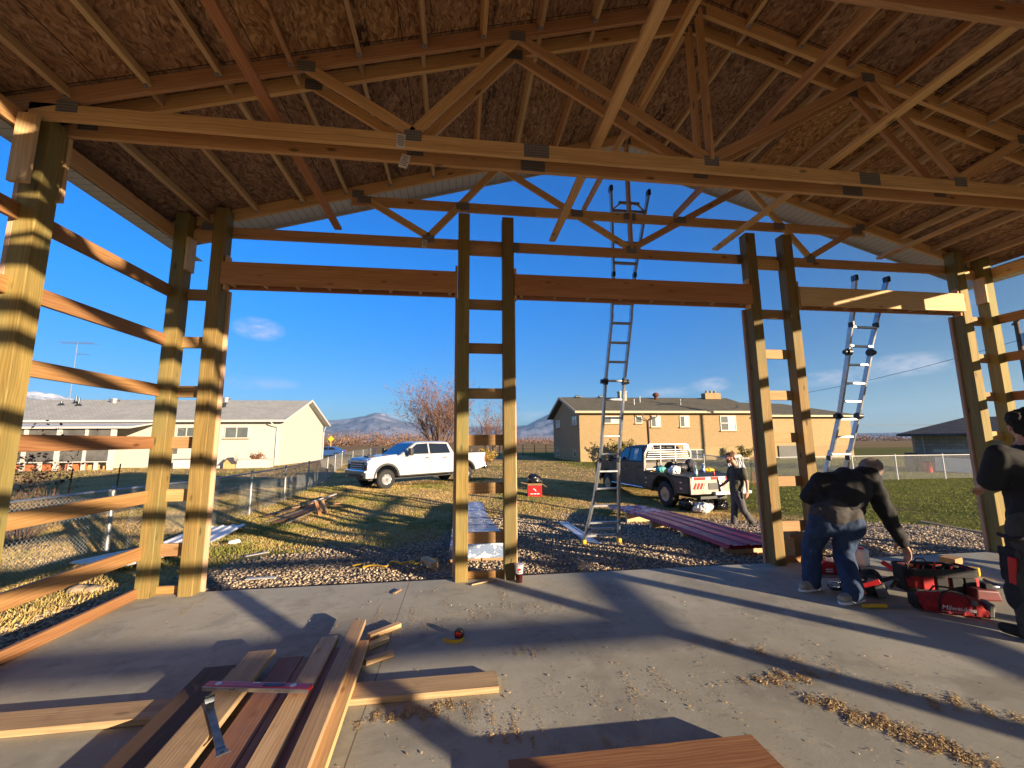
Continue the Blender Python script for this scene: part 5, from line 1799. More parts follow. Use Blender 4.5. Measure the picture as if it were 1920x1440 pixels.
# ------------------------------------------------------------------ ladders
def ladder(label, yb, slope, zb, left, right, n_rungs, hinges, feet_z, flare_lo, flare_hi):
    """rails follow (x, z) points in the leaning plane y = yb - slope * (z - zb)"""
    def P(x, z, off=0.0):
        nrm = V((0, 1, slope)).normalized()
        return V((x, yb - slope * (z - zb), z)) + nrm * off
    t = thing('extension_ladder', label, 'ladder', tuple(P((left[0][0] + right[0][0]) / 2, left[0][1])))
    up_v = V((1, 0, 0))
    for pts, s in ((left, -1), (right, 1)):
        for (xa, za), (xb, zb_) in zip(pts[:-1], pts[1:]):
            outer = za < flare_lo or zb_ > flare_hi
            m_ = MB().beam(P(xa, za, .02 if outer else 0), P(xb, zb_, .02 if outer else 0), .034, .072, (1, 0, 0))
            m_.build('rail', M['alu'], t, I4, bevel=.004, seg=1)
        x0, z0 = pts[0]
        MB().box(P(x0, z0 + .03, .02), (.06, .11, .07)).build('foot', M['yellow'], t, I4, bevel=.012)
        x1, z1 = pts[-1]
        MB().box(P(x1, z1, .02), (.048, .09, .09)).build('end_cap', M['black'] if s > 0 else M['steel'], t, I4, bevel=.012)
        for hz in hinges:
            x = float(np.interp(hz, [p[1] for p in pts], [p[0] for p in pts]))
            MB().cyl(P(x - .028, hz), P(x + .028, hz), .055, .055, 20).cyl(P(x + s * .028, hz), P(x + s * .055, hz), .02, .02, 12).cyl(P(x + s * .05, hz), P(x + s * .075, hz), .036, .036, 12).build('hinge', M['black'], t, I4, smooth=40)
    zs = np.linspace(left[0][1] + .34, left[-1][1] - .42, n_rungs)
    for z in zs:
        xl = float(np.interp(z, [p[1] for p in left], [p[0] for p in left]))
        xr = float(np.interp(z, [p[1] for p in right], [p[0] for p in right]))
        outer = z < flare_lo or z > flare_hi
        MB().beam(P(xl, z, .02 if outer else 0), P(xr, z, .02 if outer else 0), .030, .055, (0, 0, 1)).build('rung', M['alu'], t, I4, bevel=.004, seg=1)
    # cross bars of the flared ends
    for z in (left[0][1] + .12, left[-1][1] - .28):
        xl = float(np.interp(z, [p[1] for p in left], [p[0] for p in left]))
        xr = float(np.interp(z, [p[1] for p in right], [p[0] for p in right]))
        b_ = MB().beam(P(xl, z, .02), P(xr, z, .02), .035, .03, (0, 0, 1))
        for xa, sgn in ((xl, 1), (xr, -1)):
            b_.beam(P(xa, z - .0, .02), P(xa + sgn * .13, z + .1, .02), .025, .02, (0, 1, 0))
        b_.beam(P(xl + .1, z + .11, .02), P(xr - .1, z + .11, .02), .035, .03, (0, 0, 1))
        b_.build('spreader', M['alu'], t, I4)
    for z in flare_locks(flare_lo, flare_hi):
        for pts in (left, right):
            x = float(np.interp(z, [p[1] for p in pts], [p[0] for p in pts]))
            MB().box(P(x, z, .012), (.042, .08, .08)).build('lock', M['black'], t, I4, bevel=.01)
    return t


def flare_locks(a, b_):
    return [a - .02, b_ + .02]


ladder('tallest aluminium ladder leaning over the middle opening beside the two centre posts', 6.9, .306, -.12,
       [(2.08, -.10), (2.21, .66), (2.27, 1.32), (2.265, 2.51), (2.30, 3.5), (2.285, 4.1), (2.16, 5.22)],
       [(2.69, -.10), (2.63, .66), (2.575, 1.32), (2.57, 2.51), (2.61, 3.5), (2.62, 4.1), (2.74, 5.2)], 17, [2.51], -.1, 1.30, 4.05)
ladder('shorter aluminium ladder leaning on the right hand door header behind the stooping man', 6.42, .31, -.09,
       [(5.80, -.10), (5.90, .9), (5.95, 1.4), (5.98, 1.95), (5.965, 2.92), (5.95, 3.45), (5.89, 3.98)],
       [(6.38, -.10), (6.29, .9), (6.28, 1.4), (6.32, 1.95), (6.35, 2.92), (6.385, 3.45), (6.44, 3.98)], 13, [1.95, 2.92], -.1, 1.3, 3.3)

# ------------------------------------------------------------------ lumber on the slab
def plank(label, xf, yf, yn, w, z0, t, mat, skew=-.055, group=None):
    xn = xf - skew * (yf - yn)
    o = board('plank', (xn, yn, z0 + t / 2), (xf, yf, z0 + t / 2), t, w, mat, None, (0, 0, 1), .004)
    return tag(o, label, 'plank', group)


GL = 'planks stacked in the left foreground'
o = board('plank', (-3.05, 2.93, .0205), (.27, 2.955, .0205), .038, .19, M['fir_weather'], None, (0, 0, 1), .004)
tag(o, 'sawdust covered plank lying crosswise beneath the other foreground planks', 'plank', GL)
plank('dark brown weathered plank at the left edge of the foreground stack', -1.62, 3.30, 1.2, .20, .041, .038, M['cedar_dark'], group=GL)
plank('pale plank half hidden between the dark plank and the plank under the pry bar', -1.475, 3.27, 1.2, .10, .041, .036, M['fir_weather'], group=GL)
plank('wide raised plank carrying the pry bar and left end of the red level', -1.395, 3.40, 1.2, .185, .080, .038, M['fir_weather'], group=GL)
plank('reddish flat plank low under the middle of the red level', -1.18, 3.36, 1.2, .165, .041, .038, M['fir_rose'], group=GL)
plank('narrow dark red plank edge between the flat reddish plank and the figured plank', -1.072, 3.34, 1.2, .045, .041, .036, M['fir_rose'], group=GL)
plank('pale plank with bold curved grain under the right end of the red level', -.985, 3.60, 1.2, .13, .041, .060, M['fir_pale'], group=GL)
plank('dusty plank topmost and farthest reaching of the foreground stack', -.815, 3.82, 1.2, .105, .082, .040, M['fir_weather'], group=GL)
plank('bright sunlit plank at the right edge of the foreground stack', -.735, 3.54, 1.2, .11, .041, .038, M['fir'], group=GL)
plank('thin plank tucked under the dusty top plank', -.87, 3.45, 1.2, .09, .041, .038, M['fir_rose'], group=GL)
o = board('plank', (.25, 2.09, .047), (1.53, 2.085, .047), .045, .235, M['fir_dimmed'], None, (0, 0, 1), .005)
tag(o, 'thick orange brown plank at the bottom edge of the picture right of centre', 'plank')
o = board('bearer', (.6, 2.0, .0125), (.6, 2.18, .0125), .024, .06, M['fir_weather'], None, (0, 0, 1), .002)
tag(o, 'small wooden bearer under the orange brown plank at the bottom edge', 'bearer')
for (xa, ya), (xb, yb), w, lab in (((-.72, 3.74), (-.50, 3.93), .06, 'longest wood offcut right of the plank stack, nearest the slab edge'), ((-.69, 3.56), (-.56, 3.68), .05, 'shorter wood offcut between the two longer offcuts by the plank stack'),
                                  ((-.66, 3.33), (-.48, 3.44), .045, 'thin wood offcut nearest the crosswise plank')):
    tag(board('offcut', (xa, ya, .02), (xb, yb, .02), .036, w, M['fir_pale'], None), lab, 'offcut')
for x, y, a, lab in ((-.64, 4.78, 1.1, 'dark wood chip alone on the slab left of the centre posts'), (.30, 4.93, .45, 'thin wood stick on the slab between the centre post feet')):
    d = V((math.cos(a), math.sin(a), 0)) * (.06 if y < 4.9 else .16)
    tag(board('offcut', V((x, y, .012)) - d, V((x, y, .012)) + d, .014, .03 if y < 4.9 else .015, M['fir_weather'], None), lab, 'offcut')

# spirit level
lv = thing('spirit_level', 'red box level with silver edges lying across the plank stack', 'level', (-1.2, 2.885, .119), R(-10.5))
MB().box((0, .012, .014), (.655, .050, .026)).build('body', M['red'], lv, bevel=.002)
MB().box((0, -.0165, .012), (.66, .008, .024)).build('edge', M['alu'], lv, bevel=.002)
MB().box((0, .040, .012), (.66, .007, .024)).build('edge', M['alu'], lv, bevel=.002)
for x in (-.24, .23):
    MB().cyl((x - .01, .012, .0272), (x - .01, .012, .0285), .019, .019, 18).build('vial', M['white'], lv)
MB().box((.10, .012, .0276), (.13, .024, .003)).build('vial_window', M['black'], lv)
MB().box((-.02, .028, .0276), (.05, .010, .003)).build('vial', M['white'], lv)
for x in (-.15, -.13, .13, .15):
    MB().cyl((x, -.0205, .013), (x, -.0192, .013), .006, .006, 10).build('rivet', M['steel'], lv)

# flat pry bar
pb = MB()
d0, d1 = V((-1.385, 2.745, .124)), V((-1.092, 2.32, .124))
ax = (d1 - d0).normalized(); sd = V((-ax.y, ax.x, 0))
cl = [d0 + V((0, 0, .052)) - ax * .01, d0 + V((0, 0, .040)) - ax * .018, d0 + V((0, 0, .012)) - ax * .008, d0 + ax * .03, d0.lerp(d1, .5), d1 - ax * .07, d1 - ax * .03 + V((0, 0, .006)), d1 + V((0, 0, .016))]
wd = [.024, .024, .022, .019, .017, .020, .027, .030]
vs, fs = [], []
for p, w in zip(cl, wd):
    vs += [p - sd * w, p + sd * w, p + sd * w + V((0, 0, .006)), p - sd * w + V((0, 0, .006))]
for i in range(len(cl) - 1):
    for k in range(4): fs.append((i * 4 + k, i * 4 + (k + 1) % 4, i * 4 + 4 + (k + 1) % 4, i * 4 + 4 + k))
fs += [(3, 2, 1, 0), tuple(range(len(vs) - 4, len(vs)))]
pb.add(vs, fs)
c_ = d1 - ax * .035
pb.cyl(c_ + V((0, 0, .0075)), c_ + V((0, 0, .0145)), .008, .008, 10)
tag(pb.build('pry_bar', M['steel'], bevel=.0015, seg=1), 'dark flat steel pry bar lying on the wide raised plank', 'pry bar')

# tape measure
tm = thing('tape_measure', 'small red and black tape measure with its yellow tape curling out', 'tape measure', (.02, 3.66, 0), R(-25))
MB().prism([(-.035, .0), (.035, .0), (.038, .03), (.026, .066), (-.020, .070), (-.036, .05)], -.022, .022).build('case', M['black'], tm, bevel=.006)
MB().prism([(-.024, .012), (.024, .012), (.022, .042), (-.020, .050)], -.0245, .0245).build('cheek', M['red'], tm, bevel=.002)
tp, fs = [], []
path = [(.034, -.0, .012), (.052, -.03, .016), (.050, -.075, .016), (.02, -.105, .012), (-.03, -.115, .010), (-.08, -.105, .010), (-.10, -.085, .014)]
for i, p in enumerate(path):
    tp += [(p[0], p[1], .002), (p[0], p[1], .028)]
fs = [(2 * i, 2 * i + 1, 2 * i + 3, 2 * i + 2) for i in range(len(path) - 1)]
blade = MB()
blade.add(tp, fs).add([(x * 1.02, y * 1.02, z) for x, y, z in tp], fs)
blade.build('tape', M['yellow'], tm, fix=False)
MB().tube([(-.10, -.085, .004), (-.108, -.075, .02), (-.10, -.07, .03)], .003, 5).build('hook', M['steel'], tm)

# ------------------------------------------------------------------ soft drink cup
M['cup_clear'] = mat_glass('clear plastic cup', (0.55, 0.50, 0.50), .15)
M['cola'] = mat_glass('cola', (0.035, 0.004, 0.006), .12)
cp = thing('drink_cup', 'tall clear cola cup with lid and straw at the foot of the right centre post', 'cup', (.70, 4.905, 0))
def rad(z): return .036 + .017 * z / .19
MB().lathe([(.036, 0), (rad(.10), .10)], n=28).build('cola', M['cola'], cp, smooth=30)
MB().lathe([(rad(.10), .1005), (rad(.19), .19), (rad(.19) - .003, .19), (rad(.10) - .004, .102)], n=28).build('cup_wall', M['cup_clear'], cp, smooth=30)
MB().lathe([(.0565, .188), (.0575, .196), (.052, .199), (.03, .203), (.004, .203)], n=28).build('lid', M['cup_clear'], cp, smooth=30)
MB().cyl((.0, .0, .19), (.012, .004, .255), .004, .004, 8).build('straw', M['steel'], cp)


def wrap_patch(name, outline, mat, par, off=.0008):
    """emblem piece curved round the cup: outline of (angle, z)"""
    vs = [((rad(z) + off) * math.sin(a), -(rad(z) + off) * math.cos(a), z) for a, z in outline]
    n = len(vs)
    c = (sum(o[0] for o in outline) / n, sum(o[1] for o in outline) / n)
    vs.append(((rad(c[1]) + off) * math.sin(c[0]), -(rad(c[1]) + off) * math.cos(c[0]), c[1]))
    MB().add(vs, [(i, (i + 1) % n, n) for i in range(n)]).build(name, mat, par, fix=False)


def ring_pts(a0, a1, rx, rz, cz, n=12, ca=0.0):
    return [(ca + rx * math.cos(R(a0 + (a1 - a0) * i / n)), cz + rz * math.sin(R(a0 + (a1 - a0) * i / n))) for i in range(n + 1)]


wrap_patch('label', [(-.75, .102), (-.4, .101), (0, .101), (.4, .101), (.75, .102), (.75, .172), (.4, .174), (0, .174), (-.4, .174), (-.75, .172)], M['white'], cp)
wrap_patch('emblem_red', [p for p in ring_pts(15, 195, .48, .026, .138)] + [(-.2, .134), (.1, .138), (.3, .147)], M['red'], cp, .0016)
wrap_patch('emblem_blue', [p for p in ring_pts(200, 345, .46, .026, .134)], M['cola'], cp, .0016)

# ------------------------------------------------------------------ sheet stacks outside
def mat_film():
    m, g, b = new_mat('glare painted blue white film')
    oc = g.n('ShaderNodeTexCoord', out=3)
    n = g.noise(g.scale(oc, (3, 2.2, 3)), 1.0, 4, .6)
    n2 = g.noise(g.scale(oc, (7, 3.2, 7)), 1.0, 5, .65)
    c = g.mix(g.step(n2, .54, .60), (0.20, 0.27, 0.42), (0.80, 0.82, 0.84))  # white patches include glare painted into the film colour
    setc(g, b, c, .22, n, .6, .03)
    return m


M['film'] = mat_film()
st = thing('panel_stack', 'long stack of panels wrapped in blue and white film behind the centre posts', 'panel stack', (.30, 9.3, 0))
n = 40
vs, fs = [], []
for i in range(n + 1):
    y = 6.02 + (12.7 - 6.02) * i / n
    z = gz(.3, y) + .05
    for x, dz in ((-.11, .0), (-.12, .10), (-.10, .175), (.1, .185), (.3, .175), (.5, .188), (.70, .175), (.725, .10), (.71, .0)):
        vs.append((x + .006 * math.sin(y * 9), y + random.uniform(-.01, .01), z + dz + random.uniform(-.006, .006)))
k = 9
for i in range(n):
    for j in range(k - 1): fs.append((i * k + j, i * k + j + 1, (i + 1) * k + j + 1, (i + 1) * k + j))
fs += [tuple(range(k)), tuple(range(n * k + k - 1, n * k - 1, -1))]
MB().add(vs, fs).build('wrapping', M['film'], st, I4)
for y in (6.6, 8.1, 9.6, 11.1, 12.4):
    sb = [(-.128, gz(.3, y) + .05), (-.106, gz(.3, y) + .232), (.708, gz(.3, y) + .232), (.734, gz(.3, y) + .05)]
    MB().tube([(x, y, z) for x, z in sb], .006, 5).build('strap', M['steel'], st, I4)
for y, x0, x1, lab in ((6.05, -.14, .45, 'wood block under the near left end of the film wrapped stack'), (6.15, .34, .85, 'wood block under the near right end of the film wrapped stack')):
    tag(board('wood_block', (x0, y - .06 + (.12 if x0 < 0 else 0), gz(.2, y) + .02), (x1, y - .04 + (.1 if x0 < 0 else 0), gz(.2, y) + .02), .05, .09, M['fir_weather'], None), lab, 'block')


def mat_red_metal():
    m, g, b = new_mat('burgundy roofing sheet')
    oc = g.n('ShaderNodeTexCoord', out=3)
    x, y, z = g.sep(oc)
    n = g.noise(g.scale(oc, (9, 5, 2)), 1.0, 3, .6)
    far = g.step(y, 9.3, 10.6)
    w = g.m('MULTIPLY', g.m('MULTIPLY', far, g.step(n, .47, .53)), .85)
    c = g.mix(w, (0.42, 0.018, 0.035), (0.62, 0.60, 0.62))
    setc(g, b, c, .42, None, 0, 0, 0, .3)
    return m


M['red_sheet'] = mat_red_metal()
rs = thing('roofing_sheets', 'stack of long burgundy ribbed metal roofing sheets on wood blocks in the gravel', 'roofing', (4.6, 9, 0))
prof = []
x = 0.0
for r_i in range(4):
    prof += [(x, 0), (x + .018, .022), (x + .045, .022), (x + .063, 0)]
    x += .063
    if r_i < 3:
        prof += [(x + .07, 0), (x + .08, .005), (x + .10, .005), (x + .11, 0), ]
        x += .215
x_tot = x


def stack_pt(u, y, z):
    f = (y - 5.82) / (12.1 - 5.82)
    return (3.95 + .49 * f + u, y, z)


ny = 26
for layer in range(5):
    vs, fs = [], []
    kk = len(prof)
    dx = random.uniform(-.012, .012); dy = random.uniform(-.03, .03)
    for i in range(ny + 1):
        y = 5.84 + (12.1 - 5.84) * i / ny + dy
        base = np.interp(y, [5.8, 8, 10, 12.2], [.0, -.10, -.22, -.40]) + .012 * layer
        vs += [stack_pt(px + dx, y, base + pz) for px, pz in prof]
    for i in range(ny):
        for j in range(kk - 1): fs.append((i * kk + j, i * kk + j + 1, (i + 1) * kk + j + 1, (i + 1) * kk + j))
    nb = len(vs)
    vs2 = [(a, b_, c - .005) for a, b_, c in vs]
    mb = MB().add(vs, fs).add(vs2, fs)
    fe = [(j, j + 1, nb + j + 1, nb + j) for j in range(kk - 1)]
    mb.f += [tuple(f_) for f_ in fe]; mb.mi += [0] * len(fe)
    lip = [(i * kk, (i + 1) * kk, nb + (i + 1) * kk, nb + i * kk) for i in range(ny)]
    mb.f += lip; mb.mi += [0] * len(lip)
    mb.build('sheet', M['red_sheet'], rs, I4, fix=False)
for y, lab in ((5.98, 'wood bearer under the near end of the burgundy roofing sheets'), (7.3, 'second wood bearer from the near end of the burgundy roofing sheets'), (8.8, 'middle wood bearer of the burgundy roofing sheets'), (10.4, 'wood bearer under the film speckled end of the burgundy roofing sheets')):
    x0 = stack_pt(0, y, 0)[0]
    zt = float(np.interp(y, [5.8, 8, 10, 12.2], [.0, -.10, -.22, -.40])) - .006
    h = max(.04, zt - gz(x0, y) + .05)
    tag(board('bearer', (x0 - .03, y, zt - h / 2), (x0 + .92, y + .03, zt - h / 2), h, .09, M['fir_pale'], None), lab, 'bearer')

tr = MB()
tr.prism([(-.10, 0), (.10, 0), (.10, .02), (.092, .02), (.092, .008), (-.092, .008), (-.092, .02), (-.10, .02)], -1.45, 1.45)
o = tr.build('metal_trim', plain('film covered white trim', (.56, .64, .74), .3, 0, .15, 3), None, Matrix.Translation((2.36, 8.25, gz(2.36, 8.25) + .02)) @ Matrix.Rotation(R(-2.5), 4, 'Z') @ Matrix.Rotation(R(-2.9), 4, 'X'))
tag(o, 'long pale blue white metal trim strip lying under the ladder foot', 'trim')
MB().box((-.02, -1.1, .0095), (.12, .10, .002)).build('green_sticker', plain('green sticker', (.05, .35, .12), .5), o)
MB().box((.03, -1.28, .0095), (.10, .10, .002)).build('red_sticker', plain('pink sticker', (.6, .14, .12), .5), o)

# white sheets by the left fence
fsn = thing('metal_sheets', 'two white ribbed metal sheets lying flat in the grass beside the left fence', 'metal sheets', (-5.0, 8.9, -.3))
for k, (x, y, rz, ln) in enumerate(((-5.15, 9.25, 12, 3.0), (-4.75, 7.25, -18, 1.3))):
    m_ = MB()
    for r_ in range(5):
        m_.prism([(-.04, 0), (.04, 0), (.022, .022), (-.022, .022)], -ln / 2, ln / 2, (-.42 + .21 * r_, 0, .004))
    m_.box((0, 0, 0), (.94, ln, .008))
    m_.build('sheet', M['white'], fsn, Matrix.Translation((x, y, gz(x, y) + .07 + .02 * k)) @ Matrix.Rotation(R(rz), 4, 'Z') @ Matrix.Rotation(R(-2), 4, 'X'))

# scrap pile
rnd = random.Random(4)
for i, (dx, dy, dz, L, w, a, m_, lab) in enumerate(((0, 0, .03, 3.2, .14, 8, 'fir_weather', 'lowest long board of the scrap wood pile by the fence'), (.22, -.4, .05, 2.9, .12, 5, 'fir_red', 'reddish board in the middle of the scrap wood pile'),
                                                  (-.25, .2, .07, 2.6, .14, 11, 'cedar_dark', 'dark board on the fence side of the scrap wood pile'), (.42, -.7, .04, 2.4, .06, 2, 'fir_pale', 'pale thin strip on the near edge of the scrap wood pile'),
                                                  (.05, 1.1, .12, 2.2, .09, 14, 'fir_weather', 'grey board crossing the far end of the scrap wood pile'), (.1, 1.9, .16, 1.8, .05, 6, 'white_paint', 'white metal strip topping the scrap wood pile'),
                                                  (.5, .6, .10, 1.0, .12, 50, 'fir_red', 'short board set askew on the scrap wood pile'))):
    c = V((-4.55 + dx, 13.0 + dy, gz(-4.5, 13) + dz + .01))
    d = V((math.sin(R(a)), math.cos(R(a)), 0)) * L / 2
    tag(board('scrap_board', c - d, c + d, .036, w, M[m_], None), lab, 'scrap wood', 'scrap wood pile')
c = V((-3.95, 12.6, gz(-4, 12.6)))
tag(board('scrap_block', c + V((-.10, .1, .30)), c + V((.12, -.22, .0)), .13, .09, M['fir_red'], None), 'stub of red timber propped at the end of the scrap wood pile', 'scrap wood', 'scrap wood pile')
tag(board('scrap_block', c + V((.0, .35, .28)), c + V((.22, .05, .0)), .12, .08, M['fir'], None), 'second leaning timber stub beside the red one in the scrap wood pile', 'scrap wood', 'scrap wood pile')
tag(board('plank', (11.2, 9.0, gz(11.2, 9) + .03), (9.6, 6.5, gz(9.6, 6.5) + .03), .04, .13, M['fir_weather'], None), 'grey brown board lying alone in the grass right of the ladder', 'plank')

# extension cord with the block beside it
pts = []
for i in range(120):
    t_ = i / 119
    x = -1.4 + 1.15 * t_ + .05 * math.sin(t_ * 23)
    y = 5.96 + .06 * math.sin(t_ * 31) + .05 * math.sin(t_ * 14 + 1) + .06 * t_
    pts.append((x, y, gz(x, y) + .025 + .02 * abs(math.sin(t_ * 40)) * (t_ > .5)))
tag(MB().tube(pts, .011, 6).tube([(p[0] + .03 * math.sin(i), p[1] - .03, p[2] + .015) for i, p in enumerate(pts[55:])], .011, 6).build('power_cable', M['yellow'], smooth=True), 'yellow extension cord snaking over the gravel left of the centre posts', 'cord')
tag(board('wood_block', (-.46, 6.04, gz(-.4, 6) + .06), (-.30, 5.76, gz(-.4, 5.8) + .05), .07, .10, M['fir_pale'], None), 'pale wood block lying on the yellow extension cord', 'block')
for (x, y), a, L, lab in (((-2.37, 5.61), 0.05, .34, 'white trim scrap in the gravel nearest the slab'), ((-3.03, 6.97), .75, .32, 'white trim scrap where the gravel meets the left grass')):
    d = V((math.cos(a), math.sin(a), 0)) * L / 2
    c = V((x, y, gz(x, y) + .035))
    tag(board('trim_scrap', c - d, c + d, .008, .07, M['white_paint'], None), lab, 'trim')
tag(organic('litter', [('e', (0, 0, .04), (.09, .05, .04)), ('e', (.06, .02, .05), (.05, .05, .035))], M['paper'], voxel=.01, M=Matrix.Translation((-3.97, 8.19, gz(-3.97, 8.19) + .02)), disp=.01, dscale=20), 'crumpled white cup lying in the grass edge', 'litter')
for x, y, s, lab in ((-4.35, 5.62, .10, 'larger tan field stone by the left base plate'), (-4.16, 5.58, .075, 'smaller tan field stone by the left base plate')):
    tag(organic('field_stone', [('e', (0, 0, 0), (s * 1.2, s, s * .5))], plain('tan stone', (.34, .25, .16), .9, 0, .25), voxel=.012, M=Matrix.Translation((x, y, gz(x, y) + .03)), disp=.012, dscale=12, seed=s * 50), lab, 'stone')

# ------------------------------------------------------------------ red carton with the rubbish bag, rubbish by the truck
M['bag_black'] = plain('black bin bag', (.014, .014, .016), .22, 0, .3, 4)
M['bag_white'] = plain('white plastic bag', (.70, .70, .70), .4, 0, .08)
M['carton'] = plain('brown cardboard', (.40, .235, .10), .85, 0, .1)
rb = thing('carton', 'red cardboard carton in the grass with its flaps open', 'carton', (2.86, 15.7, gz(2.86, 15.7)), R(-6))
w_, d_, h_ = .52, .42, .46
for c, s in (((0, -d_ / 2, h_ / 2), (w_, .012, h_)), ((0, d_ / 2, h_ / 2), (w_, .012, h_)), ((-w_ / 2, 0, h_ / 2), (.012, d_ - .012, h_)), ((w_ / 2, 0, h_ / 2), (.012, d_ - .012, h_)), ((0, 0, .006), (w_ - .012, d_ - .012, .012))):
    MB().box(c, s).build('side', M['red'], rb)
MB().box((-w_ / 2 - .12, 0, h_ + .02), (.25, d_, .008), Matrix.Rotation(R(10), 3, 'Y')).build('flap', M['carton'], rb)
MB().box((0, -d_ / 2 - .03, h_ - .015), (w_, .12, .008), Matrix.Rotation(R(28), 3, 'X')).build('flap', M['carton'], rb)
MB().box((w_ / 2 + .10, 0, h_ - .06), (.22, d_, .008), Matrix.Rotation(R(35), 3, 'Y')).build('flap', M['carton'], rb)
pr = MB().prism([(-.05, .06), (.02, .02), (.06, -.04), (.035, -.05), (.0, -.005), (-.06, .03)], 0, .002, (0, -d_ / 2 - .009, .24))
for k, (x, w) in enumerate(((-.12, .09), (.0, .10), (.12, .10))): pr.box((x, -d_ / 2 - .008, .10), (w, .002, .03))
pr.build('print', M['white'], rb)
tag(organic('rubbish_bag', [('e', (0, 0, .16), (.26, .2, .18)), ('e', (-.05, .02, .26), (.19, .16, .13)), ('e', (.14, -.02, .08), (.16, .14, .10))], M['bag_black'], voxel=.018, M=Matrix.Translation((2.88, 15.72, gz(2.9, 15.7) + .44)), disp=.05, dscale=9), 'stuffed black rubbish bag on top of the red carton', 'rubbish bag')
for x, y, s, mt, lab in ((7.25, 12.55, .30, 'bag_black', 'black rubbish bag nearest the rear wheel of the flatbed truck'), (7.75, 12.55, .30, 'bag_black', 'black rubbish bag in the middle under the truck tail'), (8.2, 12.35, .24, 'bag_black', 'black rubbish bag at the right end of the row under the truck tail'),
                         (7.35, 11.95, .26, 'bag_white', 'white plastic bag lying in front of the black rubbish bags')):
    e = [('e', (0, 0, s * .55), (s * 1.1, s * .8, s * .6)), ('e', (s * .4, 0, s * .7), (s * .6, s * .55, s * .5)), ('e', (-s * .5, .05, s * .4), (s * .6, s * .5, s * .4))]
    tag(organic('rubbish_bag', e, M[mt], voxel=.02, M=Matrix.Translation((x, y, gz(x, y))), disp=.06, dscale=8, seed=x), lab, 'rubbish bag')

# load on the truck bed
GT = W[gt_.name]
ZB = 1.062
def on_bed(x, y, z=0.0):
    return GT @ Matrix.Translation((x, y, ZB + z))
for i, (y, z, L, mt, lab) in enumerate(((.72, .0, .95, 'fir_pale', 'pale board at the left edge of the truck bed'), (.60, .04, 1.0, 'fir', 'board lying above the left boards on the truck bed'), (.45, .0, .9, 'fir_weather', 'grey board right of the other boards on the truck bed'))):
    a = GT @ V((-.98, y + .22, ZB + z + .022)); b_ = GT @ V((-.98 , y - .75, ZB + z + .022))
    tag(board('plank', a + V((0, -.1 * i, .0)), b_ + V((0, -.1 * i, 0)), .04, .1, M[mt], None), lab, 'plank')
tag(organic('shopping_bag', [('e', (0, 0, .13), (.16, .2, .15)), ('e', (.02, .1, .1), (.14, .12, .12))], M['bag_white'], voxel=.015, M=on_bed(-2.2, .78), disp=.03, dscale=12), 'white shopping bag at the left edge of the truck bed', 'bag')
tag(organic('shopping_bag', [('e', (0, 0, .08), (.12, .14, .09))], M['leaf_yellow'], voxel=.015, M=on_bed(-1.95, .84), disp=.02, dscale=14), 'small yellow and tan bag beside the white shopping bag', 'bag')
tag(organic('parcel', [('e', (0, 0, .1), (.16, .2, .11))], plain('teal cloth', (.10, .42, .42), .7), voxel=.015, M=on_bed(-1.5, .80), disp=.02, dscale=12), 'teal bundle among the things on the truck bed', 'bundle')
tag(organic('duffel_bag', [('e', (0, 0, .15), (.2, .34, .16))], M['black'], voxel=.02, M=on_bed(-1.35, -.10), disp=.02, dscale=8), 'black duffel bag in the middle of the truck bed', 'bag')
tag(organic('backpack', [('e', (0, 0, .2), (.2, .22, .24)), ('e', (-.1, 0, .12), (.14, .18, .13))], plain('charcoal cloth', (.06, .06, .07), .85), voxel=.02, M=on_bed(-1.35, -.55), disp=.02, dscale=8), 'charcoal backpack standing right of the black duffel', 'bag')
tag(organic('rain_jacket', [('e', (0, 0, .06), (.18, .26, .08)), ('e', (.05, -.12, .05), (.15, .16, .07))], M['yellow'], voxel=.018, M=on_bed(-1.7, -.95), disp=.03, dscale=10), 'crumpled yellow jacket near the right edge of the truck bed', 'jacket')


def bottle(x, y, mat, capm, lab):
    t = link('bottle', None, None, None, on_bed(x, y)); tag(t, lab, 'bottle')
    MB().lathe([(.045, 0), (.05, .01), (.05, .17), (.035, .23), (.016, .27), (.016, .28)], n=16).build('body', mat, t, smooth=40)
    MB().cyl((0, 0, .28), (0, 0, .31), .018, .018, 12).build('cap', capm, t)
    MB().cyl((0, 0, .06), (0, 0, .14), .051, .051, 16, caps=False).build('label', M['white'], t, smooth=30)


bottle(-3.0, .62, mat_glass('green bottle', (.10, .32, .22), .1), M['white'], 'green plastic bottle on the left tail corner of the truck bed')
bottle(-2.95, -.78, mat_glass('purple drink', (.06, .03, .22), .1), M['white'], 'purple drink bottle on the right tail corner of the truck bed')
bottle(-1.9, -.62, mat_glass('blue bottle', (.10, .2, .5), .1), M['white'], 'blue white bottle in front of the charcoal backpack')
for x, y, lab in ((-2.9, -.92, 'red can beside the purple drink bottle on the truck'), (-3.0, -.05, 'red cap lying near the middle of the truck tail')):
    m_ = link('can', None, None, None, on_bed(x, y)); tag(m_, lab, 'can')
    MB().lathe([(.03, 0), (.034, .01), (.034, .10), (.028, .12)], n=14).build('body', M['red'], m_, smooth=40)
    MB().cyl((0, 0, .12), (0, 0, .123), .027, .027, 14).build('lid', M['alu'], m_)

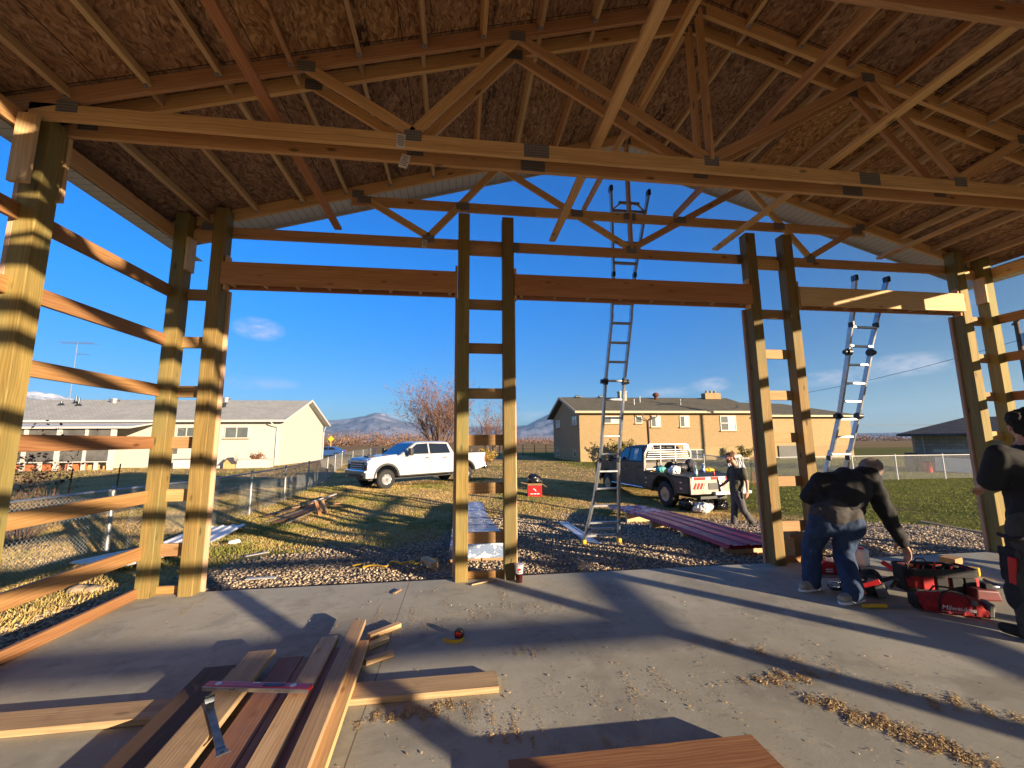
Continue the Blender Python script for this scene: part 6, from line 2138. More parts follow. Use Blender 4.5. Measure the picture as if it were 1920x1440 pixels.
# snow shovel and slatted panel at the white fence
sv = thing('snow_shovel', 'white bladed snow shovel with red grip leaning on the white fence', 'shovel', (13.55, 17.45, gz(13.5, 17.4)))
MB().cyl((0.35, -.35, .12), (0, .12, 1.12), .018, .018, 8).build('shaft', M['alu'], sv)
MB().box((-.02, .14, 1.16), (.14, .05, .12)).build('grip', M['red'], sv, bevel=.02)
MB().box((.46, -.48, .06), (.44, .38, .02), Matrix.Rotation(R(-20), 3, 'X') @ Matrix.Rotation(R(18), 3, 'Y')).build('blade', M['white'], sv, bevel=.008)
tag(MB().beam((12.95, 17.0, gz(13, 17) + .02), (13.1, 17.2, gz(13, 17) + .55), .06, .04).build('stake', M['orange']), 'short orange stake at the corner of the white fence', 'stake')
cr = thing('slatted_panel', 'white slatted crib side leaning beyond the fence corner', 'panel', (17.3, 24.0, gz(17, 24)), R(-10))
q = Matrix.Rotation(R(-14), 3, 'X') @ Matrix.Rotation(R(-8), 3, 'Y')
for z in (.12, .95): MB().box(q @ V((0, 0, z)), (1.0, .04, .08), q).build('rail', M['white'], cr)
for k in range(9): MB().box(q @ V((-.46 + .115 * k, 0, .53)), (.05, .025, .78), q).build('slat', M['white'], cr)

# ------------------------------------------------------------------ tools round the men
def fabric(name, col): return plain(name, col, .85, 0, .25, 18, bump=.2)
M['bag_red'] = fabric('red tool bag cloth', (.36, .016, .018))
M['bag_cloth'] = fabric('black tool bag cloth', (.022, .022, .024))
M['bag_grey'] = fabric('grey tool bag cloth', (.16, .16, .15))
# big open tote
tb_ = thing('tool_bag', 'large open red and black tool bag on the slab', 'tool bag', (5.02, 3.98, 0), R(-14))
L, D_, H_ = .31, .13, .235
sh_ = MB()
ring = lambda z, g_: [(p[0], p[1], z) for p in rrect(-L - g_, L + g_, -D_ - g_, D_ + g_, z, .07)]
loft(sh_, [ring(0, -.01), ring(.05, .015), ring(.15, .02), ring(H_ - .05, .005), ring(H_, .01), [(x * .95, y * .88, z) for x, y, z in ring(H_, .0)], [(x * .95, y * .85, .08) for x, y, z in ring(H_, 0)]], caps=True)
sh_.build('body', M['bag_red'], tb_, smooth=40)
rm = MB(); pr_ = ring(H_ + .004, .014) ; rm.tube(pr_ + [pr_[0]], .013, 6); rm.build('rim', M['bag_cloth'], tb_, smooth=True)
ln_ = MB(); loft(ln_, [[(x * .93, y * .83, .085) for x, y, z in ring(H_, 0)], [(x * .935, y * .84, H_ - .01) for x, y, z in ring(H_, 0)]], caps=True); ln_.f.pop(); ln_.mi.pop(); ln_.build('lining', M['bag_cloth'], tb_, fix=False)
ub = MB(); loft(ub, [ring(H_ - .062, .016), ring(H_ - .004, .019)], caps=False); ub.build('upper_band', M['bag_cloth'], tb_, smooth=40)
bs = MB(); loft(bs, [ring(0.0, .016), ring(.055, .024)]); bs.build('base', M['bag_cloth'], tb_, smooth=40)
for s in (-1, 1):
    MB().box((s * (L + .02), 0, .15), (.03, .16, .2)).build('end_pocket', M['bag_cloth'], tb_, bevel=.012)
for x in (-.19, -.06, .08, .20):
    MB().box((x, -D_ - .026, .115), (.105, .03, .12)).build('pocket', M['bag_red'] if x < -.1 else M['bag_cloth'], tb_, bevel=.01)
    MB().box((x, D_ + .026, .12), (.105, .03, .14)).build('pocket', M['bag_cloth'], tb_, bevel=.01)
MB().tube([(-.26, -.02, H_), (-.30, -.07, H_ + .05), (-.335, -.11, H_ + .01), (-.34, -.13, .15)], .014, 8).build('strap', M['bag_cloth'], tb_, smooth=True)
MB().tube([(-.24, 0, H_ + .005), (-.1, .02, H_ + .03), (.1, .02, H_ + .035), (.24, 0, H_ + .005)], .012, 8).build('handle', M['bag_cloth'], tb_, smooth=True)
MB().box((-.25, .02, H_ + .012), (.10, .09, .03)).build('lid_flap', M['orange'], tb_, bevel=.01)
for k in range(5):
    x = -.16 + .08 * k
    MB().cyl((x, .02 + .02 * (k % 2), .12), (x + .03, .01, H_ + .02 + .015 * (k % 3)), .012, .012, 8).build('tool_handle', M['black'] if k % 2 else M['red'], tb_)

# small closed bag with lettering
sb_ = thing('tool_bag', 'small red closed tool bag with white lettering in front of the large one', 'tool bag', (4.50, 3.50, 0), R(-33))
SBM = W[sb_.name] @ Matrix.Scale(.86, 4)
sb_.matrix_basis = SBM
W[sb_.name] = SBM
sbody = organic('body', [('e', (-.12, 0, .09), (.16, .12, .10)), ('e', (.05, 0, .10), (.22, .125, .11)), ('e', (.20, .0, .085), (.12, .115, .09)), ('b', (.04, 0, .05), (.52, .2, .08))], M['bag_red'], sb_, voxel=.011, M=W[sb_.name], disp=.008, dscale=14)
MB().tube([(-.26, -.0, .13), (-.1, .0, .20), (.1, 0, .215), (.29, 0, .13)], .011, 8).build('zip', M['bag_grey'], sb_, smooth=True)
MB().box((.31, -.02, .09), (.05, .17, .14), Matrix.Rotation(R(8), 3, 'Y')).build('end_panel', M['bag_grey'], sb_, bevel=.015)
MB().box((-.27, 0, .085), (.05, .17, .13)).build('end_panel', M['bag_cloth'], sb_, bevel=.02)
for s in (-1, 1):
    MB().tube([(-.10, s * .128, .03), (-.095, s * .132, .14), (-.05, s * .10, .225), (.03, s * .07, .235), (.12, s * .10, .22), (.17, s * .132, .13), (.175, s * .128, .03)], .010, 8).build('handle', M['bag_cloth'], sb_, smooth=True)
MB().box((.175, -.136, .16), (.05, .02, .05)).build('buckle', M['bag_grey'], sb_, bevel=.01)
tx = text_mesh('Milwaukee', .062, .0008, .25)
to_ = link('lettering', tx, M['white'], sbody, W[sb_.name] @ Matrix.Translation((.045, -.1405, .085)) @ Matrix.Rotation(R(86), 4, 'X'))
MB().add([(-.14, 0, 0), (.10, 0, .008), (.12, 0, .011), (-.12, 0, .004)], [(0, 1, 2, 3)]).build('lettering_line', M['white'], sbody, W[sb_.name] @ Matrix.Translation((.04, -.141, .042)), fix=False)

# tool belt heap
tbelt = thing('tool_belt', 'black and red tool belt with pouches heaped at the stooping man\'s feet', 'tool belt', (4.12, 4.02, 0), R(-35))
organic('pouch', [('e', (.12, 0, .09), (.13, .12, .10)), ('b', (.12, -.02, .09), (.18, .16, .14)), ('e', (.16, .14, .11), (.10, .09, .12))], M['bag_cloth'], tbelt, voxel=.012, M=W[tbelt.name], disp=.012, dscale=12)
organic('pouch', [('e', (.14, .30, .10), (.14, .11, .11)), ('b', (.14, .3, .10), (.2, .14, .14))], M['bag_cloth'], tbelt, voxel=.012, M=W[tbelt.name], disp=.012, dscale=12, seed=3)
MB().box((.10, -.12, .15), (.15, .02, .045), Matrix.Rotation(R(-24), 3, 'Y')).build('red_strap', M['red'], tbelt, bevel=.004)
MB().box((.17, -.13, .09), (.09, .02, .11), Matrix.Rotation(R(-20), 3, 'Y')).build('pocket', M['bag_grey'], tbelt, bevel=.01)
MB().box((.02, -.115, .06), (.06, .02, .06), Matrix.Rotation(R(-20), 3, 'Y')).build('patch', M['orange'], tbelt, bevel=.004)
MB().tube([(.05, -.05, .15), (-.02, -.1, .12), (-.12, -.10, .05), (-.2, -.02, .03), (-.22, .06, .03)], .022, 6).build('belt', M['bag_cloth'], tbelt, smooth=True)
bk = MB()
for c, s in (((-.19, -.07, .055), (.10, .008, .012)), ((-.19, -.07, .105), (.10, .008, .012)), ((-.235, -.07, .08), (.012, .008, .06)), ((-.145, -.07, .08), (.012, .008, .06))): bk.box(c, s)
bk.build('buckle', M['chrome'], tbelt)
MB().tube([(.20, -.02, .16), (.30, .0, .20), (.36, .1, .16), (.33, .2, .05)], .018, 6).build('strap', M['bag_cloth'], tbelt, smooth=True)

# carton on its wheeled board behind the post, red case, white jug
cb = thing('cardboard_box', 'open brown cardboard box standing behind the fifth front post', 'carton', (4.62, 5.42, gz(4.6, 5.4) + .06), R(16))
w_, d_, h_ = .34, .30, .30
for c, s in (((0, -d_ / 2, h_ / 2), (w_, .008, h_)), ((0, d_ / 2, h_ / 2), (w_, .008, h_)), ((-w_ / 2, 0, h_ / 2), (.008, d_, h_)), ((w_ / 2, 0, h_ / 2), (.008, d_, h_))):
    MB().box(c, s).build('side', M['carton'], cb)
MB().box((0, 0, .006), (w_, d_, .012)).build('bottom', M['carton'], cb)
MB().box((w_ / 2 + .07, 0, h_ - .03), (.16, d_, .006), Matrix.Rotation(R(30), 3, 'Y')).build('flap', M['carton'], cb)
MB().box((-w_ / 2 - .05, 0, h_ + .05), (.15, d_, .006), Matrix.Rotation(R(-50), 3, 'Y')).build('flap', M['carton'], cb)
lb = MB()
for k in range(3): lb.box((.02, -d_ / 2 - .005, .17 - .035 * k), (.2 - .03 * k, .002, .012))
lb.build('print', M['steel'], cb)
MB().box((0, 0, -.02), (.42, .36, .03)).build('tray', M['black'], cb, bevel=.01)
rc = thing('tool_case', 'glossy red plastic case lying behind the stooping man\'s legs', 'case', (4.50, 4.72, 0), R(-10))
MB().prism([(-.20, 0), (.20, 0), (.21, .05), (.13, .12), (-.12, .15), (-.20, .10)], -.14, .14).build('body', M['red'], rc, bevel=.02, seg=3)
MB().add([(-.08, 0, .03), (-.02, 0, .06), (.02, 0, .04), (.04, 0, .05), (.10, 0, .02), (.03, 0, .025), (-.02, 0, .035)], [(0, 1, 2, 3, 4, 5, 6)]).build('emblem', M['white'], rc, W[rc.name] @ Matrix.Translation((-.02, -.125, .115)) @ Matrix.Rotation(R(-70), 4, 'X'), fix=False)
for z in (.035, .06): MB().box((-.10, -.145, z), (.08, .006, .012)).build('print', M['white'], rc)
MB().tube([(-.08, 0, .14), (-.07, 0, .18), (.05, 0, .17), (.08, 0, .135)], .012, 8).build('handle', M['black'], rc, smooth=True)
sw = thing('hand_saw', 'flat hand saw lying on the slab before the red case', 'saw', (4.36, 4.50, 0.0), R(-20))
MB().add([(-.2, -.03, .006), (.22, -.015, .006), (.22, .02, .006), (-.2, .045, .006), (-.2, -.03, .003), (.22, -.015, .003), (.22, .02, .003), (-.2, .045, .003)], [(0, 1, 2, 3), (7, 6, 5, 4), (0, 4, 5, 1), (1, 5, 6, 2), (2, 6, 7, 3), (3, 7, 4, 0)]).build('blade', M['alu'], sw)
MB().prism([(-.32, 0), (-.2, 0), (-.2, .022), (-.32, .022)], -.03, .05).build('grip', M['red'], sw, bevel=.008)
jg = thing('jug', 'white plastic jug with red lid behind the heaped tool belt', 'jug', (5.10, 4.86, 0), R(20))
MB().box((0, 0, .10), (.13, .13, .20)).build('body', M['white'], jg, bevel=.025, seg=3)
MB().cyl((0, 0, .20), (0, 0, .225), .035, .035, 14).build('lid', M['red'], jg)
MB().tube([(.06, 0, .18), (.09, 0, .16), (.09, 0, .09), (.06, 0, .07)], .01, 8).build('handle', M['white'], jg, smooth=True)
dr = thing('cutter_tool', 'yellow and black power tool lying beyond the large tool bag', 'power tool', (5.83, 4.45, 0), R(-60))
MB().cyl((-.16, 0, .05), (.10, 0, .05), .038, .045, 16).build('body', M['yellow'], dr, smooth=40)
MB().cyl((.10, 0, .05), (.17, 0, .05), .04, .03, 16).build('head', M['black'], dr, smooth=40)
MB().box((.20, .0, .06), (.10, .09, .09)).build('battery', M['yellow'], dr, bevel=.012)
MB().tube([(-.16, 0, .05), (-.22, .03, .11), (-.28, .02, .10), (-.33, -.02, .02)], .009, 6).build('cord', M['black'], dr, smooth=True)
tag(MB().box((0, 0, .06), (.20, .15, .12)).build('wooden_box', M['carton'], None, Matrix.Translation((6.10, 4.62, 0)) @ Matrix.Rotation(.3, 4, 'Z'), bevel=.006), 'small brown wooden box beyond the yellow power tool', 'box')
hm = thing('hammer', 'steel claw hammer lying on the slab near the right man\'s boot', 'hammer', (5.78, 4.02, 0), R(58))
MB().cyl((-.17, 0, .03), (.13, 0, .02), .013, .016, 10).build('handle', M['black'], hm, smooth=True)
MB().cyl((-.18, -.07, .03), (-.18, .02, .03), .018, .015, 12).tube([(-.18, .02, .03), (-.185, .07, .035), (-.20, .12, .025)], [.014, .011, .005], 8).build('head', M['alu'], hm, smooth=True)
pc = thing('tool_pouch', 'dark red leather pouch on the slab right of the large tool bag', 'pouch', (5.20, 3.70, 0), R(-15))
MB().prism([(-.11, 0), (.12, 0), (.10, .10), (-.10, .11)], -.06, .06).build('body', plain('oxblood leather', (.13, .018, .02), .55, 0, .25), pc, bevel=.02, seg=3)
MB().box((.04, 0, .125), (.07, .06, .06)).build('flap', M['bag_cloth'], pc, bevel=.012)
yh = thing('chisel', 'yellow handled chisel lying at the stooping man\'s toe', 'chisel', (3.98, 3.665, 0), R(-8))
MB().cyl((-.16, 0, .02), (.06, 0, .02), .017, .019, 12).build('handle', M['yellow'], yh, smooth=30)
MB().box((.16, 0, .016), (.20, .024, .005)).build('blade', M['steel'], yh)
rg = thing('bit_case', 'red and grey case tossed onto the slab below the stooping man\'s hand', 'case', (5.22, 4.62, .0), R(-50))
MB().box((0, 0, .05), (.16, .08, .05), Matrix.Rotation(R(32), 3, 'Y')).build('body', M['red'], rg, bevel=.012)
MB().box((.075, 0, .01), (.05, .078, .035), Matrix.Rotation(R(32), 3, 'Y')).build('end', M['bag_grey'], rg, bevel=.01)
# ------------------------------------------------------------------ people
M['skin'] = plain('skin', (.50, .25, .16), .55, 0, .12, 12)
M['hoodie'] = fabric('black hoodie cotton', (.013, .013, .014))
M['shirt_grey'] = fabric('dark grey shirt', (.05, .046, .045))
M['shirt_olive'] = fabric('olive grey t-shirt', (.075, .072, .050))
M['jeans'] = fabric('blue denim', (.020, .042, .098))
M['work_grey'] = fabric('grey work trousers', (.09, .085, .09))
M['work_olive'] = fabric('dark olive trousers', (.052, .048, .036))
M['shoe_grey'] = fabric('pale grey running shoe', (.34, .32, .28))
M['boot'] = fabric('dark boot leather', (.03, .024, .02))
M['beanie'] = fabric('brown grey beanie', (.24, .185, .155))
M['hair_brown'] = fabric('auburn hair', (.075, .03, .014))
M['hair_black'] = fabric('black hair', (.010, .009, .009))


def mid_(a, b_, t=.5): return V(a).lerp(V(b_), t)


def hand_parts(w, d, n, s, curl=35, size=1.0):
    """wrist, pointing direction, palm side, thumb side -> palm, four unequal fingers and thumb"""
    w, d, n, s = V(w), V(d).normalized(), V(n).normalized(), V(s).normalized()
    k = size
    P = []
    for off, ln in ((.030, .095), (.011, .100), (-.009, .096), (-.027, .088)):
        kn = w + d * ln * k + s * off * k
        P.append(('c', w + d * .012 * k + s * off * .55 * k, .016 * k, kn, .0115 * k))
    for off, ln, l1 in ((.030, .095, .042), (.011, .100, .047), (-.009, .096, .043), (-.027, .088, .034)):
        p = w + d * ln * k + s * off * k
        dd = d.copy()
        r = .0098 * k
        for j, f in enumerate((1.0, .72, .56)):
            a = R(curl * (.55 + .35 * j))
            dd = (dd * math.cos(a) + n * math.sin(a)).normalized()
            q = p + dd * l1 * f * k
            P.append(('c', p, r, q, r * .9))
            p, r = q, r * .9
    t0 = w + d * .025 * k + s * .028 * k
    t1 = t0 + (d * .55 + s * .75 + n * .25).normalized() * .045 * k
    t2 = t1 + (d * .85 + s * .30 + n * .40).normalized() * .032 * k
    P += [('c', w + d * .01 * k + s * .015 * k, .016 * k, t0, .014 * k), ('c', t0, .0135 * k, t1, .0115 * k), ('c', t1, .0115 * k, t2, .009 * k)]
    return P


def head_parts(c, f, u, neck):
    """centre, facing, crown direction"""
    c, f, u = V(c), V(f).normalized(), V(u).normalized()
    sd = f.cross(u).normalized()
    u = sd.cross(f).normalized()
    rot = Matrix((sd, f, u)).transposed()
    L = lambda x, y, z: c + rot @ V((x, y, z))
    P = [('e', L(0, -.012, .022), (.076, .094, .094), rot), ('e', L(0, .018, -.035), (.060, .072, .078), rot), ('e', L(0, .052, -.085), (.036, .034, .028), rot),
         ('c', L(0, .088, .012), .010, L(0, .108, -.022), .015), ('e', L(0, .082, -.058), (.024, .012, .011), rot)]
    for s in (-1, 1):
        P += [('e', L(s * .078, -.008, -.008), (.010, .020, .031), rot), ('e', L(s * .032, .079, .028), (.020, .012, .008), rot), ('e', L(s * .042, .062, -.025), (.022, .022, .020), rot)]
    P.append(('c', L(0, -.03, -.05), .056, V(neck), .060))
    return P, L, rot


def eyes(par, L, rot):
    for s in (-1, 1):
        MB().ell(L(s * .031, .080, .010), (.011, .008, .007), rot, 10, 8).build('eye', M['white'], par, I4, smooth=True)
        MB().ell(L(s * .031, .0875, .010), (.005, .003, .005), rot, 8, 6).build('pupil', M['black'], par, I4, smooth=True)


def limb(a, ra, b_, rb): return ('c', V(a), ra, V(b_), rb)


# --- stooping man
pm = thing('person', 'stooping man in black hoodie and blue jeans reaching down towards the red tool bag', 'person', (3.85, 4.0, 0))
hipL, hipR = V((3.92, 4.13, .73)), V((4.13, 4.01, .72))
knL, knR = V((3.89, 4.29, .40)), V((4.07, 4.08, .39))
anL, anR = V((3.76, 4.18, .09)), V((3.86, 3.82, .09))
pel, wst, chs = V((4.03, 4.08, .77)), V((4.11, 4.10, .89)), V((4.26, 4.11, 1.06))
shL, shR, nck, hed = V((4.01, 4.19, 1.13)), V((4.47, 4.02, 1.08)), V((4.43, 4.09, 1.16)), V((4.545, 4.09, 1.245))
elL, haL = V((3.91, 4.27, .95)), V((4.12, 4.40, .86))
elR, wrR = V((4.545, 3.96, .75)), V((4.635, 3.935, .515))
hp, L1, rot1 = head_parts(hed, (.62, .22, -.55), (.55, 0, .62), nck)
body = hp + [limb(pel, .13, wst, .13), limb(wst, .13, chs, .15), limb(chs, .14, nck, .07), limb(shL, .07, chs, .12), limb(shR, .07, chs, .12),
             limb(hipL, .09, knL, .062), limb(knL, .06, anL, .042), limb(hipR, .09, knR, .062), limb(knR, .06, anR, .042), limb(pel, .13, hipL, .1), limb(pel, .13, hipR, .1),
             limb(shL, .055, elL, .042), limb(elL, .042, haL, .03), limb(shR, .055, elR, .042), limb(elR, .042, wrR, .027),
             limb(anL, .04, anL + V((-.10, -.03, -.05)), .03), limb(anR, .04, anR + V((-.10, -.02, -.05)), .03)]
dR = (wrR - elR).normalized()
body += hand_parts(wrR, V((.35, -.05, -.93)), (-.8, .1, -.3), (-.1, .95, .1), 26, 1.12)
body += hand_parts(haL, (haL - elL), (0, 0, -1), (.2, -.8, .2), 40)
bd = organic('body', body, M['skin'], pm, voxel=.0065, smooth=3, M=I4)
eyes(bd, L1, rot1)
hood = [limb(wst, .185, mid_(wst, chs), .205), limb(mid_(wst, chs), .205, chs, .21), limb(chs, .20, mid_(shL, shR), .175), limb(shL, .095, chs, .16), limb(shR, .095, chs, .155), limb(shR, .095, nck, .10), limb(shL, .095, nck, .11),
        limb(wst + V((-.13, .05, .03)), .085, wst + V((.16, -.04, -.05)), .085), limb(shL, .10, elL, .084), limb(elL, .084, haL, .06), limb(shR, .098, elR, .076), limb(elR, .076, wrR, .054), limb(wrR - dR * .02, .053, wrR + dR * .015, .048),
        limb(nck, .10, hed + V((-.075, -.02, -.045)), .10), ('e', hed + V((-.075, -.01, -.045)), (.10, .118, .10)), ('e', nck + V((.05, -.06, .0)), (.10, .08, .08))]
organic('hoodie', hood, M['hoodie'], pm, voxel=.012, smooth=5, M=I4, disp=.014, dscale=9)
organic('shirt', [limb(pel + V((-.02, 0, .02)), .165, wst, .168), limb(hipL + V((0, 0, .06)), .125, hipR + V((0, 0, .06)), .125)], M['shirt_grey'], pm, voxel=.012, smooth=5, M=I4, disp=.008, dscale=11)
jeans = [limb(pel + V((-.01, 0, -.0)), .155, pel + V((0, 0, -.05)), .15), limb(hipL + V((0, 0, .0)), .128, knL, .098), limb(knL, .098, anL + V((.02, .02, .06)), .088), limb(hipR, .128, knR, .098), limb(knR, .098, anR + V((.02, .01, .06)), .088),
         limb(anL + V((.02, .02, .06)), .09, anL + V((.0, .0, -.01)), .082), limb(anR + V((.02, .01, .06)), .09, anR + V((0, 0, -.01)), .082), limb(hipL, .13, hipR, .13), limb(hipL + V((0, 0, -.06)), .12, hipR + V((0, 0, -.06)), .12)]
organic('jeans', jeans, M['jeans'], pm, voxel=.011, smooth=4, M=I4, disp=.014, dscale=10, seed=4)
for a, s in ((anL, 1), (anR, 2)):
    d = V((-1, -.18, 0)).normalized()
    sh = organic('shoe', [('c', V((a.x, a.y, .055)), .048, V((a.x, a.y, .055)) + d * .15, .038), ('c', V((a.x, a.y, .045)) - d * .07, .043, V((a.x, a.y, .045)) + d * .05, .045), ('c', V((a.x, a.y, .09)), .048, V((a.x, a.y, .06)), .05)], M['shoe_grey'], pm, voxel=.008, smooth=3, M=I4)
    MB().prism([(-.115, -.044), (.12, -.046), (.17, -.03), (.185, 0), (.17, .03), (.12, .046), (-.115, .044), (-.125, 0)], .002, .026, (a.x, a.y, 0), (d.x, d.y, 0), (-d.y, d.x, 0), (0, 0, 1)).build('sole', M['white'], sh, I4, bevel=.006)
organic('beanie', [('e', L1(0, -.012, .030), (.098, .116, .112), rot1), ('e', L1(0, -.055, .01), (.095, .085, .10), rot1)], M['beanie'], pm, voxel=.009, smooth=4, M=I4, disp=.004, dscale=25)
MB().box(V((3.95, 3.985, .80)), (.085, .012, .05), Matrix.Rotation(R(-25), 3, 'Y')).build('back_pocket_card', M['paper'], pm, I4)

# --- walking man (figures given round the eye point, pushed out to where he treads the gravel)
def far_pt(x, y, z, k=1.03): return V((x * k, y * k, (z - 1.6) * k + 1.6))


p2 = thing('person', 'bearded man with tied back auburn hair walking left past the truck in olive t-shirt', 'person', (6.7, 9.4, gz(6.7, 9.4)))
gnd = gz(6.75, 9.4)
hed, nck, chs, pel = far_pt(6.39, 9.15, 1.16), far_pt(6.50, 9.14, .985), far_pt(6.54, 9.14, .76), far_pt(6.50, 9.14, .36)
shN, shF = far_pt(6.57, 8.97, .87), far_pt(6.52, 9.31, .87)
elN, haN = far_pt(6.62, 8.92, .61), far_pt(6.585, 8.88, .41)
elF, haF = far_pt(6.45, 9.36, .62), far_pt(6.33, 9.36, .53)
hN, hF = far_pt(6.48, 9.06, .33), far_pt(6.52, 9.22, .33)
knF, anF = far_pt(6.47, 9.23, -.03), far_pt(6.40, 9.21, -.365)
knB, anB = far_pt(6.56, 9.05, -.02), far_pt(6.76, 9.02, -.32)
hp, L2, rot2 = head_parts(hed, (-1, -.05, -.22), (-.25, 0, 1), nck)
body = hp + [limb(pel, .12, chs, .14), limb(chs, .13, nck, .07), limb(shN, .06, chs, .11), limb(shF, .06, chs, .11), limb(pel, .11, hN, .1), limb(pel, .11, hF, .1),
             limb(hN, .085, knB, .058), limb(knB, .056, anB, .04), limb(hF, .085, knF, .058), limb(knF, .056, anF, .04), limb(shN, .05, elN, .04), limb(elN, .04, haN, .028), limb(shF, .05, elF, .04), limb(elF, .04, haF, .028),
             limb(anF, .035, anF + V((-.12, 0, -.05)), .03), limb(anB, .035, anB + V((.0, 0, -.08)), .03)]
body += hand_parts(haN, (-.15, 0, -1), (-.2, 1, 0), (-1, 0, -.1), 32)
body += hand_parts(haF, (-.9, 0, -.4), (0, -1, -.2), (-.2, 0, 1), 40)
bd = organic('body', body, M['skin'], p2, voxel=.0075, smooth=3, M=I4)
eyes(bd, L2, rot2)
tee = [limb(pel + V((0, 0, .07)), .150, chs, .165), limb(chs, .155, nck + V((0, 0, -.05)), .09), limb(shN, .085, chs, .13), limb(shF, .085, chs, .13), limb(shN, .082, mid_(shN, elN, .62), .072), limb(shF, .082, mid_(shF, elF, .62), .072), limb(pel + V((0, 0, .0)), .148, pel + V((0, 0, .1)), .15)]
organic('t_shirt', tee, M['shirt_olive'], p2, voxel=.012, smooth=5, M=I4, disp=.012, dscale=9, seed=2)
tr_ = [limb(pel, .14, pel + V((0, 0, -.06)), .135), limb(hN, .11, knB, .082), limb(knB, .082, anB + V((-.02, 0, .03)), .068), limb(hF, .11, knF, .082), limb(knF, .082, anF + V((.01, 0, .03)), .070)]
organic('trousers', tr_, M['work_grey'], p2, voxel=.012, smooth=4, M=I4, disp=.012, dscale=9, seed=5)
d = V((-1, 0, 0))
for a, pitch in ((anF, 0), (anB, -48)):
    q = Matrix.Rotation(R(pitch), 3, 'Y')
    base = V((a.x, a.y, a.z - .03))
    fl_ = lambda x, z: base + q @ V((x, 0, z))
    bt = organic('boot', [('c', fl_(.05, -.02), .045, fl_(-.16, -.03), .040), ('c', fl_(0, .06), .055, fl_(.01, -.02), .052)], M['boot'], p2, voxel=.009, smooth=3, M=I4)
hr = [('e', L2(0, -.03, .045), (.086, .098, .085), rot2), ('e', L2(0, -.075, -.01), (.078, .055, .085), rot2), ('e', L2(0, -.115, .085), (.045, .05, .045), rot2), ('c', L2(.02, -.12, .10), .018, L2(.03, -.16, .15), .008), ('c', L2(-.01, -.11, .11), .015, L2(-.02, -.10, .17), .006), ('c', L2(0, -.10, .10), .02, L2(.0, -.07, .13), .01)]
organic('hair', hr, M['hair_brown'], p2, voxel=.008, smooth=2, M=I4, disp=.008, dscale=30)
organic('beard', [('e', L2(0, .058, -.078), (.048, .045, .045), rot2), ('e', L2(.05, .02, -.055), (.018, .045, .04), rot2), ('e', L2(-.05, .02, -.055), (.018, .045, .04), rot2)], M['hair_brown'], p2, voxel=.008, smooth=2, M=I4, disp=.004, dscale=40)

# --- man at the right edge
DX = V((.025, 0, 0))
p3 = thing('person', 'man in black t-shirt seen from behind cut off by the right edge', 'person', (4.62, 2.88, 0))
pel, chs, nck, hed = V((4.66, 2.88, .95)), V((4.68, 2.88, 1.30)), V((4.69, 2.885, 1.52)), V((4.70, 2.90, 1.685))
shL, shR = V((4.475, 2.93, 1.44)), V((4.90, 2.87, 1.44))
elL, haL = V((4.445, 3.0, 1.20)), V((4.64, 3.21, 1.15))
elR, haR = V((4.98, 2.95, 1.16)), V((4.86, 3.18, 1.14))
hL, hR = V((4.565, 2.89, .90)), V((4.76, 2.87, .90))
kL, kR = V((4.50, 2.91, .49)), V((4.79, 2.90, .49))
aL, aR = V((4.47, 2.90, .09)), V((4.82, 2.87, .09))
pel, chs, nck, hed, shL, shR, elL, haL, elR, haR, hL, hR, kL, kR, aL, aR = [q + DX for q in (pel, chs, nck, hed, shL, shR, elL, haL, elR, haR, hL, hR, kL, kR, aL, aR)]
hp, L3, rot3 = head_parts(hed, (.75, 1, -.15), (0, 0, 1), nck)
body = hp + [limb(pel, .13, chs, .15), limb(chs, .14, nck, .075), limb(shL, .065, chs, .12), limb(shR, .065, chs, .12), limb(pel, .12, hL, .1), limb(pel, .12, hR, .1), limb(hL, .09, kL, .06), limb(kL, .058, aL, .042), limb(hR, .09, kR, .06), limb(kR, .058, aR, .042),
             limb(shL, .055, elL, .045), limb(elL, .045, haL, .03), limb(shR, .055, elR, .045), limb(elR, .045, haR, .03), limb(aL, .038, aL + V((0, .12, -.05)), .03), limb(aR, .038, aR + V((.02, .12, -.05)), .03)]
body += hand_parts(haL, (haL - elL), (.3, .2, -1), (.7, -.6, .2), 42) + hand_parts(haR, (haR - elR), (-.3, .2, -1), (-.7, -.6, .2), 42)
bd = organic('body', body, M['skin'], p3, voxel=.0065, smooth=3, M=I4)
eyes(bd, L3, rot3)
tee = [limb(pel + V((0, 0, .03)), .165, chs, .185), limb(chs, .18, nck + V((0, 0, -.06)), .11), limb(shL, .095, chs, .15), limb(shR, .095, chs, .15), limb(shL, .095, mid_(shL, elL, .85), .088), limb(shR, .095, mid_(shR, elR, .85), .088), limb(pel + V((-.03, 0, -.02)), .160, pel + V((.03, 0, -.02)), .16)]
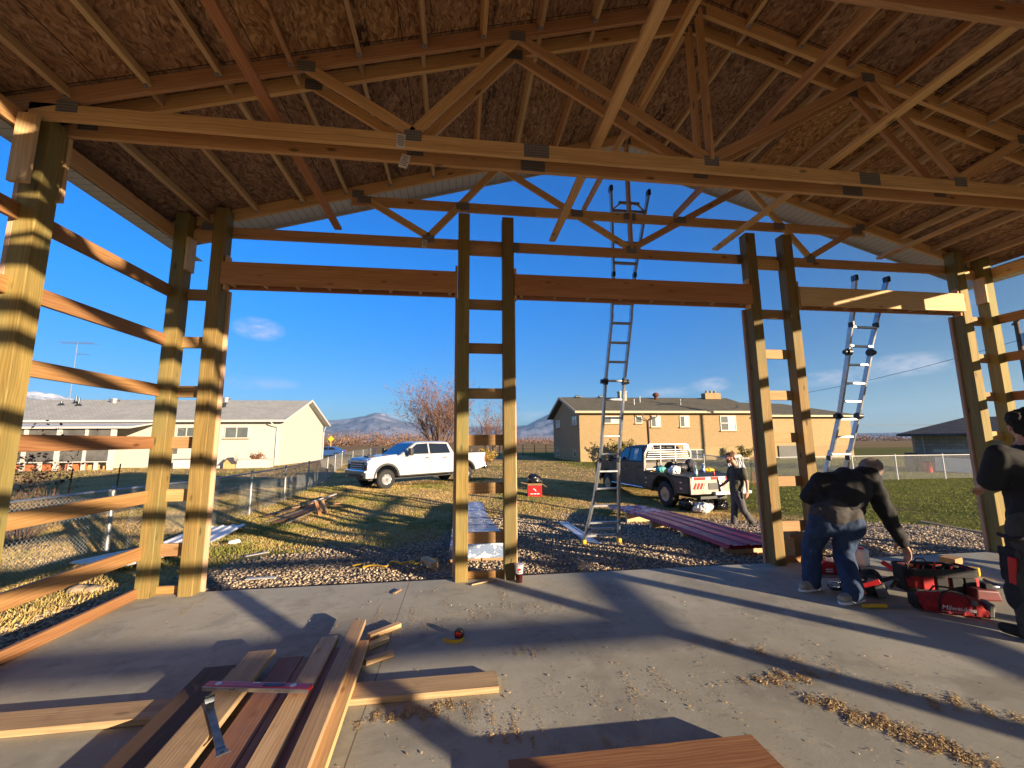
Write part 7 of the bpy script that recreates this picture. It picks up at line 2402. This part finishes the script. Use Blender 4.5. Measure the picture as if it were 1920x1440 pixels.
organic('t_shirt', tee, M['hoodie'], p3, voxel=.012, smooth=5, M=I4, disp=.012, dscale=8, seed=8)
tr_ = [limb(pel + V((0, 0, -.03)), .155, pel + V((0, 0, -.1)), .15), limb(hL, .12, kL, .095), limb(kL, .095, aL + V((0, 0, .03)), .088), limb(hR, .12, kR, .095), limb(kR, .095, aR + V((0, 0, .03)), .088), limb(aL + V((0, 0, .06)), .09, aL + V((0, 0, -.02)), .085), limb(aR + V((0, 0, .06)), .09, aR + V((0, 0, -.02)), .085)]
organic('trousers', tr_, M['work_olive'], p3, voxel=.011, smooth=4, M=I4, disp=.012, dscale=9, seed=9)
for a, dx in ((aL, -.02), (aR, .03)):
    bt = organic('boot', [('c', V((a.x, a.y - .05, .055)), .05, V((a.x + dx, a.y + .17, .045)), .042), ('c', V((a.x, a.y, .13)), .055, V((a.x, a.y - .01, .06)), .055)], M['boot'], p3, voxel=.009, smooth=3, M=I4)
organic('hair', [('e', L3(0, -.03, .045), (.092, .105, .098), rot3), ('e', L3(-.0, -.075, -.02), (.088, .06, .08), rot3), ('e', L3(.03, -.05, .1), (.07, .07, .06), rot3), ('e', L3(-.05, -.06, .06), (.06, .07, .07), rot3), ('e', L3(.05, -.05, .05), (.06, .07, .07), rot3)], M['hair_black'], p3, voxel=.009, smooth=2, M=I4, disp=.014, dscale=28)
bl = thing('hip_pouch', 'black hip pouch with a red handle hanging at the right man\'s side', 'pouch', (4.44, 2.92, .45))
IP = Matrix.Translation((.04, -.01, -.06))
organic('pouch', [('b', (4.435, 2.95, .63), (.05, .16, .26)), ('e', (4.42, 2.95, .40), (.05, .085, .14)), ('b', (4.45, 2.93, .80), (.04, .12, .12))], M['bag_cloth'], bl, voxel=.01, M=IP, disp=.006, dscale=14)
MB().beam((4.395, 2.93, .70), (4.40, 2.95, .46), .05, .035, (0, 1, 0)).build('red_grip', M['red'], bl, IP, bevel=.012)
MB().tube([(4.44, 2.86, .86), (4.41, 2.93, .84), (4.43, 3.02, .86)], .016, 6).build('strap', M['bag_cloth'], bl, IP, smooth=True)
